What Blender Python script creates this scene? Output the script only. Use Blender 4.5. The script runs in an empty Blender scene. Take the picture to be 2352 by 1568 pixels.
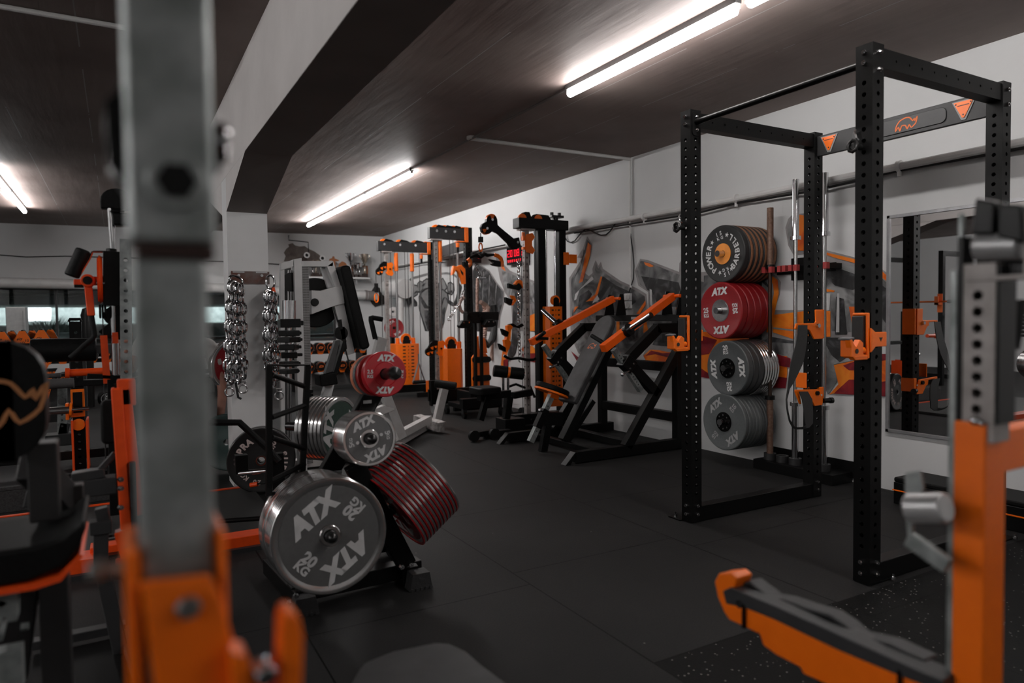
import bpy, math, random
from mathutils import Vector, Matrix, Euler
random.seed(7)
V = Vector
R = math.radians
# ------------------------------------------------------------------ camera
F_PX = 1594.7
YAW, PITCH, ROLL, CAMH = R(29.566), R(2.075), R(-0.708), 1.22
fw = V((math.sin(YAW)*math.cos(PITCH), math.cos(YAW)*math.cos(PITCH), -math.sin(PITCH)))
rt = V((math.cos(YAW), -math.sin(YAW), 0)); up_ = rt.cross(fw)
rt2 = rt*math.cos(ROLL) + up_*math.sin(ROLL); up2 = -rt*math.sin(ROLL) + up_*math.cos(ROLL)
cam_d = bpy.data.cameras.new('camera'); cam = bpy.data.objects.new('camera', cam_d)
bpy.context.scene.collection.objects.link(cam)
m4 = Matrix((rt2, up2, -fw)).transposed().to_4x4(); m4.translation = (0, 0, CAMH)
cam.matrix_world = m4
cam_d.sensor_width = 36; cam_d.lens = F_PX/2352*36; cam_d.clip_start = 0.05; cam_d.clip_end = 100
cam_d.dof.use_dof = True; cam_d.dof.focus_distance = 4.6; cam_d.dof.aperture_fstop = 2.0
sc = bpy.context.scene; sc.camera = cam
sc.view_settings.view_transform = 'Standard'; sc.view_settings.look = 'None'
sc.view_settings.gamma = 1; sc.view_settings.exposure = 1.8; sc.view_settings.use_curve_mapping = False
sc.cycles.max_bounces = 6; sc.cycles.diffuse_bounces = 3; sc.cycles.glossy_bounces = 3; sc.cycles.use_adaptive_sampling = True; sc.cycles.adaptive_threshold = 0.06
sc.cycles.transparent_max_bounces = 12; sc.cycles.caustics_reflective = False; sc.cycles.caustics_refractive = False
sc.cycles.sample_clamp_indirect = 4.0
sc.cycles.use_denoising = True
# world: a bright overcast sky that is only seen through the windows
w = bpy.data.worlds.new('world'); sc.world = w; w.use_nodes = True
w.node_tree.nodes['Background'].inputs[0].default_value = (0.80, 0.88, 0.95, 1)
w.node_tree.nodes['Background'].inputs[1].default_value = 1.6
TUBE_E = 14.5

def at(px, py, X=None, Y=None, Z=None, D=None):
    """world point seen at a pixel of the 2352x1568 photograph, on a given plane of the room"""
    d = fw + rt2*((px-1176)/F_PX) + up2*((784-py)/F_PX)
    if X is not None: t = X/d.x
    elif Y is not None: t = Y/d.y
    elif Z is not None: t = (Z-CAMH)/d.z
    else: t = D
    return V((d.x*t, d.y*t, d.z*t+CAMH))

# ------------------------------------------------------------------ materials
MATS = {}
def mat(name, col, rough=0.5, metal=0.0, col2=None, nscale=20, nmix=0.5, bump=0.0, bscale=None, spec=0.5, coat=0.0, emis=None, stretch=None, detail=4):
    if name in MATS: return MATS[name]
    m = bpy.data.materials.new(name); m.use_nodes = True; nt = m.node_tree; b = nt.nodes['Principled BSDF']
    b.inputs['Base Color'].default_value = (*col, 1); b.inputs['Roughness'].default_value = rough
    b.inputs['Metallic'].default_value = metal; b.inputs['Specular IOR Level'].default_value = spec
    b.inputs['Coat Weight'].default_value = coat
    if emis:
        b.inputs['Emission Color'].default_value = (*emis[0], 1); b.inputs['Emission Strength'].default_value = emis[1]
    tc = nt.nodes.new('ShaderNodeTexCoord'); mp = nt.nodes.new('ShaderNodeMapping')
    nt.links.new(tc.outputs['Object'], mp.inputs[0])
    if stretch: mp.inputs['Scale'].default_value = stretch
    nz = nt.nodes.new('ShaderNodeTexNoise'); nz.inputs['Scale'].default_value = nscale; nz.inputs['Detail'].default_value = detail
    nt.links.new(mp.outputs[0], nz.inputs[0])
    if col2 is None: col2 = tuple(c*0.8 for c in col)
    cr = nt.nodes.new('ShaderNodeValToRGB'); cr.color_ramp.elements[0].position = 0.5-nmix*0.45; cr.color_ramp.elements[1].position = 0.5+nmix*0.45
    cr.color_ramp.elements[0].color = (*col2, 1); cr.color_ramp.elements[1].color = (*col, 1)
    nt.links.new(nz.outputs[0], cr.inputs[0]); nt.links.new(cr.outputs[0], b.inputs['Base Color'])
    if bump:
        nb = nt.nodes.new('ShaderNodeTexNoise'); nb.inputs['Scale'].default_value = bscale or nscale*3; nb.inputs['Detail'].default_value = 3
        nt.links.new(mp.outputs[0], nb.inputs[0])
        bp = nt.nodes.new('ShaderNodeBump'); bp.inputs['Strength'].default_value = bump; bp.inputs['Distance'].default_value = 0.01
        nt.links.new(nb.outputs[0], bp.inputs['Height']); nt.links.new(bp.outputs[0], b.inputs['Normal'])
    MATS[name] = m
    return m
BLK = mat('black_powder_coat', (0.0055, 0.0055, 0.0055), 0.42, col2=(0.004, 0.004, 0.004), nscale=200, bump=0.05, spec=0.16)
BLK2 = mat('black_satin', (0.004, 0.004, 0.004), 0.33, nscale=60, spec=0.25)
DGREY = mat('dark_grey_frame', (0.026, 0.026, 0.027), 0.5, col2=(0.02, 0.02, 0.021), nscale=40)
VINYL = mat('black_vinyl', (0.007, 0.007, 0.007), 0.5, col2=(0.003, 0.003, 0.003), spec=0.15, nscale=90, bump=0.15, bscale=250)
VINYLG = mat('grey_vinyl', (0.045, 0.045, 0.047), 0.62, col2=(0.03, 0.03, 0.031), nscale=14, bump=0.1, bscale=250)
RUB = mat('black_rubber', (0.007, 0.007, 0.007), 0.6, col2=(0.005, 0.005, 0.005), nscale=80, bump=0.1, spec=0.2)
ORG = mat('orange_paint', (0.98, 0.178, 0.003), 0.38, col2=(0.92, 0.16, 0.002), nscale=30, bump=0.03)
ORGA = mat('orange_arm_paint', (0.96, 0.125, 0.004), 0.4, col2=(0.90, 0.11, 0.003), nscale=30, bump=0.03)
ORGD = mat('orange_red_paint', (0.90, 0.085, 0.006), 0.4, col2=(0.80, 0.07, 0.005), nscale=30)
CHR = mat('chrome', (0.62, 0.62, 0.63), 0.12, 1.0, col2=(0.55, 0.55, 0.56), nscale=60)
STEEL = mat('brushed_steel', (0.48, 0.48, 0.48), 0.28, 1.0, col2=(0.36, 0.36, 0.36), nscale=60, stretch=(1, 1, 12))
STEELP = mat('plate_steel', (0.66, 0.66, 0.66), 0.17, 0.92, col2=(0.50, 0.49, 0.49), nscale=30, nmix=0.9)
GALV = mat('galvanised_steel', (0.40, 0.425, 0.42), 0.42, 0.55, col2=(0.19, 0.21, 0.205), nscale=22, nmix=0.4)
GALVP = mat('grey_silver_paint', (0.38, 0.35, 0.335), 0.45, 0.15, col2=(0.24, 0.215, 0.205), nscale=18, nmix=0.4)
WHT = mat('white_powder_coat', (0.74, 0.74, 0.74), 0.4, col2=(0.68, 0.68, 0.68), nscale=12)
WORN = mat('worn_white_paint', (0.62, 0.61, 0.605), 0.5, col2=(0.52, 0.50, 0.49), nscale=14, nmix=0.5)
SCUFF = mat('scuffed_white_paint', (0.60, 0.58, 0.57), 0.5, col2=(0.30, 0.27, 0.26), nscale=25, nmix=0.3)
REDR = mat('red_rubber', (0.27, 0.004, 0.008), 0.5, col2=(0.22, 0.003, 0.007), nscale=120, bump=0.04)
REDP = mat('red_urethane', (0.44, 0.005, 0.014), 0.35, col2=(0.38, 0.004, 0.012), nscale=30)
SALM = mat('salmon_urethane', (0.72, 0.24, 0.13), 0.5, nscale=30)
GRYR = mat('grey_rubber', (0.075, 0.082, 0.085), 0.5, col2=(0.062, 0.068, 0.07), nscale=60)
GRYR2 = mat('light_grey_rubber', (0.12, 0.13, 0.13), 0.5, col2=(0.10, 0.11, 0.11), nscale=60)
GRYP = mat('grey_plate_paint', (0.115, 0.115, 0.115), 0.4, col2=(0.10, 0.10, 0.10), nscale=60, bump=0.03)
GRNP = mat('green_plate_paint', (0.028, 0.052, 0.042), 0.35, nscale=60)
REDPP = mat('red_plate_paint', (0.27, 0.005, 0.010), 0.35, nscale=60)
WTXT = mat('white_lettering', (0.62, 0.62, 0.62), 0.5)
GTXT = mat('pale_grey_lettering', (0.40, 0.40, 0.40), 0.5)
DTXT = mat('black_lettering', (0.02, 0.012, 0.008), 0.5)
OTXT = mat('orange_lettering', (0.80, 0.16, 0.02), 0.5)
RUST = mat('rusty_steel', (0.10, 0.045, 0.026), 0.55, 0.5, col2=(0.25, 0.16, 0.12), nscale=60, nmix=0.8)
RUSTP = mat('rust_stained_plate', (0.17, 0.165, 0.16), 0.5, 0.3, col2=(0.12, 0.035, 0.02), nscale=7, nmix=0.3)
COPPER = mat('copper_fleck_rubber', (0.42, 0.19, 0.09), 0.6, col2=(0.12, 0.05, 0.03), nscale=300, nmix=0.5)
ROPE = mat('pinkish_rope', (0.66, 0.48, 0.41), 0.8, col2=(0.46, 0.30, 0.24), nscale=120, bump=0.3)
SKIN = mat('skin', (0.36, 0.17, 0.12), 0.55, nscale=20)
SHIRT = mat('grey_white_cotton', (0.42, 0.40, 0.38), 0.9, nscale=40, bump=0.1)
PANTS = mat('black_cotton', (0.012, 0.012, 0.012), 0.9)
HAIR = mat('dark_hair', (0.02, 0.014, 0.01), 0.7, nscale=200, bump=0.5)
ALU = mat('aluminium_frame', (0.45, 0.45, 0.46), 0.35, 0.7)
MIRR = mat('mirror_glass', (0.78, 0.78, 0.78), 0.0, 1.0, col2=(0.78, 0.78, 0.78))
PIPEW = mat('white_painted_pipe', (0.72, 0.72, 0.71), 0.45, col2=(0.60, 0.59, 0.58), nscale=6)
CABLE = mat('black_cable', (0.01, 0.01, 0.01), 0.5)
CABG = mat('steel_cable', (0.07, 0.07, 0.07), 0.4, 0.5)
TUBEM = mat('fluorescent_tube', (0.9, 0.9, 0.9), 0.4, emis=((1.0, 0.97, 0.95), TUBE_E))
TUBEF = mat('fluorescent_tube_bright', (0.9, 0.9, 0.9), 0.4, emis=((1.0, 0.98, 0.97), TUBE_E*1.75))
TUBEL = mat('fluorescent_tube_left', (0.9, 0.9, 0.9), 0.4, emis=((1.0, 0.98, 0.97), TUBE_E*1.3))
LED = mat('red_led', (0.1, 0.0, 0.0), 0.4, emis=((1.0, 0.01, 0.03), 0.5))
PLASTER = mat('bare_rough_plaster', (0.20, 0.17, 0.155), 0.9, col2=(0.11, 0.09, 0.08), nscale=9, nmix=0.5, bump=0.8, bscale=30)
STONE = mat('pale_stone_wall', (0.40, 0.42, 0.40), 0.9, col2=(0.22, 0.24, 0.23), nscale=5, bump=0.6, bscale=8)
GRASSM = mat('pale_grass', (0.20, 0.24, 0.21), 0.9, col2=(0.07, 0.09, 0.08), nscale=8)
WOODO = mat('orange_brown_board', (0.35, 0.12, 0.04), 0.6)
FLECKM = mat('purple_sticker', (0.30, 0.02, 0.20), 0.5)

def wall_mat():
    m = mat('white_painted_wall', (0.66, 0.665, 0.665), 0.85, col2=(0.58, 0.58, 0.58), nscale=1.6, nmix=0.8, bump=0.25, bscale=7)
    return m
WALL = wall_mat()
PILM = mat('white_pillar_paint', (0.74, 0.745, 0.745), 0.7, col2=(0.66, 0.66, 0.66), nscale=3, bump=0.15, bscale=10)

def link(nt, a, b): nt.links.new(a, b)
def floor_mat():
    m = bpy.data.materials.new('rubber_floor_tiles'); m.use_nodes = True; nt = m.node_tree; N = nt.nodes; b = N['Principled BSDF']
    b.inputs['Roughness'].default_value = 0.62; b.inputs['Specular IOR Level'].default_value = 0.14
    tc = N.new('ShaderNodeTexCoord')
    def math_(op, a, bb=None, cc=None):
        n = N.new('ShaderNodeMath'); n.operation = op
        for i, v in enumerate((a, bb, cc)):
            if v is None: continue
            if isinstance(v, (int, float)): n.inputs[i].default_value = v
            else: link(nt, v, n.inputs[i])
        return n.outputs[0]
    sx = N.new('ShaderNodeSeparateXYZ'); link(nt, tc.outputs['Object'], sx.inputs[0])
    x, y = sx.outputs[0], sx.outputs[1]
    # one metre rubber tiles: seams along Y at x = 1.6 + k, staggered cross seams
    fx = math_('FRACT', math_('ADD', x, 10.4 - 0.0))
    row = math_('FLOOR', math_('ADD', x, 10.4))
    off = math_('MULTIPLY', math_('MODULO', row, 2.0), 0.16)
    fy = math_('FRACT', math_('ADD', math_('ADD', y, 10.16), off))
    ex = math_('MINIMUM', fx, math_('SUBTRACT', 1.0, fx)); ey = math_('MINIMUM', fy, math_('SUBTRACT', 1.0, fy))
    e = math_('MINIMUM', ex, ey)
    seam = math_('LESS_THAN', e, 0.0035)
    nz = N.new('ShaderNodeTexNoise'); nz.inputs['Scale'].default_value = 0.9; nz.inputs['Detail'].default_value = 6; link(nt, tc.outputs['Object'], nz.inputs[0])
    n2 = N.new('ShaderNodeTexNoise'); n2.inputs['Scale'].default_value = 160; n2.inputs['Detail'].default_value = 2; link(nt, tc.outputs['Object'], n2.inputs[0])
    cr = N.new('ShaderNodeValToRGB'); cr.color_ramp.elements[0].position = .3; cr.color_ramp.elements[1].position = .75
    cr.color_ramp.elements[0].color = (0.0150, 0.0150, 0.0152, 1); cr.color_ramp.elements[1].color = (0.027, 0.0265, 0.0262, 1)
    link(nt, nz.outputs[0], cr.inputs[0])
    mx = N.new('ShaderNodeMix'); mx.data_type = 'RGBA'; mx.blend_type = 'OVERLAY'; mx.inputs[0].default_value = 0.5
    link(nt, cr.outputs[0], mx.inputs[6]); link(nt, n2.outputs[0], mx.inputs[7])
    # pale crumbs
    vo = N.new('ShaderNodeTexVoronoi'); vo.inputs['Scale'].default_value = 5.0; link(nt, tc.outputs['Object'], vo.inputs[0])
    cr2 = math_('LESS_THAN', vo.outputs['Distance'], 0.022)
    # speckled mats in front right
    vs = N.new('ShaderNodeTexVoronoi'); vs.inputs['Scale'].default_value = 55.0; link(nt, tc.outputs['Object'], vs.inputs[0])
    sp = math_('LESS_THAN', vs.outputs['Distance'], 0.18)
    vr = N.new('ShaderNodeSeparateColor'); link(nt, vs.outputs['Color'], vr.inputs[0])
    sp = math_('MULTIPLY', sp, math_('GREATER_THAN', vr.outputs[0], 0.62))
    area = math_('MULTIPLY', math_('GREATER_THAN', x, 1.6), math_('LESS_THAN', y, 1.84))
    sp = math_('MULTIPLY', sp, area)
    m2 = N.new('ShaderNodeMix'); m2.data_type = 'RGBA'; link(nt, area, m2.inputs[0]); link(nt, mx.outputs[2], m2.inputs[6]); m2.inputs[7].default_value = (0.0045, 0.0045, 0.0045, 1)
    m3 = N.new('ShaderNodeMix'); m3.data_type = 'RGBA'; link(nt, math_('MAXIMUM', sp, math_('MULTIPLY', cr2, 0.55)), m3.inputs[0]); link(nt, m2.outputs[2], m3.inputs[6]); m3.inputs[7].default_value = (0.22, 0.21, 0.20, 1)
    m5 = N.new('ShaderNodeMix'); m5.data_type = 'RGBA'; link(nt, seam, m5.inputs[0]); link(nt, m3.outputs[2], m5.inputs[6]); m5.inputs[7].default_value = (0.001, 0.001, 0.001, 1)
    link(nt, m5.outputs[2], b.inputs['Base Color'])
    bp = N.new('ShaderNodeBump'); bp.inputs['Strength'].default_value = 0.25; bp.inputs['Distance'].default_value = 0.004
    link(nt, n2.outputs[0], bp.inputs['Height']); link(nt, bp.outputs[0], b.inputs['Normal'])
    return m
def ceil_mat():
    m = bpy.data.materials.new('board_marked_concrete'); m.use_nodes = True; nt = m.node_tree; N = nt.nodes; b = N['Principled BSDF']
    b.inputs['Roughness'].default_value = 0.6; b.inputs['Specular IOR Level'].default_value = 0.25
    tc = N.new('ShaderNodeTexCoord')
    mp = N.new('ShaderNodeMapping'); mp.inputs['Scale'].default_value = (1.0, 0.12, 1.0); link(nt, tc.outputs['Object'], mp.inputs[0])
    n1 = N.new('ShaderNodeTexNoise'); n1.inputs['Scale'].default_value = 14; n1.inputs['Detail'].default_value = 6; link(nt, mp.outputs[0], n1.inputs[0])
    n3 = N.new('ShaderNodeTexNoise'); n3.inputs['Scale'].default_value = 1.1; n3.inputs['Detail'].default_value = 5; link(nt, tc.outputs['Object'], n3.inputs[0])
    cr = N.new('ShaderNodeValToRGB'); cr.color_ramp.elements[0].position = .3; cr.color_ramp.elements[1].position = .7
    cr.color_ramp.elements[0].color = (0.165, 0.122, 0.110, 1); cr.color_ramp.elements[1].color = (0.26, 0.208, 0.192, 1)
    link(nt, n3.outputs[0], cr.inputs[0])
    # board joints every 1.25 m along Y, with pale grout flecks
    sx = N.new('ShaderNodeSeparateXYZ'); link(nt, tc.outputs['Object'], sx.inputs[0])
    def math_(op, a, bb=None):
        n = N.new('ShaderNodeMath'); n.operation = op
        for i, v in enumerate((a, bb)):
            if v is None: continue
            if isinstance(v, (int, float)): n.inputs[i].default_value = v
            else: link(nt, v, n.inputs[i])
        return n.outputs[0]
    fx = math_('FRACT', math_('MULTIPLY', math_('ADD', sx.outputs[0], 20.15), 1.9))
    seam = math_('LESS_THAN', fx, 0.014)
    fl = math_('MULTIPLY', seam, math_('GREATER_THAN', n3.outputs[0], 0.46))
    mx = N.new('ShaderNodeMix'); mx.data_type = 'RGBA'; link(nt, fl, mx.inputs[0]); link(nt, cr.outputs[0], mx.inputs[6]); mx.inputs[7].default_value = (0.36, 0.33, 0.32, 1)
    link(nt, mx.outputs[2], b.inputs['Base Color'])
    hh = math_('ADD', n1.outputs[0], math_('MULTIPLY', seam, 1.6))
    bp = N.new('ShaderNodeBump'); bp.inputs['Strength'].default_value = 0.3; bp.inputs['Distance'].default_value = 0.010
    link(nt, hh, bp.inputs['Height']); link(nt, bp.outputs[0], b.inputs['Normal'])
    return m
FLOORM, CEILM = floor_mat(), ceil_mat()
def glass_mat():
    m = bpy.data.materials.new('window_glass'); m.use_nodes = True; nt = m.node_tree; N = nt.nodes
    N.remove(N['Principled BSDF']); t = N.new('ShaderNodeBsdfTransparent'); g = N.new('ShaderNodeBsdfGlossy'); g.inputs['Roughness'].default_value = 0.02
    t.inputs[0].default_value = (0.93, 0.96, 0.95, 1)
    fr = N.new('ShaderNodeFresnel'); mx = N.new('ShaderNodeMixShader'); link(nt, fr.outputs[0], mx.inputs[0]); link(nt, t.outputs[0], mx.inputs[1]); link(nt, g.outputs[0], mx.inputs[2])
    link(nt, mx.outputs[0], N['Material Output'].inputs[0]); return m
GLASS = glass_mat()
def airbrush(name, c1, c2, c3, sc_=3.0):
    m = bpy.data.materials.new(name); m.use_nodes = True; nt = m.node_tree; N = nt.nodes; b = N['Principled BSDF']; b.inputs['Roughness'].default_value = 0.6
    tc = N.new('ShaderNodeTexCoord'); nz = N.new('ShaderNodeTexNoise'); nz.inputs['Scale'].default_value = sc_; nz.inputs['Detail'].default_value = 3; nz.inputs['Distortion'].default_value = 1.2
    link(nt, tc.outputs['Object'], nz.inputs[0]); cr = N.new('ShaderNodeValToRGB')
    cr.color_ramp.elements[0].position = .34; cr.color_ramp.elements[0].color = (*c1, 1); cr.color_ramp.elements[1].position = .68; cr.color_ramp.elements[1].color = (*c3, 1)
    e = cr.color_ramp.elements.new(.5); e.color = (*c2, 1)
    link(nt, nz.outputs[0], cr.inputs[0]); link(nt, cr.outputs[0], b.inputs['Base Color']); return m
MG_GREY = airbrush('mural_grey', (0.05, 0.05, 0.052), (0.15, 0.15, 0.15), (0.34, 0.34, 0.34), 4.5)
MG_DARK = airbrush('mural_dark', (0.006, 0.006, 0.006), (0.022, 0.022, 0.023), (0.10, 0.10, 0.105), 6)
MG_LINE = airbrush('mural_outline', (0.22, 0.20, 0.20), (0.27, 0.25, 0.25), (0.32, 0.30, 0.30))
MG_ORG = airbrush('mural_orange', (0.62, 0.09, 0.004), (0.80, 0.17, 0.005), (0.86, 0.24, 0.01), 5)
MG_RED = airbrush('mural_red', (0.10, 0.003, 0.008), (0.20, 0.004, 0.014), (0.30, 0.012, 0.012), 5)
MG_WHT = airbrush('mural_white', (0.5, 0.5, 0.5), (0.6, 0.6, 0.6), (0.66, 0.66, 0.66))
MG_MID = airbrush('mural_mid_grey', (0.15, 0.15, 0.15), (0.20, 0.20, 0.20), (0.26, 0.26, 0.26))
TRANSL = bpy.data.materials.new('translucent_sheet'); TRANSL.use_nodes = True
_n = TRANSL.node_tree; _n.nodes.remove(_n.nodes['Principled BSDF']); _t = _n.nodes.new('ShaderNodeBsdfTranslucent'); _t.inputs[0].default_value = (.75, .75, .75, 1); _n.links.new(_t.outputs[0], _n.nodes['Material Output'].inputs[0])

# ------------------------------------------------------------------ mesh helpers
COL = sc.collection
def frame(n, upv=None):
    n = V(n).normalized(); u0 = V(upv) if upv is not None else V((0, 0, 1))
    if abs(n.dot(u0.normalized())) > 0.98: u0 = V((0, 1, 0)) if abs(n.y) < 0.9 else V((1, 0, 0))
    s = n.cross(u0).normalized(); u = s.cross(n).normalized()
    return s, u, n
SPLIT = {'rear_uprights': 'rear_upright', 'cross_beams': 'cross_beam', 'diagonal_struts': 'diagonal_strut', 'guide_rods': 'guide_rod', 'columns': 'column', 'cables': 'cable', 'bolts': 'bolt', 'pad_bolts': 'pad_bolt', 'sockets': 'socket', 'liners': 'red_liner', 'end_caps': 'end_cap', 'chrome_posts': 'chrome_post', 'weight_stickers': 'weight_sticker', 'rubber_blocks': 'rubber_block', 'end_wheels': 'end_wheel', 'rod_sleeves': 'rod_sleeve', 'badges': 'badge', 'badge_borders': 'badge_border', 'flanges': 'bar_flange', 'index_discs': 'index_disc', 'stops': 'rubber_stop', 'axles': 'axle', 'foot_strips': 'foot_strip', 'socket_boxes': 'socket_box', 'socket_faces': 'socket_face', 'clamp_straps': 'clamp_strap', 'hub_bolts': 'hub_bolt', 'cable_ties': 'cable_tie', 'shelf_brackets': 'shelf_bracket', 'guide_pulleys': 'guide_pulley', 'rubber_feet': 'rubber_foot', 'pivot_ears': 'pivot_ear', 'near_edges': 'near_edge', 'heads': 'head', 'hanger_tabs': 'hanger_tab', 'arm_pulleys': 'pulley', 'tapes': 'size_line', 'detent_pins': 'detent_pin', 'side_bolts': 'end_bolt', 'foam_rollers': 'foam_roller'}
class MB:
    def __init__(s): s.v = []; s.f = []; s.m = []; s.cm = 0; s.pc = []; s.hold = False
    def add(s, vs, fs):
        o = len(s.v); g = len(s.f); s.v += [V(a) for a in vs]; s.f += [[i+o for i in f] for f in fs]; s.m += [s.cm]*len(fs)
        if s.hold and s.pc and s.hold == 2: s.pc[-1][1] = len(s.v); s.pc[-1][3] = len(s.f)
        else: s.pc.append([o, len(s.v), g, len(s.f)])
        if s.hold: s.hold = 2
        return s
    def box(s, c, d, rot=None):
        c = V(c); vs = [V((x*d[0]/2, y*d[1]/2, z*d[2]/2)) for x in (-1, 1) for y in (-1, 1) for z in (-1, 1)]
        if rot is not None:
            M_ = rot if isinstance(rot, Matrix) else Euler(rot).to_matrix()
            vs = [M_ @ a for a in vs]
        return s.add([a+c for a in vs], [(0, 1, 3, 2), (4, 6, 7, 5), (0, 4, 5, 1), (2, 3, 7, 6), (0, 2, 6, 4), (1, 5, 7, 3)])
    def bx(s, x0, x1, y0, y1, z0, z1):
        return s.box(((x0+x1)/2, (y0+y1)/2, (z0+z1)/2), (abs(x1-x0), abs(y1-y0), abs(z1-z0)))
    def bar(s, p, q, w, h, upv=None):
        p, q = V(p), V(q); a, u, n = frame(q-p, upv); vs = []
        for e in (p, q):
            for i, j in ((-1, -1), (1, -1), (1, 1), (-1, 1)): vs.append(e + a*(i*w/2) + u*(j*h/2))
        return s.add(vs, [(3, 2, 1, 0), (4, 5, 6, 7), (0, 1, 5, 4), (1, 2, 6, 5), (2, 3, 7, 6), (3, 0, 4, 7)])
    def cyl(s, p, q, r, r2=None, n=20, caps=True):
        p, q = V(p), V(q); r2 = r if r2 is None else r2; a, u, d = frame(q-p); vs = []
        for e, rr in ((p, r), (q, r2)):
            for k in range(n):
                t = 2*math.pi*k/n; vs.append(e + a*(math.cos(t)*rr) + u*(math.sin(t)*rr))
        fs = [(k, (k+1) % n, n+(k+1) % n, n+k) for k in range(n)]
        if caps: fs += [tuple(range(n-1, -1, -1)), tuple(range(n, 2*n))]
        return s.add(vs, fs)
    def tube(s, pts, r, n=10, closed=False):
        pts = [V(p) for p in pts]; N = len(pts); vs = []; pu = None
        for i, p in enumerate(pts):
            if closed: d = pts[(i+1) % N]-pts[i-1]
            else: d = pts[min(i+1, N-1)]-pts[max(i-1, 0)]
            d = d.normalized() if d.length > 1e-9 else V((0, 0, 1))
            if pu is None: a, u, _ = frame(d)
            else:
                a = d.cross(pu)
                a = a.normalized() if a.length > 1e-6 else frame(d)[0]
                u = a.cross(d).normalized()
            pu = u
            rr = r[i] if isinstance(r, (list, tuple)) else r
            for k in range(n):
                t = 2*math.pi*k/n; vs.append(p + a*(math.cos(t)*rr) + u*(math.sin(t)*rr))
        fs = []
        for i in range(N if closed else N-1):
            j = (i+1) % N
            for k in range(n): fs.append((i*n+k, i*n+(k+1) % n, j*n+(k+1) % n, j*n+k))
        if not closed: fs += [tuple(range(n-1, -1, -1)), tuple(range((N-1)*n, N*n))]
        return s.add(vs, fs)
    def lathe(s, prof, o=(0, 0, 0), ax=(0, 0, 1), n=48, close=True):
        o = V(o); a, u, d = frame(ax); vs = []
        for r, z in prof:
            for k in range(n):
                t = 2*math.pi*k/n; vs.append(o + a*(math.cos(t)*r) + u*(math.sin(t)*r) + d*z)
        fs = []; P_ = len(prof)
        for i in range(P_ if close else P_-1):
            j = (i+1) % P_
            for k in range(n): fs.append((i*n+k, i*n+(k+1) % n, j*n+(k+1) % n, j*n+k))
        return s.add(vs, fs)
    def prism(s, pts, o, ux, uy, t, off=0.0):
        """outline pts (x,y) in plane (ux,uy) at o, thickness t along ux x uy, centred at off"""
        o, ux, uy = V(o), V(ux), V(uy); nn = ux.cross(uy).normalized(); n = len(pts)
        vs = [o+ux*x+uy*y+nn*(off-t/2) for x, y in pts] + [o+ux*x+uy*y+nn*(off+t/2) for x, y in pts]
        fs = [tuple(range(n-1, -1, -1)), tuple(range(n, 2*n))] + [(k, (k+1) % n, n+(k+1) % n, n+k) for k in range(n)]
        return s.add(vs, fs)
    def poly3(s, pts, n_off):
        pts = [V(p) for p in pts]; n_off = V(n_off); n = len(pts)
        vs = pts + [p+n_off for p in pts]
        return s.add(vs, [tuple(range(n)), tuple(range(2*n-1, n-1, -1))] + [(k, n+k, n+(k+1) % n, (k+1) % n) for k in range(n)])
    def ball(s, c, r, n=16, sx=1, sy=1, sz=1):
        c = V(c); vs = [c+V((0, 0, r*sz))]
        for i in range(1, n//2):
            ph = math.pi*i/(n//2)
            for k in range(n):
                t = 2*math.pi*k/n; vs.append(c+V((r*sx*math.sin(ph)*math.cos(t), r*sy*math.sin(ph)*math.sin(t), r*sz*math.cos(ph))))
        vs.append(c-V((0, 0, r*sz))); L = len(vs)-1; fs = [(0, 1+k, 1+(k+1) % n) for k in range(n)]
        for i in range(n//2-2):
            for k in range(n): fs.append((1+i*n+k, 1+(i+1)*n+k, 1+(i+1)*n+(k+1) % n, 1+i*n+(k+1) % n))
        b0 = 1+(n//2-2)*n
        fs += [(b0+(k+1) % n, b0+k, L) for k in range(n)]
        return s.add(vs, fs)
    def perf(s, p, q, w, h, upv, pitch=0.05, r=0.0105, faces=(1, 1, 1, 1), start=0.05, end=0.05, seg=4):
        """square tube p->q with a row of real holes; faces: +side,-side,+up,-up"""
        p, q = V(p), V(q); a, u, d = frame(q-p, upv); L = (q-p).length
        n = max(0, int((L-start-end)/pitch)); z0 = (L-n*pitch)/2
        for on, (fx, fn, hw, dist) in zip(faces, ((u, a, h, w/2), (u, -a, h, w/2), (a, u, w, h/2), (a, -u, w, h/2))):
            base = p + fn*dist
            if not on or n == 0:
                s.add([base-fx*hw/2, base+fx*hw/2, base+fx*hw/2+d*L, base-fx*hw/2+d*L], [(0, 1, 2, 3)]); continue
            s.add([base-fx*hw/2, base+fx*hw/2, base+fx*hw/2+d*z0, base-fx*hw/2+d*z0], [(0, 1, 2, 3)])
            s.add([base-fx*hw/2+d*(L-z0), base+fx*hw/2+d*(L-z0), base+fx*hw/2+d*L, base-fx*hw/2+d*L], [(0, 1, 2, 3)])
            K = seg*4
            for c in range(n):
                cz = z0+pitch*(c+.5); bo = []
                for k in range(K):
                    side, t = divmod(k, seg); t = t/seg*2-1
                    x, z = [(1, t), (-t, 1), (-1, -t), (t, -1)][side]
                    bo.append(base + fx*(x*hw/2) + d*(cz+z*pitch/2))
                ho = []; hi = []
                for k in range(K):
                    ang = 2*math.pi*k/K - math.pi/4
                    pt = base + fx*(math.cos(ang)*r) + d*(cz+math.sin(ang)*r); ho.append(pt); hi.append(pt-fn*0.005)
                s.add(bo+ho+hi, [(k, (k+1) % K, K+(k+1) % K, K+k) for k in range(K)] + [(K+k, K+(k+1) % K, 2*K+(k+1) % K, 2*K+k) for k in range(K)])
        for e, sg in ((p, -1), (q, 1)):
            s.add([e+a*w/2*i+u*h/2*j for i, j in ((-1, -1), (1, -1), (1, 1), (-1, 1))], [(0, 1, 2, 3)])
        return s
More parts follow.
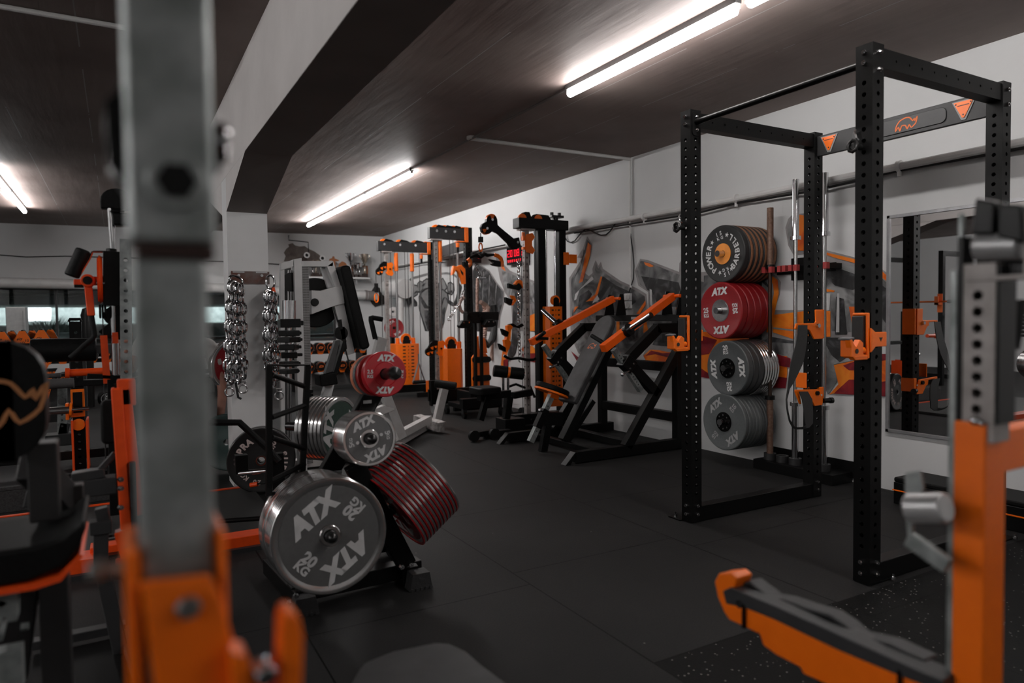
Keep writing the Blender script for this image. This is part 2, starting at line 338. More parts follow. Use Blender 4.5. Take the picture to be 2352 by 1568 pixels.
    def obj(s, name, mats, parent=None, bev=0.0, world=True, sharp=35, loc=None, bseg=2):
        if name in SPLIT:
            outs = []
            for a, c, f0, f1 in s.pc:
                q = MB(); q.v = s.v[a:c]; q.f = [[i-a for i in f] for f in s.f[f0:f1]]; q.m = s.m[f0:f1]
                outs.append(q.obj(SPLIT[name], mats, parent, bev, world, sharp, loc, bseg))
            return outs[0]
        if not isinstance(mats, (list, tuple)): mats = [mats]
        off = V((0, 0, 0))
        if parent is not None:
            r = parent
            while r.parent: r = r.parent
            off = r.location.copy()
        elif world:
            if loc is None:
                xs = [v.x for v in s.v]; ys = [v.y for v in s.v]; zs = [v.z for v in s.v]
                loc = ((min(xs)+max(xs))/2, (min(ys)+max(ys))/2, min(zs))
            off = V(loc)
        me = bpy.data.meshes.new(name); me.from_pydata([v-off for v in s.v], [], s.f)
        for m_ in mats: me.materials.append(m_)
        if len(mats) > 1: me.polygons.foreach_set('material_index', s.m)
        me.polygons.foreach_set('use_smooth', [True]*len(me.polygons)); me.update(); me.set_sharp_from_angle(angle=R(sharp))
        o = bpy.data.objects.new(name, me); COL.objects.link(o)
        if parent is not None: o.parent = parent
        else: o.location = off
        if bev:
            b = o.modifiers.new('bevel', 'BEVEL'); b.width = bev; b.segments = bseg; b.limit_method = 'ANGLE'; b.angle_limit = R(40); b.harden_normals = True
        return o
def tag(o, label=None, cat=None, group=None, kind=None):
    if label: o['label'] = label
    if cat: o['category'] = cat
    if group: o['group'] = group
    if kind: o['kind'] = kind
    return o
def thing(name, label, cat, loc=(0, 0, 0), group=None):
    o = bpy.data.objects.new(name, None); COL.objects.link(o); o.location = loc; o.empty_display_size = 0.1
    return tag(o, label, cat, group)
def dup(o, parent=None):
    c = o.copy(); COL.objects.link(c)
    if parent is not None: c.parent = parent
    for ch in o.children: dup(ch, c)
    return c
def place(o, loc, z=None, y=None, spin=0.0):
    """orient a thing so that its local Z points along z (and local Y near y)"""
    o.location = loc
    if z is not None:
        a, u, n = frame(z, y); M_ = Matrix((a, u, n)).transposed()
        # frame gives side = n x up ; make right handed (x, y, z)
        M_ = Matrix((u.cross(n), u, n)).transposed()
        M_ = M_ @ Matrix.Rotation(spin, 3, 'Z'); o.rotation_euler = M_.to_euler()
    return o
def struct(name, mb, m, **k):
    o = mb.obj(name, m, **k); o['kind'] = 'structure'; return o
_txt = {}
def text_geo(s, size=1.0, bold=0.02, shear=0.0, space=1.0):
    key = (s, bold, shear, space)
    if key not in _txt:
        cu = bpy.data.curves.new('t', 'FONT'); cu.body = s; cu.size = 1; cu.offset = bold; cu.shear = shear; cu.space_character = space
        cu.resolution_u = 3; cu.extrude = 0.0; cu.align_x = 'CENTER'; cu.align_y = 'CENTER'; cu.fill_mode = 'FRONT'
        o = bpy.data.objects.new('t', cu); COL.objects.link(o)
        dg = bpy.context.evaluated_depsgraph_get(); dg.update(); me = bpy.data.meshes.new_from_object(o.evaluated_get(dg))
        _txt[key] = ([v.co.copy() for v in me.vertices], [tuple(p.vertices) for p in me.polygons])
        bpy.data.objects.remove(o); bpy.data.curves.remove(cu); bpy.data.meshes.remove(me)
    vs, fs = _txt[key]
    return [v*size for v in vs], fs
def put_text(mb, s, o, ux, uy, size, lift=0.0008, sx=1.0, **k):
    vs, fs = text_geo(s, size, **k); o, ux, uy = V(o), V(ux), V(uy); n = ux.cross(uy).normalized()
    mb.add([o+ux*(v.x*sx)+uy*v.y+n*lift for v in vs], fs)
    return mb
def star(mb, o, ux, uy, r):
    pts = []
    for k in range(10):
        a = math.pi/2+k*math.pi/5; rr = r if k % 2 == 0 else r*.42; pts.append((math.cos(a)*rr, math.sin(a)*rr))
    mb.prism(pts, o, ux, uy, 0.001)
RHINO = [(-1, -.55), (-.92, -.1), (-.6, .32), (-.05, .5), (.35, .42), (.62, .08), (.78, .25), (.8, .02), (1.05, .4), (.9, -.2), (.5, -.5), (.3, -.2), (.12, -.55), (-.05, -.2), (-.4, -.16), (-.58, -.6), (-.72, -.2)]
def rhino(mb, o, ux, uy, s, w=0.06):
    """outline of a charging rhino drawn as one closed brush stroke"""
    o, ux, uy = V(o), V(ux), V(uy); nn = ux.cross(uy).normalized(); P_ = [V((x, y)) for x, y in RHINO]; n = len(P_); Q = []
    for i in range(n):
        a, b, c, d = P_[i-1], P_[i], P_[(i+1) % n], P_[(i+2) % n]
        for t in (0, .33, .66):
            cr = ((b*2)+(c-a)*t+(a*2-b*5+c*4-d)*t*t+(b*3-a-c*3+d)*t**3)*.5; Q.append(b.lerp(c, t)*.35+cr*.65)
    n = len(Q); L = []
    for i in range(n):
        t = Q[(i+1) % n]-Q[i-1]; t = t.normalized() if t.length > 1e-6 else V((1, 0)); q = V((-t.y, t.x))*w; L.append(((Q[i]-q)*s, (Q[i]+q)*s))
    W3 = lambda c: o+ux*c.x+uy*c.y+nn*.001
    mb.add([W3(a) for a, b in L]+[W3(b) for a, b in L], [(i, (i+1) % n, n+(i+1) % n, n+i) for i in range(n)])
def rrect(w, h, r, n=5):
    pts = []
    for cx, cy, a0 in ((w/2-r, h/2-r, 0), (-w/2+r, h/2-r, 90), (-w/2+r, -h/2+r, 180), (w/2-r, -h/2+r, 270)):
        for k in range(n+1):
            a = R(a0+90*k/n); pts.append((cx+r*math.cos(a), cy+r*math.sin(a)))
    return pts
def pad(name, m, parent, c, ux, uy, w, h, t, r=0.05, bev=0.012, **k):
    b = MB(); b.prism(rrect(w, h, r), c, ux, uy, t); return b.obj(name, m, parent, bev=bev, bseg=3, **k)
def bolts(mb, pts, n, r=0.011, h=0.008):
    n = V(n).normalized()
    for p in pts: mb.hold = True; mb.cyl(p, V(p)+n*h, r, r*.9, n=6); mb.cyl(V(p), V(p)+n*h*1.9, r*.5, n=8); mb.hold = False
X_, Y_, Z_ = V((1, 0, 0)), V((0, 1, 0)), V((0, 0, 1))
# ------------------------------------------------------------------ the room
WX, HC = 4.565, 2.81
BO = V((WX, 13.12, 0)); BD = V((-1, 0.098, 0)).normalized(); BN = V((-0.098, -1, 0)).normalized()   # back wall: origin, direction to the left, inward normal
def atb(px, py, off=0.0):
    o = V((0, 0, CAMH)); d = at(px, py, D=1)-o; b = BO+BN*off
    return o + d*((b-o).dot(BN)/d.dot(BN))
def sb(px, py=700): return (atb(px, py)-BO).dot(BD)
def bwp(s, z, off=0.0): return BO+BD*s+BN*off+V((0, 0, z))
b = MB(); b.bx(-6.4, 4.8, -3.4, 14.6, -0.2, 0); struct('floor', b, FLOORM, loc=(0, 0, 0))
b = MB(); b.bx(-6.4, 4.8, -3.4, 14.6, HC, HC+.2); struct('ceiling', b, CEILM, loc=(0, 0, 0))
b = MB(); b.bx(-6.6, -6.4, -3.4, 14.6, 0, HC); struct('wall_left', b, WALL)
b = MB(); b.bx(-6.4, 4.8, -3.6, -3.4, 0, HC); struct('wall_front', b, WALL)
# back wall with a window band
S0, S1, ZA, ZB = sb(772), 8.2, 0.80, 1.80
b = MB()
def bwall(mb, s0, s1, z0, z1, t=0.25, off=0.0): mb.bar(bwp(s0, (z0+z1)/2, off-t/2), bwp(s1, (z0+z1)/2, off-t/2), t, z1-z0)
bwall(b, -.2, S0, 0, HC); bwall(b, S1, 11.2, 0, HC); bwall(b, S0, S1, 0, ZA); bwall(b, S0, S1, ZB, HC)
b.cm = 1
# rough patch where the plaster has come off, with an old conduit scar
pp = [(652, 600), (656, 588), (652, 580), (657, 572), (664, 566), (662, 561), (672, 558), (677, 563), (688, 566), (700, 565), (708, 571), (722, 577), (732, 584), (741, 592), (746, 600)]
b.poly3([atb(x, y, 0.006) for x, y in pp], -BN*0.01)
b.cm = 0
struct('wall_back', b, [WALL, PLASTER])
b = MB()
for s in (S0+.02, S1-.02): b.bar(bwp(s, ZA, -.1), bwp(s, ZB, -.1), .05, .07, BN)
for z in (ZA+.025, ZB-.025): b.bar(bwp(S0, z, -.1), bwp(S1, z, -.1), .07, .05)
ns = 8
for k in range(1, ns): s = S0+(S1-S0)*k/ns; b.bar(bwp(s, ZA, -.1), bwp(s, ZB, -.1), .03, .05, BN)
wf = struct('window_1', b, DGREY)
g = MB(); g.bar(bwp(S0+.03, (ZA+ZB)/2, -.1), bwp(S1-.03, (ZA+ZB)/2, -.1), .006, ZB-ZA-.06); g.obj('pane', GLASS, wf)
# right wall with the spray-painted mural in its own surface
b = MB()
wy0, wy1 = at(927, 740, X=WX).y, at(903, 740, X=WX).y
wz0, wz1 = 0.75, 1.72
b.bx(WX, WX+.25, -3.4, wy0, 0, HC); b.bx(WX, WX+.25, wy1, 13.4, 0, HC); b.bx(WX, WX+.25, wy0, wy1, 0, wz0); b.bx(WX, WX+.25, wy0, wy1, wz1, HC)
MUR = [WALL, MG_GREY, MG_DARK, MG_LINE, MG_ORG, MG_RED, MG_WHT, MG_MID]
lay = {}
def mur(mi, pts, z=None, sc_=None, o=(0, 0), ly=1):
    if sc_: pts = [(o[0]+x/sc_, o[1]+y/sc_) for x, y in pts]
    lay['n'] = lay.get('n', 0)+1; b.cm = mi; q = [at(x, y, X=WX-0.0030*ly-.00003*lay['n']) for x, y in pts]
    b.add(q, [tuple(range(len(q)))])
G, DK, LN, OR, RD, WH, MD = 1, 2, 3, 4, 5, 6, 7
A_ = dict(sc_=4.125, o=(1280, 520))
mur(LN, [(283, 92), (332, 170), (310, 300), (262, 440), (300, 470), (335, 440), (332, 400), (363, 318), (390, 372), (413, 333), (432, 400), (600, 515), (765, 590), (845, 640), (860, 800), (900, 900), (870, 1100), (700, 1330), (400, 1330), (200, 1200), (130, 1050), (122, 900), (118, 620), (112, 488), (235, 300), (188, 295), (245, 205)], **A_)
mur(G, [(280, 120), (322, 170), (295, 300), (235, 490), (300, 500), (350, 450), (365, 350), (390, 400), (412, 360), (420, 420), (580, 530), (750, 610), (828, 660), (845, 820), (850, 1000), (700, 1280), (400, 1300), (210, 1180), (150, 1050), (140, 900), (135, 700), (130, 500), (225, 350), (260, 215)], ly=2, **A_)
mur(DK, [(250, 215), (262, 235), (215, 400), (140, 520), (160, 480), (225, 350), (240, 280)], ly=3, **A_)
mur(OR, [(290, 150), (322, 180), (312, 270), (240, 520), (205, 538), (240, 400)], ly=3, **A_)
mur(DK, [(430, 470), (560, 560), (740, 640), (760, 700), (640, 800), (500, 830), (400, 760), (380, 640)], ly=3, **A_)
mur(WH, [(170, 640), (330, 470), (345, 500), (210, 600), (180, 690), (160, 700)], ly=3, **A_)
mur(DK, [(210, 660), (300, 600), (330, 640), (300, 700), (380, 720), (280, 800), (190, 780)], ly=3, **A_)
mur(OR, [(412, 470), (425, 480), (385, 640), (340, 700), (270, 712), (360, 640)], ly=4, **A_)
mur(WH, [(380, 650), (400, 690), (330, 730), (350, 690)], ly=4, **A_)
mur(OR, [(200, 755), (150, 820), (165, 760)], ly=4, **A_)
mur(OR, [(835, 700), (838, 740), (780, 830), (750, 825)], ly=4, **A_)
mur(OR, [(840, 880), (860, 980), (815, 1010), (820, 900)], ly=4, **A_)
mur(OR, [(560, 900), (590, 900), (590, 1000), (560, 1000)], ly=4, **A_)
mur(DK, [(620, 900), (780, 900), (760, 1050), (640, 1120)], ly=3, **A_)
mur(RD, [(130, 1180), (190, 1230), (330, 1330), (200, 1300)], ly=4, **A_)
mur(OR, [(330, 1270), (430, 1160), (430, 1240), (350, 1340)], ly=4, **A_)
mur(OR, [(520, 1190), (600, 1190), (590, 1290), (520, 1280)], ly=4, **A_)
mur(LN, [(640, 1370), (800, 1370), (920, 1540), (880, 1560), (790, 1500)], **A_)
mur(OR, [(800, 1490), (920, 1540), (915, 1565), (850, 1540)], ly=2, **A_)
mur(LN, [(785, 305), (860, 318), (1180, 440), (1560, 520), (1560, 1000), (1130, 1290), (850, 1290), (810, 1220), (870, 1100), (860, 620), (768, 560), (735, 420)], **A_)
mur(G, [(790, 322), (860, 340), (1180, 465), (1500, 560), (1500, 900), (1150, 1000), (900, 1080), (875, 960), (872, 615), (785, 550), (750, 420)], ly=2, **A_)
mur(DK, [(795, 470), (1000, 500), (1150, 530), (1180, 640), (1180, 760), (960, 760), (900, 620), (850, 600)], ly=3, **A_)
mur(WH, [(875, 590), (895, 600), (900, 760), (880, 740)], ly=4, **A_)
mur(OR, [(820, 338), (870, 348), (915, 375), (880, 385), (835, 365)], ly=4, **A_)
mur(OR, [(1165, 690), (1180, 690), (1180, 790), (1120, 780)], ly=4, **A_)
mur(DK, [(900, 1120), (1100, 1140), (1090, 1010), (960, 1010)], ly=3, **A_)
mur(OR, [(815, 1225), (880, 1165), (960, 1170), (1060, 1190), (1110, 1180), (1128, 1290), (850, 1285)], ly=4, **A_)
mur(RD, [(835, 1225), (890, 1175), (1000, 1200), (1050, 1195), (1108, 1190), (1115, 1290), (1050, 1240), (930, 1210)], ly=5, **A_)
# right of the post: flames and bands
B_ = dict(sc_=3.92, o=(1540, 380))
mur(LN, [(80, 880), (100, 850), (280, 1000), (300, 1150), (270, 1500), (60, 1500)], **B_)
mur(LN, [(790, 905), (880, 950), (960, 1000), (995, 1050), (985, 1160), (935, 1300), (1205, 1300), (1205, 1490), (1700, 1490), (1700, 1620), (840, 1620), (800, 1400), (600, 1200), (280, 1100), (270, 960)], **B_)
mur(G, [(300, 990), (800, 960), (860, 1010), (880, 1100), (830, 1400), (600, 1560), (300, 1560)], ly=2, **B_)
mur(OR, [(805, 925), (890, 978), (965, 1030), (975, 1150), (945, 1290), (905, 1500), (862, 1500), (900, 1290), (932, 1150), (922, 1065), (875, 1015), (800, 955)], ly=3, **B_)
mur(DK, [(790, 985), (815, 1000), (885, 1080), (875, 1095), (800, 1030)], ly=3, **B_)
mur(OR, [(920, 1345), (1205, 1310), (1440, 1310), (1440, 1540), (1100, 1560), (920, 1500)], ly=3, **B_)
mur(MD, [(925, 1455), (1120, 1478), (1120, 1492), (925, 1470)], ly=4, **B_)
mur(LN, [(1035, 560), (1060, 480), (1100, 440), (1205, 430), (1205, 800), (1110, 810), (1060, 720)], **B_)
mur(MD, [(1050, 570), (1080, 480), (1150, 450), (1150, 790), (1110, 780), (1070, 700)], ly=2, **B_)
mur(OR, [(1150, 440), (1205, 450), (1205, 768), (1140, 765), (1130, 600)], ly=3, **B_)
mur(LN, [(1395, 760), (1670, 830), (1900, 930), (2010, 1010), (2060, 1120), (2060, 1480), (1960, 1500), (1640, 1520), (1390, 1530)], **B_)
mur(G, [(1395, 880), (1670, 900), (1900, 1010), (1990, 1100), (2000, 1480), (1640, 1500), (1450, 1490), (1440, 1150), (1395, 1130)], ly=2, **B_)
mur(OR, [(1395, 780), (1670, 845), (1900, 945), (1990, 1030), (1960, 1050), (1880, 990), (1660, 878), (1480, 830), (1395, 800)], ly=3, **B_)
mur(DK, [(1395, 940), (1500, 920), (1670, 980), (1750, 1080), (1640, 1120), (1480, 1080), (1395, 1000)], ly=3, **B_)
mur(OR, [(1395, 1108), (1480, 1125), (1470, 1140), (1395, 1135)], ly=3, **B_)
mur(WH, [(1395, 1150), (1440, 1150), (1430, 1300), (1395, 1310)], ly=3, **B_)
mur(DK, [(1490, 1180), (1560, 1200), (1590, 1520), (1480, 1520)], ly=3, **B_)
mur(WH, [(1500, 1150), (1520, 1150), (1520, 1500), (1490, 1500)], ly=4, **B_)
mur(OR, [(1605, 1270), (1700, 1270), (1700, 1500), (1650, 1500)], ly=3, **B_)
mur(DK, [(1830, 1020), (1960, 1120), (1960, 1450), (1850, 1300)], ly=3, **B_)
C_ = dict(sc_=3.733, o=(1540, 700))
mur(OR, [(258, 230), (700, 240), (760, 420), (860, 430), (1000, 440), (1000, 600), (980, 700), (760, 690), (700, 620), (258, 620)], ly=3, **C_)
mur(RD, [(258, 260), (400, 300), (330, 420), (258, 430)], ly=4, **C_)
mur(RD, [(258, 540), (330, 590), (700, 640), (800, 600), (1000, 625), (985, 715), (760, 700), (258, 618)], ly=4, **C_)
mur(RD, [(760, 410), (850, 400), (1030, 460), (1030, 540), (930, 520), (830, 470), (770, 440)], ly=4, **C_)
mur(G, [(700, 230), (1060, 330), (1060, 460), (860, 400), (760, 400), (690, 330)], ly=3, **C_)
mur(DK, [(780, 330), (850, 270), (1060, 310), (1060, 330), (880, 320), (800, 370)], ly=4, **C_)
mur(G, [(1290, 290), (1600, 270), (1600, 470), (1400, 510), (1430, 650), (1350, 770), (1290, 640)], ly=3, **C_)
mur(DK, [(1300, 280), (1590, 280), (1590, 400), (1450, 490), (1380, 430)], ly=4, **C_)
mur(OR, [(1400, 515), (1590, 475), (1800, 430), (1870, 430), (1870, 665), (1590, 700), (1360, 770), (1440, 680)], ly=3, **C_)
mur(RD, [(1420, 740), (1530, 640), (1590, 640), (1800, 660), (1870, 650), (1870, 785), (1590, 770), (1400, 760)], ly=4, **C_)
mur(RD, [(1480, 520), (1590, 480), (1590, 560), (1530, 560)], ly=4, **C_)
mur(RD, [(1800, 420), (1870, 420), (1870, 470), (1800, 480)], ly=4, **C_)
mur(G, [(2318, 700), (2352, 680), (2500, 690), (2500, 850), (2352, 840), (2318, 815)], ly=2)
mur(RD, [(2318, 822), (2400, 850), (2500, 880), (2500, 980), (2318, 945)], ly=3)
mur(OR, [(2318, 862), (2400, 880), (2500, 900), (2500, 930), (2318, 898)], ly=4)
# the far figure, wing and flames behind the cable machines
F_ = dict(sc_=7.838, o=(920, 560))
mur(MD, [(75, 760), (90, 700), (200, 600), (490, 520), (500, 560), (220, 640), (110, 730), (85, 790)], **F_)
mur(MD, [(690, 520), (830, 508), (960, 530), (1080, 640), (1100, 760), (1060, 660), (950, 570), (830, 545), (690, 560)], **F_)
mur(DK, [(75, 770), (130, 830), (180, 900), (300, 1050), (300, 1120), (250, 1130), (200, 1060), (135, 1130), (90, 1000)], **F_)
for q in ([(210, 900), (215, 800), (250, 750), (295, 760), (310, 820), (300, 900), (240, 940)], [(300, 850), (310, 720), (350, 680), (400, 700), (400, 800), (350, 860)], [(410, 820), (410, 680), (470, 640), (520, 660), (520, 800), (460, 830)], [(690, 720), (740, 650), (760, 630), (800, 700), (830, 780), (760, 860), (700, 800)], [(850, 800), (860, 720), (900, 700), (950, 740), (960, 830), (920, 900), (860, 880)]):
    mur(DK, [(x+(x-sum(p[0] for p in q)/len(q))*.26, y+(y-sum(p[1] for p in q)/len(q))*.26) for x, y in q], **F_); mur(MD, q, ly=2, **F_)
mur(MD, [(320, 950), (400, 820), (520, 790), (760, 800), (850, 900), (860, 1000), (840, 1100), (720, 1568), (480, 1568), (430, 1430), (330, 1130)], ly=2, **F_)
for q in ([(330, 940), (360, 870), (430, 800), (520, 780), (520, 800), (440, 825), (380, 880), (350, 960)], [(700, 800), (780, 815), (850, 880), (870, 1000), (850, 1000), (835, 900), (770, 840), (700, 820)], [(240, 880), (300, 830), (300, 870), (250, 900)], [(380, 760), (410, 720), (450, 700), (420, 760)], [(860, 860), (930, 830), (930, 870), (880, 890)], [(560, 1180), (620, 1250), (600, 1568), (570, 1568), (580, 1300)], [(740, 1200), (800, 1130), (780, 1400), (720, 1568), (700, 1568), (750, 1350)]): mur(DK, q, ly=4, **F_)
mur(DK, [(340, 930), (370, 940), (480, 1110), (520, 1110), (520, 1165), (430, 1160), (370, 1050)], ly=3, **F_)
mur(DK, [(690, 1100), (780, 960), (800, 960), (740, 1120), (700, 1160)], ly=3, **F_)
mur(DK, [(430, 1190), (520, 1200), (500, 1300), (540, 1568), (490, 1568), (440, 1400)], ly=3, **F_)
mur(DK, [(320, 1080), (345, 1180), (480, 1568), (440, 1568), (330, 1180)], ly=3, **F_)
mur(DK, [(800, 950), (860, 1000), (960, 1060), (1000, 950), (1060, 700), (1100, 770), (1040, 1050), (1010, 1100), (930, 1120), (850, 1070)], ly=3, **F_)
mur(LN, [(1290, 480), (1370, 330), (1600, 480), (1740, 700), (1865, 850), (1860, 1060), (1790, 1300), (1780, 1500), (1650, 1568), (1300, 1568)], **F_)
mur(DK, [(1300, 490), (1370, 350), (1590, 500), (1720, 710), (1845, 860), (1840, 1060), (1770, 1300), (1740, 1500), (1640, 1568), (1310, 1568)], ly=2, **F_)
for q in ([(1490, 500), (1500, 500), (1480, 1100), (1465, 1100)], [(1600, 560), (1612, 570), (1590, 1150), (1575, 1150)], [(1720, 720), (1732, 730), (1700, 1200), (1685, 1200)], [(1400, 450), (1470, 520), (1440, 800), (1420, 700)]): mur(G, q, ly=3, **F_)
D_ = dict(sc_=4.704, o=(840, 460))
mur(LN, [(1400, 590), (1450, 600), (1500, 700), (1560, 760), (1840, 880), (1840, 1411), (1590, 1411), (1570, 1100), (1500, 990), (1450, 850)], **D_)
mur(OR, [(1440, 600), (1470, 620), (1495, 720), (1512, 765), (1470, 740), (1450, 680)], ly=3, **D_)
mur(G, [(1470, 760), (1560, 790), (1830, 900), (1830, 1130), (1700, 1100), (1600, 1200), (1580, 1080), (1500, 960)], ly=2, **D_)
mur(DK, [(1600, 880), (1700, 920), (1760, 1050), (1700, 1140), (1640, 1411), (1600, 1411), (1610, 1000)], ly=3, **D_)
mur(OR, [(1700, 1290), (1760, 1250), (1830, 1220), (1830, 1411), (1720, 1411)], ly=3, **D_)
H_ = dict(sc_=4.9, o=(1040, 680))
mur(OR, [(600, 350), (660, 330), (640, 560), (560, 800), (560, 960), (530, 850), (560, 600)], **H_)
mur(DK, [(680, 90), (760, 100), (760, 400), (700, 640), (630, 740), (620, 650), (660, 480)], ly=3, **H_)
mur(RD, [(570, 720), (620, 700), (620, 800), (570, 800)], ly=3, **H_)
mur(RD, [(780, 650), (830, 640), (950, 640), (950, 750), (800, 720)], ly=2, **H_)
mur(OR, [(770, 600), (810, 550), (900, 560), (950, 640), (820, 645)], ly=3, **H_)
mur(G, [(880, 100), (960, 110), (960, 250), (900, 240)], ly=2, **H_)
wr = struct('wall_right', b, MUR)
b = MB(); b.bx(WX+.06, WX+.1, wy0, wy0+.04, wz0, wz1); b.bx(WX+.06, WX+.1, wy1-.04, wy1, wz0, wz1); b.bx(WX+.06, WX+.1, wy0, wy1, wz1-.04, wz1); b.bx(WX+.06, WX+.1, wy0, wy1, wz0, wz0+.04)
w2 = struct('window_2', b, WHT)
b = MB()
for k in range(24): z = wz0+.05+k*(wz1-wz0-.1)/24; b.box((WX+.05, (wy0+wy1)/2, z), (.03, wy1-wy0-.06, .003), (0, R(40), 0))
b.obj('blind', WHT, w2)
g = MB(); g.bx(WX+.075, WX+.08, wy0+.03, wy1-.03, wz0+.03, wz1-.03); g.obj('pane', GLASS, w2)
# beam on its pillar, with a haunch either side
BX0, BX1, BZ = 0.705, 0.985, 2.25
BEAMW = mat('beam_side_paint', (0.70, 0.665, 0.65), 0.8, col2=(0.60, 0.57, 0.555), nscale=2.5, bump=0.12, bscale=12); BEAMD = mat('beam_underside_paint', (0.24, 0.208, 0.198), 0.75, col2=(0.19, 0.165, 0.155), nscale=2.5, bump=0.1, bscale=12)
b = MB(); b.bx(BX0, BX1, -3.4, 13.1, BZ, HC); b.cm = 1; b.bx(BX0-.0, BX1+.0, -3.4, 13.1, BZ-.004, BZ-.001); struct('trim_1', b, [BEAMW, BEAMD], loc=(0, 0, 0))
b = MB(); b.bx(BX0, BX1, 5.39, 5.62, 0, BZ)
pil = struct('trim_2', b, PILM)
b = MB(); b.prism([(4.5, BZ), (5.39, BZ), (5.39, 2.0)], (BX0, 0, 0), Y_, Z_, BX1-BX0, off=(BX1-BX0)/2); b.m[-4] = 0
b.prism([(5.62, BZ), (6.51, BZ), (5.62, 2.0)], (BX0, 0, 0), Y_, Z_, BX1-BX0, off=(BX1-BX0)/2)
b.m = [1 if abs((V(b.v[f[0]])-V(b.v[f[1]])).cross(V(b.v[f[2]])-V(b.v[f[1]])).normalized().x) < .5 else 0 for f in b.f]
struct('trim_3', b, [BEAMW, BEAMD])
# outside the windows
b = MB(); b.prism([(13.9, .5), (14.4, .70), (20, .98), (31, 1.2), (31, .3), (13.9, .3)], (-22, 0, 0), Y_, Z_, 34, off=17)
struct('garden_slope', b, GRASSM)
g_ = lambda x, y, Y: at(x, y, Y=Y)
b = MB(); xw0 = g_(118, 735, 30).x; xw1 = g_(56, 735, 30).x; b.bx(xw0, 12, 30, 30.3, .8, 2.1); b.bx(-22, xw1, 30, 30.3, .8, 2.1); b.bx(xw1, xw0, 30.1, 30.4, .8, g_(100, 737, 30).z); struct('garden_wall', b, STONE)
b = MB(); zc = 1.70; xa_, xb_ = g_(78, 700, 17).x, g_(148, 700, 17).x
b.bx(-18, xa_, 13.9, 28, zc, zc+.1); b.bx(xb_, 10, 13.9, 28, zc, zc+.1); b.bx(xa_, xb_, 13.9, 15.2, zc, zc+.1); b.bx(xa_, xb_, 21, 28, zc, zc+.1)
for k in range(9): b.bx(-16, 8, 14.1+k*.8, 14.2+k*.8, zc-.05, zc)
for k in range(9): x = xa_+(xb_-xa_)*k/8; b.bx(x-.02, x+.02, 15.2, 21, zc-.03, zc+.02)
struct('canopy', b, DGREY)
b = MB(); b.bx(xa_, xb_, 15.2, 21, zc+.05, zc+.055); struct('canopy_sheet', b, TRANSL)
b = MB(); random.seed(5)
c_ = g_(112, 760, 19); cx, cy = c_.x, 19
for k in range(700):
    a = random.random()*6.283; r_ = random.random()*.6; l = .18+random.random()*.22; p = V((cx+math.cos(a)*r_, cy+math.sin(a)*r_*.5, .98)); q = p+V((math.cos(a)*l*.7, math.sin(a)*l*.4, l*(1.15-r_*.7)))
    e = V((random.uniform(-1, 1), random.uniform(-1, 1), 0))*.012
    b.add([p-e, p+e, q], [(0, 1, 2)])
tag(b.obj('ornamental_grass', GRASSM), 'clump of pale ornamental grass seen outside through the back window', 'plant')

# ------------------------------------------------------------------ ceiling lights
def tube_light(y0, y1, x, label, grp, m_=None):
    t = thing('ceiling_light', label, 'light', (x, (y0+y1)/2, HC-.09), grp)
    b = MB(); b.prism([(-.02, 0), (.02, 0), (.024, .032), (-.024, .032)], (x, (y0+y1)/2, HC-.0325), X_, Z_, y1-y0-.02)
    b.obj('fixture_housing', mat('shaded_housing', (.12, .12, .12), .5), t)  # dark colour stands in for the housing's shadow side
    b = MB(); b.bx(x-.012, x+.012, y0+.01, y0+.03, HC-.06, HC-.03); b.bx(x-.012, x+.012, y1-.03, y1-.01, HC-.06, HC-.03); b.obj('end_caps', WHT, t)
    b = MB(); L = y1-y0-.04; ys = [y0+.02, y0+.026, y0+.035] + [y1-.035, y1-.026, y1-.02]; b.tube([(x, y, HC-.062) for y in ys], [.012, .02, .026, .026, .02, .012], n=16)
    b.obj('tube', m_ or TUBEM, t)
tube_light(2.50, 4.04, 2.755, 'fluorescent tube light over the rack whose far end is in clear view', None)
tube_light(0.93, 2.47, 2.755, 'fluorescent tube light in the top right, cut off by the frame', None)
tube_light(-0.66, 0.90, 2.755, 'fluorescent tube light of the near row behind the viewer', None)
tube_light(10.10, 11.62, 2.765, 'farthest fluorescent tube of the row above the white machine', None, TUBEF)
tube_light(8.55, 10.08, 2.765, 'middle fluorescent tube of the row above the white machine', None, TUBEF)
tube_light(6.98, 8.53, 2.765, 'nearest fluorescent tube of the row above the white machine', None, TUBEF)
tube_light(10.2, 11.73, -1.074, 'fluorescent tube on the dark ceiling at the far left, its rounded end in view', None, TUBEL)
tube_light(8.6, 10.17, -1.074, 'fluorescent tube at the far left, nearer one just past the frame', None, TUBEL)
for i, y in enumerate((-2.4, -.6, 1.2, 3.0, 4.8)): tube_light(y, y+1.54, -4.3, 'unseen fluorescent tube added over the left aisle as fill', 'added fill tubes over the left aisle', TUBEF)  # unseen tube row, added to brighten the beam's left face
tube_light(-2.4, -.86, 2.755, 'fluorescent tube behind the viewer on the right', None)

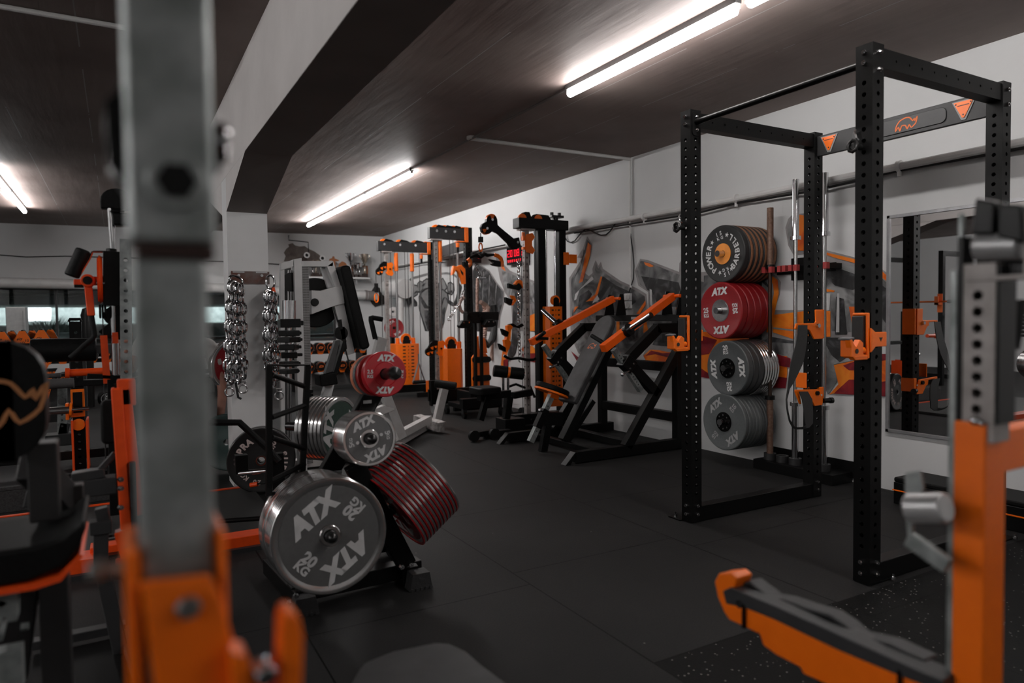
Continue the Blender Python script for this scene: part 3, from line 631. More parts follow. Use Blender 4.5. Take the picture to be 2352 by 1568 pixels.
# ------------------------------------------------------------------ pipes, conduits and cables
def pipe(name, pts, r, m, label, cat='pipe', grp=None, n=10, clamps=()):
    b = MB(); b.tube(pts, r, n); o = b.obj(name, m); tag(o, label, cat, grp)
    if clamps:
        for c in clamps: b2 = MB(); b2.cyl(V(c)-Y_*.012, V(c)+Y_*.012, r*1.45, n=12); b2.cyl(V(c), V(c)+V((0, 0, -r*2.6)), r*.5, n=8); b2.obj('pipe_clamp', m, o)
    return o
xw = WX-.05
pipe('wall_pipe', [(xw, .2, 2.175), (xw, 4.5, 2.175), (xw, 6.55, 2.20), (xw, 6.9, 2.20)], .026, PIPEW, 'white pipe running along the right wall above the rack and mural', clamps=[(xw, y, 2.178) for y in (1.9, 2.75, 4.14, 5.3)])
pipe('wall_cable', [(xw+.01, .2, 2.125), (xw, 2.0, 2.14), (xw, 2.75, 2.15), (xw, 3.4, 2.12), (xw, 4.14, 2.14), (xw, 4.6, 2.115), (xw, 5.3, 2.13), (xw, 6.5, 2.15)], .009, CABLE, 'black cable strapped under the white pipe on the right wall', 'cable', n=6)
pipe('wall_pipe', [at(x, y, X=xw) for x, y in ((1165, 564), (1100, 575), (1040, 588), (960, 602), (900, 612))], .016, PIPEW, 'thin grey pipe on the right wall behind the cable machines')
pipe('wall_cable', [at(x, y, X=xw-.02) for x, y in ((1160, 562), (1110, 572), (1060, 590), (1010, 599), (985, 601), (950, 608), (925, 614), (900, 616), (886, 612))], .008, CABLE, 'black cable sagging along the thin pipe behind the cable machines', 'cable', n=6)
pipe('hanging_cable', [at(x, y, X=WX-.02) for x, y in ((1299, 528), (1298, 545), (1303, 554), (1311, 557), (1320, 553), (1332, 538), (1343, 527), (1352, 527), (1368, 535), (1380, 540), (1392, 539), (1402, 530), (1412, 515), (1421, 505))], .007, CABLE, 'black cable looping below the pipe beside the black cable tower', 'cable', n=6)
pipe('hanging_cable', [at(x, y, X=WX-.02) for x, y in ((1440, 505), (1447, 518), (1449, 545), (1453, 572), (1456, 610), (1455, 640), (1450, 655), (1444, 672), (1440, 684))], .006, CABLE, 'black cable hanging straight down to the white socket on the mural', 'cable', n=6)
pipe('conduit', [at(1447, 365, X=WX-.02), at(1447, 430, X=WX-.02), at(1447, 500, X=WX-.02), at(1449, 660, X=WX-.02)], .012, PIPEW, 'thin vertical conduit on the right wall below the ceiling cable', 'conduit')
pipe('conduit', [(2.76, 5.55, HC-.02), (WX-.02, 5.55, HC-.02)], .016, PIPEW, 'thin conduit across the ceiling to the right wall', 'conduit')
pipe('conduit', [(2.76, 4.05, HC-.02), (2.76, 5.55, HC-.02), (2.76, 6.97, HC-.02)], .01, mat('grey_conduit', (.16, .14, .13), .6), 'dark conduit along the ceiling between the two rows of tubes', 'conduit')
b = MB(); c = (2.76, 5.55, HC-.025); b.cyl(c, (c[0], c[1], HC), .04, n=14); tag(b.obj('junction_box', PIPEW), 'round junction box on the ceiling where the conduits meet', 'junction box')
pipe('conduit', [(-3.5, 4.3, HC-.02), (.3, 4.3, HC-.02)], .014, PIPEW, 'thin conduit crossing the dark ceiling at the upper left', 'conduit')
def bpipe(name, pts, r, m, label, cat='pipe', off=.12, n=12):
    return pipe(name, [atb(x, y, off) for x, y in pts], r, m, label, cat, n=n)
bpipe('heating_pipe', [(-60, 648), (150, 652), (300, 655), (505, 662), (640, 668), (760, 674), (838, 678), (868, 680)], .085, PIPEW, 'thick white pipe running along the back wall above the windows')
b = MB(); p, q = atb(838, 678, .12), atb(858, 679, .12); b.cyl(p, p+(q-p)*.25, .1, n=16); b.cyl(p+(q-p)*.35, q, .092, n=16); tag(b.obj('pipe_collar', mat('dirty_pipe', (.28, .25, .24), .7)), 'stained collar at the right end of the thick white pipe', 'pipe collar')
b = MB(); c = atb(868, 682, .01); b.prism([(math.cos(a*.628)*(.17+.03*math.sin(a*3)), math.sin(a*.628)*(.2+.03*math.cos(a*2))) for a in range(10)], c, -BD, Z_, .02); struct('trim_4', b, mat('broken_hole', (.03, .025, .022), .9))
bpipe('wall_cable', [(-40, 582), (60, 590), (150, 588), (290, 592), (505, 600), (650, 607)], .008, CABLE, 'thin black cable run along the back wall above the thick pipe', 'cable', off=.02, n=6)
bpipe('conduit', [(663, 540), (663, 551), (708, 556), (709, 580)], .008, CABLE, 'bent dark conduit dropping to the bare plaster patch', 'conduit', off=.015, n=6)
b = MB(); b.tube([at(x, y, X=WX-.16) for x, y in ((893, 662), (932, 663))], .17, 16); tag(b.obj('ventilation_duct', PIPEW), 'fat grey duct on the right wall behind the first cable machine', 'duct')
b = MB(); b.cyl(at(921, 660, X=WX-.19), at(921, 900, X=WX-.19), .05, n=12); tag(b.obj('drain_pipe', PIPEW), 'grey vertical drain pipe behind the first cable machine', 'pipe')
# sockets
t = thing('wall_socket', 'pair of white surface sockets on the mural below the hanging cable', 'socket', at(1443, 690, X=WX))
b = MB()
for yy in (682, 700): c = at(1443, yy, X=WX-.02); b.box(c, (.04, .09, .075))
b.obj('socket_boxes', WHT, t, bev=.006)
b = MB()
for yy in (682, 700): c = at(1443, yy, X=WX-.041); b.cyl(c, c-X_*.01, .028, n=16)
b.obj('socket_faces', WORN, t)
# clock
p0, p1 = at(1163, 570, X=WX-.07), at(1207, 603, X=WX-.07)
t = thing('led_clock', 'black digital wall clock with red numerals by the cable tower', 'clock', (WX-.05, (p0.y+p1.y)/2, p1.z))
b = MB(); b.bx(WX-.07, WX-.005, p1.y, p0.y, p1.z, p0.z); b.obj('clock_case', BLK2, t, bev=.006)
b = MB(); cz = p0.z-(p0.z-p1.z)*.38
SEG = {'0': 'abcdef', '2': 'abged', '8': 'abcdefg', '1': 'bc', '5': 'afgcd'}
def seg7(ch, y, z, w, h, k):
    """seven segment numeral; y runs to the left as seen from the room"""
    L = {'a': (0, h, w, 0), 'g': (0, h/2, w, 0), 'd': (0, 0, w, 0), 'f': (0, h/2, 0, h/2), 'b': (w, h/2, 0, h/2), 'e': (0, 0, 0, h/2), 'c': (w, 0, 0, h/2)}
    for q in SEG[ch]:
        a, c, dw, dh = L[q]; b.bx(WX-.0725, WX-.0705, y-a+k/2, y-a-dw-k/2, z+c-k/2+(k*.6 if dh else 0), z+c+dh+k/2-(k*.6 if dh else 0))
W7 = p0.y-p1.y
for ch, f in (('2', .07), ('0', .22), ('0', .43), ('8', .58), ('2', .80)): seg7(ch, p0.y-W7*f, cz-.035, W7*.09, .08, .009)
for k in range(8): seg7('8' if k % 3 else '5', p0.y-W7*(.08+.11*k), p1.z+.035, W7*.04, .025, .005)
b.obj('numerals', LED, t)
# ------------------------------------------------------------------ power rack
RX0, RX1, RY0, RY1, RH, PW = 2.872, 4.034, 1.87, 2.97, 2.388, 0.08
rk = thing('power_rack', 'large black power rack with a pull-up bar in the right foreground', 'power rack', (RX0, RY0, 0))
def upright(x, y): b = MB(); b.perf((x+PW/2, y+PW/2, .004), (x+PW/2, y+PW/2, RH), PW, PW, Y_, pitch=.05, r=.0105, start=.12, end=.16); return b.obj('upright', BLK, rk)
for x in (RX0, RX1-PW):
    for y in (RY0, RY1): upright(x, y)
for y in (RY0, RY1):
    b = MB(); b.perf((RX0+PW, y+PW/2, RH-.055), (RX1-PW, y+PW/2, RH-.055), .066, .085, Z_, pitch=.1, r=.006, faces=(1, 1, 0, 0)); b.obj('top_crossmember', BLK, rk)
    b = MB(); b.bx(RX0+PW, RX1-PW, y+.006, y+PW-.006, .002, .092); b.obj('floor_crossmember', BLK, rk, bev=.004)
b = MB(); y0, y1 = RY0+PW, RY1; xb = RX1-.052
b.bx(xb-.004, xb+.024, y0, y1, 2.232, 2.36); lb = b.obj('logo_beam', DGREY, rk, bev=.003)
b = MB(); b.prism(rrect(.56, .085, .03), (xb-.0085, (y0+y1)/2-.02, 2.296), -Y_, Z_, .006); b.obj('name_plate', mat('grey_black_plate', (.03, .03, .031), .45), lb, bev=.002)
b = MB()
for y in (y1-.09, y0+.12): b.prism([(-.062, .05), (.062, .05), (.012, -.056), (-.012, -.056)], (xb-.007, y, 2.298), -Y_, Z_, .005)
b.obj('badge_borders', mat('pale_grey_border', (.3, .3, .3), .5), lb, bev=.002)
b = MB()
for y in (y1-.09, y0+.12): b.prism([(-.05, .043), (.05, .043), (.006, -.044), (-.006, -.044)], (xb-.011, y, 2.298), -Y_, Z_, .004)
b.obj('badges', ORG, lb)
b = MB()
for y in (y1-.09, y0+.12):
    for dy, dz in ((-.038, .032), (.038, .032), (0, -.028)): b.cyl((xb-.0135, y+dy, 2.298+dz), (xb-.012, y+dy, 2.298+dz), .0045, n=8)
    b.bx(xb-.0138, xb-.013, y-.03, y+.03, 2.318, 2.322)
b.obj('badge_marks', DTXT, lb)
b = MB(); rhino(b, (xb-.0125, (y0+y1)/2-.08, 2.30), -Y_, Z_, .062); b.obj('rhino_emblem', OTXT, lb)
b = MB(); b.cyl((RX0+.04, RY0+PW, 2.318), (RX0+.04, RY1, 2.318), .017, n=20); b.obj('pull_up_bar', BLK2, rk)
b = MB()
for y in (RY0+PW, RY1-.006): b.prism(rrect(.06, .14, .02), (RX0+.04, y+.003, 2.31), X_, Z_, .006)
b.obj('flanges', BLK, rk)
bl = MB()
for y in (RY0, RY1):
    for x, sg in ((RX0, -1), (RX1, 1)):
        for z in (RH-.035, RH-.08): bolts(bl, [(x, y+PW/2, z)], (sg, 0, 0), .012)
        for z in (.05, .1): bolts(bl, [(x, y+PW/2, z-.0)], (sg, 0, 0), .012)
    for x in (RX0+.045, RX1-.035):
        for z in (RH-.04, RH-.115): bolts(bl, [(x, y, z)], (0, -1, 0), .012)
        for z in (.05, .1): bolts(bl, [(x, y, z)], (0, -1, 0), .012)
bl.obj('bolts', CHR, rk)
for x in (RX0, RX1-PW):
    for y, sg in ((RY0, 0), (RY1, 1)):
        b = MB(); yy = y-.045 if sg == 0 else y+PW+.045
        xo = x+.10 if sg == 0 else x-.02
        b.box((xo if sg == 0 else x+.02, yy if sg else y+.03, .004), (.17 if sg == 0 else .08, .06 if sg == 0 else .1, .007)); o = b.obj('foot_plate', BLK, rk)
        b = MB(); bolts(b, [(xo+.05 if sg == 0 else x+.01, yy+.03 if sg == 0 else yy+.02, .008)], Z_, .011, .014); b.obj('anchor_bolt', CHR, o)
# j-hooks and pins on the rack
def j_hook(x, y, z, label, flange=True):
    """hook lying on the -X face of an upright whose corner is (x, y); z is its upper edge"""
    t = thing('j_hook', label, 'barbell hook', (x, y, z-.2))
    b = MB(); b.prism([(.0, 0), (.075, 0), (.075, -.012), (.012, -.012), (.012, -.16), (.012, -.188), (.075, -.188), (.075, -.205), (.01, -.205), (0, -.195)], (x-.012, y, z), Y_, Z_, .014)
    b.bx(x-.02, x-.006, y-.002, y+.01, z-.2, z)
    if flange: b.prism([(-.012, -.065), (.02, -.085), (.10, -.085), (.10, -.15), (.02, -.15), (-.012, -.175)], (x, y-.008, z), X_, Z_, .010)
    b.bx(x+.084, x+.094, y-.004 if not flange else y-.012, y+.05, z-.15, z-.085)
    b.prism([(-.012, -.205), (-.10, -.205), (-.125, -.185), (-.13, -.15), (-.14, -.112), (-.125, -.112), (-.108, -.135), (-.095, -.145), (-.07, -.115), (-.045, -.13), (-.045, -.18), (-.012, -.185)], (x, y+.015, z), X_, Z_, .028)
    b.bx(x-.13, x-.118, y, y+.055, z-.19, z-.118); b.bx(x-.11, x-.012, y, y+.055, z-.196, z-.184)
    b.obj('bracket', ORG, t, bev=.004)
    b = MB(); b.bx(x-.034, x-.016, y+.014, y+.068, z-.165, z-.014); b.obj('liner', mat('dark_plastic_liner', (.022, .022, .022), .4), t, bev=.004)
    b = MB(); b.box((x-.128, y+.028, z-.110), (.036, .055, .008), (0, R(-8), 0)); b.obj('lip_liner', mat('grey_plastic_liner', (.15, .15, .155), .35), t, bev=.002)
    b = MB(); b.cyl((x-.095, y-.002, z-.165), (x-.095, y+.0, z-.165), .011, n=12)
    if flange: b.prism([(-.012, .006), (.012, .006), (0, -.012)], (x+.055, y-.0135, z-.115), X_, Z_, .001)
    b.obj('hole_marks', DTXT, t)
    b = MB(); b.cyl((x-.07, y+.02, z-.165), (x-.02, y+.02, z-.165), .016, n=14); b.obj('pin', ORG, t, bev=.004)
    return t
j_hook(RX0-.002, RY0+.002, 1.216, 'orange barbell hook on the nearest front upright of the power rack')
j_hook(RX0-.002, RY1+.002, 1.213, 'orange barbell hook on the left front upright, beside the orange press arms', False)
def lock_pin(y, z, label):
    x = RX0-.002; t = thing('locking_pin', label, 'pin', (x, y, z))
    b = MB(); b.cyl((x, y, z), (x-.05, y, z), .013, n=12); b.tube([(x-.055, y+math.cos(a)*.021, z+math.sin(a)*.024) for a in [k*math.pi/4 for k in range(8)]], .009, 8, closed=True); b.obj('ring_handle', mat('gunmetal', (.05, .05, .05), .3, .8), t)
    b = MB(); b.tube([(x-.012, y+.0, z+.03), (x-.022, y+.004, z+.04), (x-.022, y+.012, z+.066), (x-.01, y+.015, z+.075)], .0065, 8); b.obj('spring_clip', CHR, t)
lock_pin(3.026, 1.72, 'pin with a ring handle high on the left front upright of the rack')
lock_pin(1.924, 1.945, 'pin with a ring handle high on the nearest front upright of the rack')
# safety strap between two orange brackets on the rear upright
CX = RX1-PW
t = thing('strap_bracket', 'orange upper strap bracket with a tall tab on the rear upright', 'bracket', (CX, RY1, 1.05))
b = MB(); zp = lambda L, Yv=2.955: [(at(1790+x/5.06, 690+y/5.06, Y=Yv).x, at(1790+x/5.06, 690+y/5.06, Y=Yv).z) for x, y in L]
b.prism(zp([(415, 105), (500, 105), (500, 445), (400, 450), (350, 350), (320, 330), (320, 290), (230, 285), (215, 295), (195, 340), (175, 330), (190, 265), (410, 260), (420, 240)]), (0, 2.955, 0), X_, Z_, .012)
b.bx(CX+.07, CX+.084, RY1-.015, RY1+.08, 1.05, 1.24); b.obj('bracket_plate', ORG, t, bev=.004)
b = MB(); b.cyl((CX+.0, RY1-.018, 1.135), (CX+.0, RY1-.04, 1.135), .014, n=12); b.obj('bolt', CHR, t); 
t = thing('strap_bracket', 'orange lower strap bracket with a black knob on the rear upright', 'bracket', (CX, RY1, .60))
b = MB(); b.prism(zp([(180, 1035), (460, 1030), (500, 1180), (490, 1215), (405, 1225), (355, 1130), (325, 1120), (320, 1060), (225, 1060), (250, 1200), (235, 1205), (180, 1060)]), (0, 2.955, 0), X_, Z_, .012); b.bx(CX-.09, CX-.08, RY1-.01, RY1+.07, .73, .83); b.bx(CX+.05, CX+.084, RY1-.014, RY1+.085, .63, .73); b.obj('bracket_plate', ORG, t, bev=.004)
b = MB(); b.cyl((CX+.07, RY1-.02, .64), (CX+.115, RY1-.035, .64), .016, n=12); b.cyl((CX+.115, RY1-.035, .64), (CX+.135, RY1-.04, .64), .02, n=12); b.cyl((CX+.0, RY1-.018, .695), (CX+.0, RY1-.035, .695), .014, n=12); b.obj('knob', BLK2, t)
b = MB(); b.bx(CX+.01, CX+.06, RY1-.0195, RY1-.0185, .672, .684); b.obj('sticker', WTXT, t)
b = MB(); st = [((215, 290), (320, 290)), ((205, 400), (320, 400)), ((185, 520), (310, 520)), ((150, 640), (290, 640)), ((125, 740), (265, 740)), ((110, 850), (215, 850)), ((98, 950), (165, 950)), ((90, 1030), (115, 1030)), ((72, 1150), (86, 1150)), ((78, 1240), (92, 1240)), ((88, 1310), (102, 1305)), ((108, 1400), (122, 1390)), ((150, 1480), (165, 1462)), ((200, 1497), (205, 1474)), ((270, 1497), (260, 1470)), ((340, 1478), (305, 1450)), ((385, 1430), (292, 1415)), ((387, 1300), (285, 1300)), ((376, 1150), (260, 1150)), ((325, 1060), (225, 1060))]
L = []
for i, (a, c) in enumerate(st): yy = 2.935 - .02*math.sin(i/19*3.14); L.append((at(1790+a[0]/5.06, 690+a[1]/5.06, Y=yy), at(1790+c[0]/5.06, 690+c[1]/5.06, Y=yy-.004)))
n = len(L); vs = [a for a, c in L]+[c for a, c in L]; th = V((.0, -.005, .002))
vs2 = [v+th for v in vs]; fs = []
for i in range(n-1): fs += [(i, i+1, n+i+1, n+i), (2*n+i, 3*n+i, 3*n+i+1, 2*n+i+1), (i, 2*n+i, 2*n+i+1, i+1), (n+i, n+i+1, 3*n+i+1, 3*n+i)]
b.add(vs+vs2, fs); o = tag(b.obj('safety_strap', mat('black_webbing', (.02, .02, .02), .6, bump=.2, bscale=300), sharp=60), 'black webbing safety strap looped between two orange brackets on the rear upright', 'strap')

# ------------------------------------------------------------------ weight plates
def plate_body(R_, t, style):
    b = MB(); h = t/2; bo = .0255
    if style == 'bumper':
        pr = [(bo, -h), (bo, h), (.05, h), (.08, h-.004), (R_*.86, h-.004), (R_*.90, h), (R_-.006, h), (R_, h-.006), (R_, -h+.006), (R_-.006, -h), (R_*.90, -h), (R_*.86, -h+.004), (.08, -h+.004), (.05, -h)]
    elif style == 'thin':
        pr = [(bo, -h), (bo, h), (R_-.004, h), (R_, h-.004), (R_, -h+.004), (R_-.004, -h)]
    else:   # steel calibrated plate: raised rim
        pr = [(bo, -h), (bo, h), (bo+.012, h), (bo+.016, h-.003), (R_*.86, h-.003), (R_*.885, h), (R_-.004, h), (R_, h-.004), (R_, -h+.004), (R_-.004, -h), (R_*.885, -h), (R_*.86, -h+.003), (bo+.016, -h+.003), (bo+.012, -h)]
    b.lathe(pr, n=72); return b
def disc(b, r0, r1, z, t=.001, n=64): b.lathe([(r0, z), (r1, z), (r1, z+t), (r0, z+t)], n=n)
def ring_text(b, s, r, a0, a1, size, z, flip=False, **k):
    n = len(s)
    for i, c in enumerate(s):
        if c == ' ': continue
        a = R(a0+(a1-a0)*(i/(n-1) if n > 1 else 0)); rad = V((math.cos(a), math.sin(a), 0)); tan = V((math.sin(a), -math.cos(a), 0))
        if flip: u, x = -rad, -tan
        else: u, x = rad, tan
        if c == '*': star(b, rad*r+Z_*z, x, u, size*.34)
        else: put_text(b, c, rad*r+Z_*z, x, u, size, **k)
def words_in(b, s, r, ang, size, z, **k):
    """as words(), its top turned towards the hub"""
    a = R(ang); rad = V((math.cos(a), math.sin(a), 0)); tan = V((math.sin(a), -math.cos(a), 0)); put_text(b, s, rad*r+Z_*z, -tan, -rad, size, **k)
def words(b, s, r, ang, size, z, **k):
    """a word set across the plate: centre at angle ang, its top turned outwards"""
    a = R(ang); rad = V((math.cos(a), math.sin(a), 0)); tan = V((math.sin(a), -math.cos(a), 0)); put_text(b, s, rad*r+Z_*z, tan, rad, size, **k)
def mk_plate(name, R_, t, style, m_body, cat='weight plate'):
    o = plate_body(R_, t, style).obj(name, m_body, world=False); o['category'] = cat; return o
def stack(proto, front, axis, n, pitch, label, group=None, spin=0.0, upv=None, first=0, lab2=None, jit=.004, plain=None):
    """plates on a peg: the first shows its face, the rest are copies of the plain body behind it"""
    ax = V(axis).normalized(); front = V(front); outs = []
    ords = ['', 'second', 'third', 'fourth', 'fifth', 'sixth', 'seventh', 'eighth', 'ninth', 'tenth', 'eleventh', 'twelfth', 'thirteenth', 'fourteenth', 'fifteenth']
    for i in range(n):
        c = dup(proto if i == 0 else (plain or proto)) if (i+first) else proto
        jx = V((random.uniform(-1, 1), random.uniform(-1, 1), random.uniform(-1, 0)))*jit if i else V((0, 0, 0))
        place(c, front-ax*(i*pitch)+jx, z=ax, y=upv, spin=spin if i == 0 else random.random()*3)
        c['label'] = label[0] if i == 0 else label[1] % ords[i]
        if group: c['group'] = group
        outs.append(c)
    return outs
def retire(o):
    for c in list(o.children): retire(c)
    bpy.data.objects.remove(o)
# wall rack: a dark rail with four pegs
wz = [1.691, 1.245, .793, .365]; wy = [3.965, 3.98, 3.908, 3.945]; wxf = [4.15]*4; wy = [y-.012 for y in wy]
t = thing('plate_storage_rack', 'black wall rail with four pegs full of round plates beside the power rack', 'plate rack', (WX, 3.95, .15))
b = MB(); b.bx(WX-.07, WX-.005, 3.91, 3.99, .14, 1.86); 
for z in (.35, .80, 1.25, 1.68): b.bx(WX-.014, WX-.002, 3.84, 4.06, z-.05, z+.05)
b.obj('wall_rail', BLK, t, bev=.003)
for i in range(4): b = MB(); b.cyl((WX-.06, wy[i], wz[i]), (4.10, wy[i], wz[i]), .0248, n=20); b.obj('peg', CHR, t)
AX = V((-1, 0, 0))
# 1 black power barbell bumpers with an orange hub
p = mk_plate('bumper_plate', .225, .052, 'bumper', mat('black_bumper', (.018, .018, .018), .55, nscale=200)); pl = mk_plate('bumper_plate', .225, .052, 'bumper', MATS['black_bumper'])
b = MB()
for zz in (-.008, .0): pass
b.lathe([(.2252, -.012), (.2262, -.010), (.2262, .012), (.2252, .014)], n=72, close=True); b.obj('fleck_band', COPPER, pl)
b = MB(); disc(b, .026, .082, .0225, .004); b.obj('hub', mat('orange_hub', (.86, .30, .05), .45), p)
b = MB(); z = .0228
ring_text(b, 'POWER', .150, 228, 152, .068, z, bold=.035); ring_text(b, 'BARBELL', .150, -50, 50, .064, z, flip=True, bold=.03)
for a in (133, 68, 252, 300): ring_text(b, '*', .150, a, a, .06, z)
ring_text(b, '15', .165, 106, 92, .045, z, bold=.03); ring_text(b, 'KG', .128, 106, 88, .036, z, bold=.03); ring_text(b, '15', .165, 286, 272, .045, z, bold=.03); ring_text(b, 'KG', .128, 286, 268, .036, z, bold=.03)
b.obj('lettering', WTXT, p)
ga = 'black copper flecked bumper plates on the top wall peg'
stack(p, (4.185, wy[0], wz[0]), AX, 1, .06, ('black bumper plate with orange hub and round lettering, front of the top wall peg', ''), ga, spin=R(6))
ords = ['second', 'third', 'fourth', 'fifth', 'sixth', 'seventh']
for i in range(6):
    c = dup(pl) if i else pl; place(c, (4.24+i*.052, wy[0], wz[0]-.0), z=AX); c['label'] = 'black bumper with copper flecked tread, %s from the front on the top wall peg' % ords[i]; c['group'] = ga
# 2 red 25 kg
p = mk_plate('bumper_plate', .225, .064, 'bumper', REDR); pl = mk_plate('bumper_plate', .225, .064, 'bumper', REDR)
b = MB(); disc(b, .026, .082, .0285, .004); disc(b, .080, .088, .0285, .002); b.obj('steel_hub', STEEL, p)
b = MB(); z = .0288
words(b, 'ATX', .15, 90, .075, z, bold=.07, shear=.25); words(b, 'ATX', .15, 270, .075, z, bold=.07, shear=.25)
for sg in (1, -1):
    put_text(b, '25', (-.152*sg, .014*sg, z), X_*sg, Y_*sg, .055, bold=.04); put_text(b, 'KG', (-.152*sg, -.028*sg, z), X_*sg, Y_*sg, .04, bold=.04)
b.obj('lettering', WTXT, p)
ga = 'red 25 kg bumper plates on the second wall peg'
stack(p, (4.178, wy[1], wz[1]), AX, 1, .06, ('red 25 kg bumper plate with steel hub, front of the second wall peg', ''), ga, spin=R(5))
for i in range(4):
    c = dup(pl) if i else pl; place(c, (4.248+i*.068, wy[1]+random.uniform(-.003, .003), wz[1]), z=AX); c['label'] = 'plain red bumper plate, %s from the front on the second wall peg' % ords[i]; c['group'] = ga
# 3 dark grey 20 kg, then thin steel ones
def bolt_hub(p, z):
    b = MB(); disc(b, .026, .078, z, .005); b.obj('hub', mat('black_chrome_hub', (.03, .03, .03), .12, .9), p)
    b = MB()
    for k in range(8): a = k*math.pi/4; b.cyl((math.cos(a)*.055, math.sin(a)*.055, z+.004), (math.cos(a)*.055, math.sin(a)*.055, z+.011), .0065, n=8)
    b.obj('hub_bolts', CHR, p)
p = mk_plate('bumper_plate', .215, .056, 'bumper', GRYR); pl = mk_plate('bumper_plate', .215, .056, 'bumper', mat('darker_grey_rubber', (.045, .048, .05), .5))
bolt_hub(p, .0245); b = MB(); z = .0248
words(b, 'ATX', .142, 8, .07, z, bold=.07, shear=.25); words(b, 'ATX', .142, 188, .07, z, bold=.07, shear=.25)
words(b, '20', .16, 98, .05, z, bold=.04); words(b, 'KG', .122, 98, .038, z, bold=.04); words(b, '20', .16, 278, .05, z, bold=.04); words(b, 'KG', .122, 278, .038, z, bold=.04)
b.obj('lettering', WTXT, p)
ga = 'dark grey 20 kg plates on the third wall peg'
stack(p, (4.175, wy[2], wz[2]), AX, 1, .06, ('dark grey 20 kg bumper plate with bolted hub, front of the third wall peg', ''), ga, spin=0)
for i in range(2):
    c = dup(pl) if i else pl; place(c, (4.235+i*.060, wy[2], wz[2]), z=AX); c['label'] = 'dark grey bumper plate, %s from the front on the third wall peg' % ords[i]; c['group'] = ga
pl = mk_plate('steel_plate', .225, .024, 'steel', STEELP)
for i in range(6):
    c = dup(pl) if i else pl; place(c, (4.34+i*.028, wy[2]+.01, wz[2]-.004), z=AX); c['label'] = 'thin polished steel plate, %s from the wall on the third wall peg' % (['sixth', 'fifth', 'fourth', 'third', 'second', 'first'][i]); c['group'] = 'thin steel plates at the back of the third wall peg'
# 4 lighter grey 10 kg
p = mk_plate('bumper_plate', .225, .036, 'bumper', GRYR2); pl = mk_plate('bumper_plate', .225, .036, 'bumper', GRYR2); pb = mk_plate('bumper_plate', .225, .026, 'bumper', GRYR)
bolt_hub(p, .0145); b = MB(); z = .0148
words(b, 'ATX', .15, 128, .07, z, bold=.07, shear=.25); words(b, 'ATX', .15, 308, .07, z, bold=.07, shear=.25)
words(b, '10', .168, 52, .045, z, bold=.04); words(b, 'KG', .132, 52, .036, z, bold=.04); words(b, '10', .168, 232, .045, z, bold=.04); words(b, 'KG', .132, 232, .036, z, bold=.04)
b.obj('lettering', GTXT, p)
ga = 'grey 10 kg plates on the lowest wall peg'
stack(p, (4.165, wy[3], wz[3]), AX, 1, .06, ('grey 10 kg bumper plate with bolted hub, front of the lowest wall peg', ''), ga, spin=0)
for i in range(4):
    c = dup(pl) if i else pl; place(c, (4.205+i*.038, wy[3], wz[3]), z=AX); c['label'] = 'grey bumper plate, %s from the front on the lowest wall peg' % ords[i]; c['group'] = ga
for i in range(5):
    c = dup(pb) if i else pb; place(c, (4.358+i*.031, wy[3]+.004, wz[3]-.002), z=AX); c['label'] = 'darker slim grey plate, %s from the wall on the lowest wall peg' % (['fifth', 'fourth', 'third', 'second', 'first'][i]); c['group'] = ga

# ------------------------------------------------------------------ barbells in their floor stand, mirror
BXx = 4.42; by = [3.713, 3.480, 3.236]
t = thing('barbell_holder', 'black floor stand holding three upright barbells against the wall', 'barbell stand', (BXx, 3.4, 0))
b = MB(); b.bx(BXx-.09, WX-.012, 3.10, 3.80, .0, .075); b.bx(WX-.014, WX-.004, 2.98, 3.84, .03, .15); b.obj('base', BLK, t, bev=.003)
b = MB()
for y in (by[0], (by[0]+by[1])/2+.0, by[1], by[2]): b.lathe([(.030, .075), (.046, .075), (.046, .125), (.030, .125)], o=(BXx, y, 0), n=24)
b.obj('sockets', DGREY, t)
t = thing('barbell_bracket', 'black wall bracket with red lined clips gripping the upright barbells', 'bracket', (WX, 3.4, 1.55))
b = MB(); b.bx(WX-.012, WX-.002, 3.24, 3.76, 1.52, 1.585); b.bx(WX-.02, WX-.002, 3.40, 3.62, 1.47, 1.64)
cl = [3.745, 3.68, 3.60, 3.555, 3.50, 3.455, 3.27, 3.205]
for y in cl: b.bx(WX-.18, WX-.008, y-.012, y+.012, 1.535, 1.575)
b.obj('wall_plate', BLK, t, bev=.002)
b = MB()
for y in cl: b.bx(WX-.186, WX-.15, y-.015, y+.015, 1.532, 1.578)
b.obj('liners', mat('pinkish_red_liner', (.42, .05, .05), .5), t)
def barbell(y, z0, z1, m_sl, m_sh, label, sl=.42, rs=.025):
    t = thing('barbell', label, 'barbell', (BXx, y, z0))
    b = MB(); b.cyl((BXx, y, z0+.01), (BXx, y, z1-.01), .0142, n=16); b.obj('shaft', m_sh, t)
    for a, c in ((z0, z0+sl), (z1-sl, z1)):
        b = MB(); b.cyl((BXx, y, a), (BXx, y, c), rs, n=20); o = b.obj('sleeve', m_sl, t, bev=.002)
    for c in (z0+sl, z1-sl-.03): b = MB(); b.cyl((BXx, y, c), (BXx, y, c+.03), .038, n=20); b.obj('collar', BLK2 if m_sl is RUST else CHR, t, bev=.002)
barbell(by[0], .105, 2.035, RUST, mat('brown_bar', (.05, .03, .022), .45, .7), 'rusty brown barbell with black collars, leftmost in the floor stand', sl=.44)
barbell(by[1], .10, 2.212, CHR, STEEL, 'chrome barbell standing between the rusty bar and the rear upright')
barbell(by[2], .10, 2.216, CHR, STEEL, 'chrome barbell standing just right of the rear upright')
y0, y1, z0, z1 = 1.72, 2.849, .402, 1.867
t = thing('wall_mirror', 'tall wall mirror in a thin aluminium frame at the right', 'mirror', (WX, (y0+y1)/2, z0))
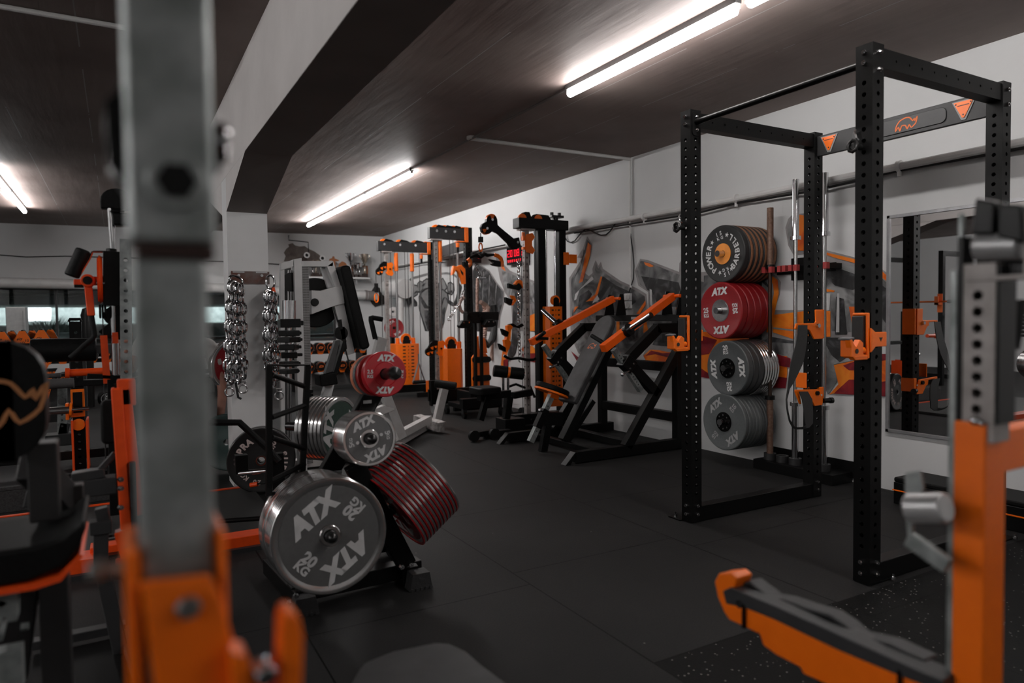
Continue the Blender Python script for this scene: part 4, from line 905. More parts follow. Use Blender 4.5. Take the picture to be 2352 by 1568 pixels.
b = MB(); b.bx(WX-.018, WX-.002, y0+.005, y1-.005, z0+.005, z1-.005); b.obj('glass', MIRR, t)
b = MB()
for a in ((y0, y1, z0, z0+.022), (y0, y1, z1-.022, z1), (y0, y0+.022, z0, z1), (y1-.022, y1, z0, z1)): b.bx(WX-.028, WX-.001, *a)
b.obj('mirror_frame', ALU, t, bev=.002)
# low black bench edge with an orange line by the wall under the mirror
t = thing('low_platform', 'low black box with an orange line along the wall below the mirror', 'platform', (WX-.2, 2.0, 0))
b = MB(); b.bx(WX-.30, WX-.01, 1.0, 2.62, 0, .14); b.obj('body', BLK2, t, bev=.005)
b = MB(); b.bx(WX-.305, WX-.01, 1.0, 2.625, .085, .092); b.obj('orange_line', ORG, t)
b = MB(); b.bx(WX-.30, WX-.01, 1.0, 2.62, .14, .17); b.obj('cushion', VINYL, t, bev=.01)
# ------------------------------------------------------------------ plate-loaded press (orange arms)
YN, YF = 4.70, 5.82; XB = 4.38
t = thing('chest_press_machine', 'black plate loaded press machine with two orange arms and a tall grey back pad', 'gym machine', (3.9, 5.3, 0))
def P3(px, py, **k): return at(px, py, **k)
b = MB()
b.bar((3.24, YN, .055), (4.50, YN, .055), .07, .09); b.bar((3.24, YF, .055), (4.50, YF, .055), .07, .09)
for y in (YN, YF): b.prism([(0, .10), (-.03, .10), (-.13, .0), (-.08, 0)], (3.26, y, 0), X_, Z_, .075)
b.bar((3.55, YN, .045), (3.55, YF, .045), .06, .05); b.bar((4.0, YN, .05), (4.0, YF, .05), .08, .06)
b.obj('floor_frame', BLK, t, bev=.004)
b = MB()
for y in (YN, YF): b.bar((XB, y, .09), (XB, y, 1.17), .075, .075, X_)
b.obj('rear_uprights', BLK, t, bev=.004)
b = MB(); b.bar((XB, YN-.06, 1.19), (XB, YF+.06, 1.19), .075, .06); b.obj('top_beam', BLK, t, bev=.004)
b = MB(); b.bx(XB-.04, XB-.0378, 5.22, 5.30, 1.175, 1.20); b.obj('maker_label', mat('silver_label', (.35, .33, .33), .4), t)
b = MB(); b.bar((XB, YN, .74), (XB, YF, .74), .07, .085); b.bar((XB, YN, .29), (XB, YF, .29), .07, .085); b.obj('cross_beams', BLK, t, bev=.004)
b = MB()
b.bar((3.78, YN, .08), (XB, YN, .88), .07, .085); b.bar((3.78, YF, .08), (XB, YF, .88), .07, .085); b.obj('diagonal_struts', BLK, t, bev=.004)
def press_arm(y, sg):
    # upper diagonal, pivot block
    b = MB(); b.bar((XB, y, 1.10), (4.12, y, 1.10), .07, .085); b.bar((4.15, y, 1.10), (3.76, y, .80), .07, .085); b.bar((3.80, y, .82), (4.13, y, .52), .07, .085); o = b.obj('arm_support', BLK, t, bev=.004)
    b = MB(); bolts(b, [(3.84, y-.036, .80), (3.80, y-.036, .76)], -Y_, .013, .01); b.obj('bolts', CHR, o)
    b = MB(); b.box((3.80, y, .80), (.12, .09, .12), (0, R(40), 0)); b.obj('pivot_block', BLK2, t, bev=.006)
    b = MB(); b.perf((3.66, y, .93), (3.95, y, .56), .045, .045, Y_, pitch=.03, r=.006, faces=(0, 0, 1, 1)); b.obj('adjuster_tube', GALV, t)
    b = MB(); b.cyl((3.78, y-.05, .74), (3.70, y-.075, .72), .008, n=8); b.ball((3.69, y-.078, .718), .018, 10); b.obj('adjuster_knob', CHR, t)
    # ears on the top beam
    b = MB()
    yp = 5.60 if sg > 0 else 4.74
    for dy in (-.085, .10): b.prism([(-.075, 0), (.06, 0), (.035, .17), (.02, .215), (-.02, .215), (-.035, .17)], (XB+.01, yp+dy, 1.215), X_, Z_, .014)
    b.obj('pivot_ears', BLK2, t, bev=.003)
    p = V((XB-.02, yp, 1.385)); q = V((3.45, 5.72, .965)) if sg > 0 else V((3.47, 4.60, .945))
    d = (p-q).normalized()
    b = MB(); b.bar(q, p, .062, .066); a = b.obj('lever_arm', ORGA, t, bev=.004)
    b = MB(); b.cyl(p+V((.0, -.10, 0)), p+V((0, .11, 0)), .016, n=12); b.obj('pivot_pin', ORGA, a)
    # chrome plate horn with a black collar
    h0 = q+d*(.30 if sg < 0 else .36)+V((0, .03*sg, .01)); hd = V((.10, -.86, .42)).normalized() if sg < 0 else V((-.10, .86, .50)).normalized()
    b = MB(); b.cyl(h0, h0+hd*.30, .0245, n=20); b.obj('plate_horn', CHR, a)
    b = MB(); b.cyl(h0-hd*.01, h0+hd*.03, .055, n=24); b.obj('horn_collar', BLK2, a)
    b = MB(); g0 = q+d*.06; b.cyl(g0, g0+V((-.02, -.19*(1 if sg > 0 else -1), .075)), .018, n=14); b.cyl(g0+V((0, -.06*sg, .02)), g0+V((.10, -.06*sg, .01)), .014, n=14); b.obj('grip', RUB, a)
press_arm(YN, -1); press_arm(YF, 1)
# seat column and pads
YM = 5.28
dirp = (V((4.06, YM, 1.12))-V((3.62, YM, .42))).normalized()
nrm = V((-dirp.z, 0, dirp.x)); 
b = MB(); b.bar((3.52, YM, .08), (4.12, YM, 1.02), .07, .09, Y_); b.bar((3.55, YM, .05), (3.86, YM, .42), .05, .05); b.obj('back_pad_post', BLK, t, bev=.004)
cpad = V((3.80, YM, .80)); ctr = (V((3.60, YM, .40))+V((4.10, YM, 1.19)))/2 + nrm*.04
n = [(-.13, -.46), (.13, -.46), (.135, -.42), (.135, .30)] + [(.135*math.cos(R(a)), .33+.135*math.sin(R(a))) for a in range(15, 180, 15)] + [(-.135, .30), (-.135, -.42)]
bp = MB(); bp.prism(n, ctr, -Y_, dirp, .055); bo = bp.obj('back_pad', VINYLG, t, bev=.014, bseg=3)
b = MB(); rhino(b, ctr+dirp*.12+(-Y_).cross(dirp).normalized()*.0285, -Y_, dirp, .055, w=.05); b.obj('rhino_emblem', OTXT, bo)
b = MB(); b.bx(3.05, 3.09, 0, 0, 0, 0) if False else None
sp = V((3.50, YM, .30)); sd = V((.30, 0, .52)).normalized(); s0 = V((3.17, YM, .10)); s1 = V((3.40, YM, .50))
b = MB(); b.perf(s0, s1, .05, .05, Y_, pitch=.035, r=.007, faces=(0, 0, 1, 1), start=.14, end=.04); b.obj('seat_post', GALV, t)
m_ = (s0+s1)/2; b = MB(); b.bar(m_-(s1-s0).normalized()*.09, m_+(s1-s0).normalized()*.09, .065, .065, Y_); b.bar(m_, m_+V((.22, 0, -.02)), .06, .12); b.bar((3.30, YM, .0), (3.36, YM, .28), .055, .07, X_); b.obj('seat_post_sleeve', BLK2, t, bev=.003)
b = MB(); kk = m_+(s1-s0).normalized()*.07+V((-.03, -.04, 0)); b.cyl(kk, kk+V((-.05, -.02, .02)), .008, n=8); b.ball(kk+V((-.055, -.022, .024)), .018, 10); b.obj('seat_pin', CHR, t)
so = [(.16*math.cos(R(a))*(1.0 if math.cos(R(a)) > 0 else 1.0), .13*math.sin(R(a))) for a in range(0, 360, 15)]
so = [(x*(1.12 if x < 0 else 1), y) for x, y in so]
ux = V((.93, 0, -.36)).normalized(); sc_ = V((3.42, YM, .555))
b = MB(); b.prism(so, sc_, ux, Y_, .05); b.obj('seat_pad', VINYL, t, bev=.014, bseg=3)
b = MB(); b.prism([(x*1.02, y*1.02) for x, y in so], sc_-ux.cross(Y_)*.034, ux, Y_, .018); b.box(sc_-V((.0, 0, .06)), (.09, .06, .05), (0, R(21), 0)); b.obj('seat_base', ORG, t, bev=.003)

# ------------------------------------------------------------------ plate tree on the left
t = thing('plate_tree', 'black A-frame plate tree loaded with steel and red plates in the left foreground', 'plate rack', (.9, 3.0, 0))
fr = MB()
FL, FR = V((.64, 2.93, .03)), V((1.15, 2.94, .03)); BL, BR_ = V((.64, 3.50, .03)), V((1.20, 3.50, .03))
fr.bar((.60, 3.00, .055), (1.20, 3.03, .055), .07, .07); fr.bar((.64, 2.93, .05), (.60, 3.42, .05), .07, .07); fr.bar((1.13, 2.95, .05), (1.20, 3.40, .05), .07, .07); fr.bar((.60, 3.40, .055), (1.20, 3.40, .055), .06, .06)
fr.obj('floor_frame', BLK, t, bev=.004)
b = MB()
for p in (FL, FR):
    b.hold = True
    b.prism([(-.055, 0), (.055, 0), (.05, .02), (.04, .075), (-.04, .075), (-.05, .02)], p+V((.0, -.03, -.03)), X_, Z_, .07)
    for k in range(5): b.bx(p.x-.05+k*.022, p.x-.04+k*.022, p.y-.07, p.y-.062, 0, .012)
    b.hold = False
b.obj('rubber_feet', mat('worn_black_rubber', (.03, .03, .031), .6, bump=.3), t)
b = MB(); bolts(b, [(FL.x-.06, FL.y-.03, .06), (FL.x-.035, FL.y-.045, .09), (FR.x-.07, FR.y-.0, .10), (FR.x-.03, FR.y-.01, .105)], -Y_, .013, .012); b.obj('bolts', CHR, t)
# legs: seen running from the feet up to the apex
A0 = V((1.12, 2.98, .09)); A1 = at(812, 1065, D=3.02); TOP = at(838, 880, D=3.2)
b = MB(); b.bar(A0, A1, .085, .05, Y_); b.obj('leg', BLK, t, bev=.004)
b = MB(); p0, p1 = at(740, 1110, D=3.05), at(855, 905, D=3.14); b.bar(V((.80, 3.12, .06)), p0, .07, .05, Y_); b.bar(p0, p1, .085, .045, Y_); b.bar(p1, p1+(p1-p0)*.25, .085, .045, Y_); b.obj('leg', BLK, t, bev=.004)
b = MB(); b.bar(A1, p1+V((0, .02, .02)), .07, .05, Y_); b.bar((1.18, 3.4, .06), A1+V((.08, .1, -.0)), .06, .05, Y_); b.obj('back_leg', BLK, t, bev=.004)
b = MB()
for px, py in ((772, 1081), (839, 921)): c = at(px, py, D=3.01); b.box(c+V((0, -.03, 0)), (.036, .002, .014))
b.obj('weight_stickers', mat('grey_sticker', (.28, .28, .28), .5), t)
PEG = mat('black_peg', (.012, .012, .012), .25)
def peg(p, axis, L, r=.023, cap=True):
    p = V(p); a = V(axis).normalized(); b = MB(); b.tube([p-a*L, p+a*.0, p+a*.016, p+a*.026, p+a*.031], [r, r, r*.92, r*.62, r*.15], 20); return b.obj('peg', PEG, t)
a1 = V((-.03, -1, .05)); a2 = V((-.03, -1, .10)); a3 = V((.06, -1, .10))
c20 = at(757, 1229, D=2.70); c5 = at(848, 1007, D=2.88); c25 = at(882, 859, D=3.02)
cg = at(778, 985, D=3.50); cr = at(903, 1168, D=3.16)
ag = V((.62, -.78, .0)).normalized()      # green stack faces the viewer's right
ar = V((-.81, -.075, -.584)).normalized()    # red stack: the face we see points left, the peg rises to the right
peg(c20+a1.normalized()*.035, a1, .42); peg(c5+a2.normalized()*.03, a2, .35)
b = MB(); a = a3.normalized(); q = c25+a*.13; b.tube([q-a*.4, q-a*.05, q-a*.02, q, q+a*.008], [.023, .023, .03, .026, .006], 20); b.obj('peg', PEG, t)
peg(cg+ag*.03, ag, .35); b = MB(); b.cyl(cr+ar*.09, cr-ar*.25, .023, n=20); b.obj('peg', PEG, t)
# 20 kg stack
p = mk_plate('steel_plate', .225, .0225, 'steel', STEELP); pl = mk_plate('steel_plate', .225, .0225, 'steel', STEELP)
b = MB(); disc(b, .045, .1925, .0085, .0012, 72); b.obj('painted_face', GRYP, p)
b = MB(); z = .0100
words(b, 'ATX', .108, 122, .098, z, bold=.07, shear=.25); words(b, 'ATX', .108, 302, .098, z, bold=.07, shear=.25)

for a in (40, 220): words_in(b, '20', .115, a, .058, z, bold=.05); words_in(b, 'KG', .156, a, .046, z, bold=.045)
b.obj('lettering', WTXT, p)
place(p, c20, z=a1, spin=R(4)); p['label'] = 'front polished 20 kg steel plate with a grey face low on the plate tree'; p['group'] = 'polished 20 kg plates on the lower left peg of the tree'
ords = ['second', 'third', 'fourth', 'fifth', 'sixth', 'seventh', 'eighth', 'ninth', 'tenth', 'eleventh', 'twelfth', 'thirteenth']
aa = a1.normalized()
for i in range(9):
    c = dup(pl) if i else pl; place(c, c20-aa*(.0245*(i+1)+(.004 if i > 4 else 0))+V((-.006 if i > 4 else 0, 0, 0)), z=a1); c['label'] = 'polished steel 20 kg plate, %s from the front low on the plate tree' % ords[i]; c['group'] = p['group']
# 5 kg stack
p = mk_plate('steel_plate', .114, .0145, 'steel', STEELP); pl = mk_plate('steel_plate', .114, .0145, 'steel', STEELP)
b = MB(); disc(b, .040, .0975, .0048, .001, 64); b.obj('painted_face', mat('pale_plate_face', (.155, .155, .155), .4), p)
b = MB(); z = .0060
words(b, 'ATX', .068, 112, .046, z, bold=.07, shear=.25); words(b, 'ATX', .068, 292, .046, z, bold=.07, shear=.25)
words(b, '5', .078, 14, .030, z, bold=.04); words(b, 'KG', .078, 2, .018, z, bold=.04); words(b, '5', .078, 196, .030, z, bold=.04); words(b, 'KG', .078, 182, .018, z, bold=.04)
for a in (14, 194): b.cyl((math.cos(R(a))*.052, math.sin(R(a))*.052, z-.001), (math.cos(R(a))*.052, math.sin(R(a))*.052, z+.0005), .007, n=14)
b.obj('lettering', WTXT, p)
place(p, c5, z=a2, spin=0); p['label'] = 'front small polished 5 kg plate in the middle of the plate tree'; p['group'] = 'small 5 kg plates in the middle of the tree'
aa = a2.normalized()
for i in range(11):
    c = dup(pl) if i else pl; place(c, c5-aa*(.0155*(i+1)), z=a2); c['label'] = 'small polished 5 kg plate, %s from the front mid plate tree' % ords[i]; c['group'] = p['group']
# 2.5 kg and friends on top
p = mk_plate('fractional_plate', .099, .034, 'thin', REDP)
b = MB(); b.lathe([(.05, .0168), (.052, .0185), (.055, .0168)], n=48, close=False); z = .0175
b.obj('raised_ring', REDP, p)
b = MB()
words(b, 'ATX', .068, 90, .036, z, bold=.07, shear=.25); words(b, 'ATX', .068, 270, .036, z, bold=.07, shear=.25)
for sg in (1, -1): put_text(b, '2.5', (-.07*sg, .008*sg, z), X_*sg, Y_*sg, .022, bold=.03); put_text(b, 'KG', (-.07*sg, -.012*sg, z), X_*sg, Y_*sg, .019, bold=.03)
b.obj('lettering', WTXT, p)
place(p, c25, z=a3, spin=R(-4)); p['label'] = 'red 2.5 kg plate with white lettering on the top peg of the tree'
aa = a3.normalized()
for m_, th, of, lb in ((REDP, .026, .036, 'plain red small plate right behind the lettered one on the top peg'), (mat('deep_red_urethane', (.30, .01, .01), .4), .024, .085, 'dull red small plate, third on the top peg of the tree'), (GRYP, .020, .125, 'thin grey small plate between red and salmon ones on the top peg'), (SALM, .024, .155, 'salmon orange small plate at the back of the top peg')):
    q = mk_plate('fractional_plate', .095 if of > .05 else .085, th, 'thin', m_); place(q, c25-aa*of, z=a3); q['label'] = lb
# green 10 kg stack facing right
p = mk_plate('steel_plate', .1625, .0225, 'steel', STEELP); pl = mk_plate('steel_plate', .1625, .0225, 'steel', STEELP)
b = MB(); disc(b, .040, .139, .0086, .001, 64); b.obj('painted_face', GRNP, p)
b = MB(); words(b, 'ATX', .095, 172, .09, .0100, bold=.07, shear=.25); words(b, 'ATX', .095, 352, .09, .0100, bold=.07, shear=.25); b.obj('lettering', GTXT, p)
place(p, cg+ag*.0, z=ag, spin=0); p['label'] = 'polished steel plate with a dark green face behind the 5 kg plates'; p['group'] = 'green faced plates on the back left peg of the tree'
for i in range(6):
    c = dup(pl) if i else pl; place(c, cg-ag*(.0228*(i+1)), z=ag); c['label'] = 'polished steel plate, %s behind the dark green face on the tree' % ['first', 'second', 'third', 'fourth', 'fifth', 'sixth', 'seventh'][i]; c['group'] = p['group']
# red 25 kg stack on the right peg
p = mk_plate('steel_plate', .212, .0165, 'steel', STEELP)
b = MB(); b.lathe([(.1995, -.0138), (.1995, .0138)], n=4) if False else None
b = MB(); disc(b, .045, .182, .0056, .0010, 72); b.obj('painted_face', REDPP, p)
b = MB(); b.lathe([(.20, .0083), (.2135, .0083), (.2135, .0117), (.20, .0117)], n=72); b.obj('red_rim_line', mat('red_rim', (.40, .008, .012), .35), p)
pl = mk_plate('steel_plate', .212, .0165, 'steel', STEELP); b = MB(); b.lathe([(.19, .0083), (.2135, .0083), (.2135, .0117), (.19, .0117)], n=72); b.obj('red_rim_line', MATS['red_rim'], pl)
b = MB(); words(b, 'ATX', .11, 75, .105, .0070, bold=.07, shear=.25); words(b, 'ATX', .11, 255, .105, .0070, bold=.07, shear=.25); words(b, '25', .12, 345, .06, .0070, bold=.045); b.obj('lettering', WTXT, p)
place(p, cr, z=ar, spin=0); p['label'] = 'red faced 25 kg plate at the left end of the striped stack on the tree'; p['group'] = 'red and steel 25 kg plates on the right peg of the tree'
for i in range(10):
    c = dup(pl) if i else pl; place(c, cr-ar*(.0208*(i+1)), z=ar); c['label'] = 'steel plate with a red rim line, %s from the red face on the right peg' % ords[i]; c['group'] = p['group']
# zigzag ladder holder on the left
b = MB(); D0 = 2.78
def L_(px, py, D=D0): return at(px, py, D=D)
b.bar(L_(618, 840), L_(618, 1138), .024, .024); b.bar(L_(707, 840, 2.95), L_(694, 1090, 2.95), .024, .024); b.bar(L_(694, 1090, 2.95), V((.64, 3.02, .06)), .03, .03)
b.bar(L_(614, 838), L_(712, 838, 2.95), .014, .008)
for (x0, y0), (x1, y1) in (((625, 860), (702, 888)), ((625, 958), (702, 930)), ((625, 1005), (700, 1030)), ((622, 1105), (700, 1065))):
    b.tube([L_(x0, y0), L_(x1, y1, 2.95)], .011, 10)
b.bar(L_(618, 1133), L_(665, 1124, 3.0), .03, .012)
b.obj('side_ladder', BLK, t, bev=.002)
# ------------------------------------------------------------------ cable machines
def pulley_head(parent, c, k=.56):
    """orange carriage with two black pulley wheels hanging off to the left"""
    old = set(bpy.data.objects.keys()); c0 = V(c); c = V((0, 0, 0)); res = _pulley_head(parent, c+parent.location)
    def fix(o):
        o.data.transform(Matrix.Translation(c0-parent.location) @ Matrix.Scale(k, 4))
        for m_ in o.modifiers: m_.width *= k
    for o in [o for o in bpy.data.objects if o.name not in old]: fix(o)
    return c0+(res-parent.location)*k
def _pulley_head(parent, c):
    b = MB(); b.box(c+V((.02, -.045, 0)), (.16, .012, .26)); b.box(c+V((.02, .045, 0)), (.16, .012, .26)); b.box(c+V((-.06, 0, .10)), (.06, .08, .05)); b.box(c+V((-.06, 0, -.10)), (.06, .08, .05)); b.cyl(c+V((-.09, 0, .10)), c+V((-.09, 0, .16)), .03, n=12)
    b.prism([(-.06, .16), (.08, .19), (.13, .12), (.09, .04), (.09, -.04), (.13, -.12), (.08, -.19), (-.06, -.16)], c+V((.0, -.055, 0)), X_, Z_, .012)
    o = b.obj('pulley_carriage', ORG, parent, bev=.004)
    p1, p2 = c+V((-.17, -.02, .06)), c+V((-.27, -.02, -.07))
    b = MB(); dd_ = (p2-p1).normalized(); uu_ = V((-dd_.z, 0, dd_.x))
    for yy in (-.032, .032): b.prism([(0, .085), ((p2-p1).length, .085), ((p2-p1).length+.07, .05), ((p2-p1).length+.085, 0), ((p2-p1).length+.07, -.05), ((p2-p1).length, -.085), (0, -.085), (-.12, -.075), (-.17, 0), (-.12, .075)], p1+Y_*yy, dd_, uu_, .008)
    b.obj('pulley_bracket', BLK2, parent)
    for p in (p1, p2):
        b = MB(); b.cyl(p-Y_*.038, p+Y_*.025, .105, n=24); w_ = b.obj('pulley_wheel', BLK2, parent, bev=.008)
        b = MB(); b.prism([(0, 0)]+[(.085*math.cos(R(a)), .085*math.sin(R(a))) for a in range(200, 262, 12)], p-Y_*.040, X_, Z_, .004)
        b.prism([(0, 0)]+[(.085*math.cos(R(a)), .085*math.sin(R(a))) for a in range(320, 372, 12)], p-Y_*.040, X_, Z_, .004); b.obj('wheel_cutout', ORG, w_)
        b = MB(); b.cyl(p-Y_*.055, p-Y_*.02, .016, n=12); b.obj('axle', CHR, w_)
    b = MB(); b.cyl(c+V((.02, -.055, 0)), c+V((.02, -.085, 0)), .022, n=12); b.obj('lock_knob', BLK2, parent)
    return p2
def stack_cover(parent, x0, x1, y0, y1, z0, z1, slots=True):
    b = MB(); w = x1-x0; xm = (x0+x1)/2
    b.prism([(x0+w*.0, 0), (x0, -.03), (x0+w*.16, -.07), (x1-w*.16, -.07), (x1, -.03), (x1, 0), (x1, y1-y0), (x0, y1-y0)], (0, y0+.07, z0), X_, Y_, z1-z0, off=(z1-z0)/2)
    o = b.obj('stack_cover', ORG, parent, bev=.003)
    if slots:
        b = MB(); n = int((z1-z0-.08)/.052)
        for k in range(n):
            z = z1-.05-k*.052
            for s in (-1, 1): b.bx(xm+s*w*.18-w*.06, xm+s*w*.18+w*.06, y0-.0015, y0+.002, z, z+.018)
            b.bx(xm-.004, xm+.004, y0-.0015, y0+.002, z, z+.02)
        b.obj('slots', mat('dark_orange_slot', (.05, .015, .004), .6), o)
    return o
def arm_unit(tag_, Y, XL, XR, ztop, sxp, z_head, sc0, sc1, zc0, zc1, label, up_x, low_head=False):
    t = thing('cable_machine', label, 'cable machine', (up_x, Y, 0))
    b = MB(); b.perf((up_x, Y, .0), (up_x, Y, ztop+.02), .075 if not low_head else .10, .075, Y_, pitch=.05, r=.011); b.obj('upright', BLK, t)
    b = MB(); b.bx(XL, XR, Y-.04, Y+.04, ztop-.15, ztop); b.obj('top_arm', DGREY, t, bev=.005)
    b = MB(); b.bx(XR-.055, XR-.0, Y-.055, Y-.04, ztop-.17, ztop+.02); b.bx(XR-.16, XR, Y-.055, Y+.05, ztop-.18, ztop-.165); b.bx(XR-.1, XR, Y-.055, Y+.05, ztop+.008, ztop+.02); b.cyl((XR-.15, Y-.03, ztop-.19), (XR-.15, Y-.03, ztop-.25), .025, n=12); b.obj('corner_bracket', ORG, t, bev=.004)
    b = MB(); b.cyl((XR-.15, Y-.03, ztop-.25), (XR-.15, Y-.03, ztop-.32), .018, n=12); b.obj('bracket_pin', BLK2, t)
    for k in range(3):
        c = V((XL+.10+k*(XR-XL-.25)/2.4, Y, ztop-.012)); b = MB(); b.cyl(c-Y_*.02, c+Y_*.02, .05, n=20); o = b.obj('guide_pulley', ORG, t)
        b = MB(); b.prism([(-.06, .012), (.12, .012), (.07, .035), (-.02, .05)], c+V((.05, -.026, 0)), X_, Z_, .005); b.obj('pulley_guard', BLK2, o)
        b = MB(); b.cyl(c+V((0, -.03, -.035)), c+V((0, -.05, -.035)), .018, n=12); b.obj('bolt', CHR, o)
    b = MB(); b.perf((sxp, Y, .10), (sxp, Y, ztop-.15), .05, .05, Y_, pitch=.055, r=.008, faces=(1, 1, 1, 1)); b.bx(sxp-.08, sxp+.08, Y-.05, Y+.05, ztop-.17, ztop-.15); b.obj('carriage_post', GALVP, t)
    xm = (sc0+sc1)/2
    b = MB()
    for s in (-1, 1): b.cyl((xm+s*.13, Y, zc1), (xm+s*.13, Y, ztop-.15), .018, n=12)
    b.obj('guide_rods', STEEL, t)
    b = MB()
    for s in (-1, 1): b.cyl((xm+s*.13, Y, zc1), (xm+s*.13, Y, zc1+.09), .032, n=12)
    b.cyl((xm-.13, Y, ztop-.17), (xm-.13, Y, ztop-.45), .032, r2=.032, n=14); b.cyl((xm+.13, Y, ztop-.17), (xm+.13, Y, ztop-.45), .032, n=14) if not low_head else None
    b.obj('rod_sleeves', ORG, t, bev=.006)
    b = MB()
    for s in (-1, 0, 1): b.cyl((xm+s*.05-.18*(s == -1), Y-.03, zc1+.1 if s else zc1), (xm+s*.05-.18*(s == -1), Y-.03, ztop), .005, n=6)
    b.cyl((XL+.06, Y, .2), (XL+.06, Y, ztop-.14), .005, n=6); b.cyl((xm+.25, Y, .2), (xm+.25, Y, ztop-.14), .005, n=6)
    b.obj('cables', CABG, t)
    cv = stack_cover(t, sc0, sc1, Y-.12, Y+.10, zc0, zc1, slots=not low_head)
    c = V((xm, Y-.02, zc1+.075)); b = MB(); b.cyl(c-Y_*.02, c+Y_*.02, .085, n=24); o = b.obj('stack_pulley', ORG, t, bev=.006)
    b = MB(); b.cyl(c-Y_*.024, c+Y_*.024, .05, n=20); b.box(c+V((0, -.02, -.06)), (.12, .02, .09)); b.obj('pulley_fork', BLK2, o)
    p = pulley_head(t, (sxp+.03, Y-.01, z_head))
    b = MB(); b.bx(XL+.0, XR, Y-.045, Y+.045, .06, .17); b.bx(XR-.35, XR+.05, Y-.30, Y-.24, 0, .07); b.bx(up_x-.04, up_x+.04, Y-.3, Y+.3, 0, .07); b.obj('base_beam', BLK, t, bev=.004)
    b = MB(); b.bx(XR-.12, XR-.0, Y-.06, Y-.045, .02, .22); b.bx(XR-.24, XR, Y-.06, Y+.05, .2, .22); b.obj('base_bracket', ORG, t, bev=.004)
    return t, p
ZT = 2.385
Y1, Y2 = 10.2, 8.45
xl1, xr1 = at(866, 560, Y=Y1).x, at(986, 560, Y=Y1).x
xl2, xr2 = at(984, 530, Y=Y2).x, at(1072, 545, Y=Y2).x
t1, p1 = arm_unit('a', Y1, xl1, xr1, ZT, at(889, 700, Y=Y1).x, at(890, 618, Y=Y1).z, at(905, 800, Y=Y1).x, at(958, 800, Y=Y1).x, at(930, 882, Y=Y1).z, at(930, 789, Y=Y1).z, 'leftmost cable machine with slotted orange weight stack cover by the back corner', at(991, 700, Y=Y1).x)
t2, p2 = arm_unit('b', Y2, xl2, xr2, ZT+.01, at(1002, 700, Y=Y2).x, at(1002, 800, Y=Y2).z, at(1012, 800, Y=Y2).x, at(1056, 800, Y=Y2).x, at(1035, 900, Y=Y2).z, at(1035, 800, Y=Y2).z, 'middle cable machine with a plain orange stack cover and low pulley head', at(1076, 700, Y=Y2).x, low_head=True)
# logo beam between the two uprights
ux1, ux2 = at(991, 700, Y=Y1).x, at(1076, 700, Y=Y2).x
b = MB(); b.bar((ux1, Y1-.05, 2.20), (ux2, Y2+.05, 2.20), .03, .15); lb = b.obj('logo_beam', DGREY, t2, bev=.004)
b = MB(); c = V(((ux1+ux2)/2-.02, (Y1+Y2)/2-.35, 2.2)); rhino(b, c-X_*.02, -Y_, Z_, .11, w=.05); b.obj('rhino_emblem', OTXT, lb)
for p, lab, nm in ((p1, 'black and orange snap hook on the short cable of the leftmost cable machine', 1),):
    t = thing('snap_hook', lab, 'hook', p+V((-.052, 0, -.5)))
    b = MB(); b.cyl(p+V((-.052, 0, -.02)), p+V((-.052, 0, -.18)), .004, n=6); b.cyl(p+V((-.052, 0, -.18)), p+V((-.052, 0, -.32)), .03, n=12); b.obj('cable_stop', BLK2, t)
    b = MB(); b.tube([p+V((-.052+.03*math.cos(a), 0, -.40+.07*math.sin(a))) for a in [k*math.pi/5 for k in range(10)]], .010, 6, closed=True); b.obj('ring', ORG, t)
t = thing('pull_stirrup', 'steel stirrup handle hanging low on the leftmost cable machine', 'handle', at(962, 885, Y=9.9))
c = at(962, 850, Y=9.9); b = MB(); b.tube([c+V((0, 0, .25)), c+V((0, 0, .12)), c+V((-.04, 0, .0)), c+V((-.10, 0, -.18))], .012, 8); b.tube([c+V((0, 0, .12)), c+V((.04, 0, .0)), c+V((.10, 0, -.18))], .012, 8); b.obj('stirrup', STEEL, t)
b = MB(); b.cyl(c+V((-.10, 0, -.18)), c+V((.10, 0, -.18)), .028, n=12); b.obj('grip', RUB, t)
# third tower
Y3 = 6.55
X3 = lambda px, py=700: at(px, py, Y=Y3).x
Z3 = lambda px, py: at(px, py, Y=Y3).z
t = thing('cable_machine', 'tall black cable tower with a slotted orange cover nearest the mural flames', 'cable machine', (X3(1250), Y3, 0))
b = MB(); zt = Z3(1250, 528)
for px in (1240, 1288): b.bx(X3(px)-.042, X3(px)+.045, Y3-.05, Y3+.05, .0, zt+.02)
b.obj('columns', BLK, t, bev=.004)
b = MB(); b.bx(X3(1187), X3(1300), Y3-.07, Y3+.07, zt, zt+.11); b.prism([(X3(1192), 0), (X3(1205), .07), (X3(1215), .07), (X3(1220), 0)], (0, Y3, zt+.11), X_, Z_, .08); b.prism([(X3(1220), 0), (X3(1230), .055), (X3(1258), .05), (X3(1264), 0)], (0, Y3, zt+.11), X_, Z_, .08); b.obj('top_beam', BLK, t, bev=.006)
b = MB()
for px in (1197, 1233): c = V((X3(px), Y3-.045, zt+.105)); b.cyl(c-Y_*.01, c+Y_*.01, .05, n=18)
b.obj('guide_pulleys', ORG, t)
b = MB(); c = V((X3(1278), Y3, zt+.11)); b.cyl(c, c+Z_*.04, .03, n=12); b.bx(c.x-.08, c.x+.08, Y3-.05, Y3+.05, zt+.14, zt+.165); b.cyl(c+V((-.05, 0, .05)), c+V((-.05, 0, .09)), .02, n=8); b.cyl(c+V((.05, 0, .05)), c+V((.05, 0, .09)), .02, n=8); b.obj('swivel_mount', BLK2, t)
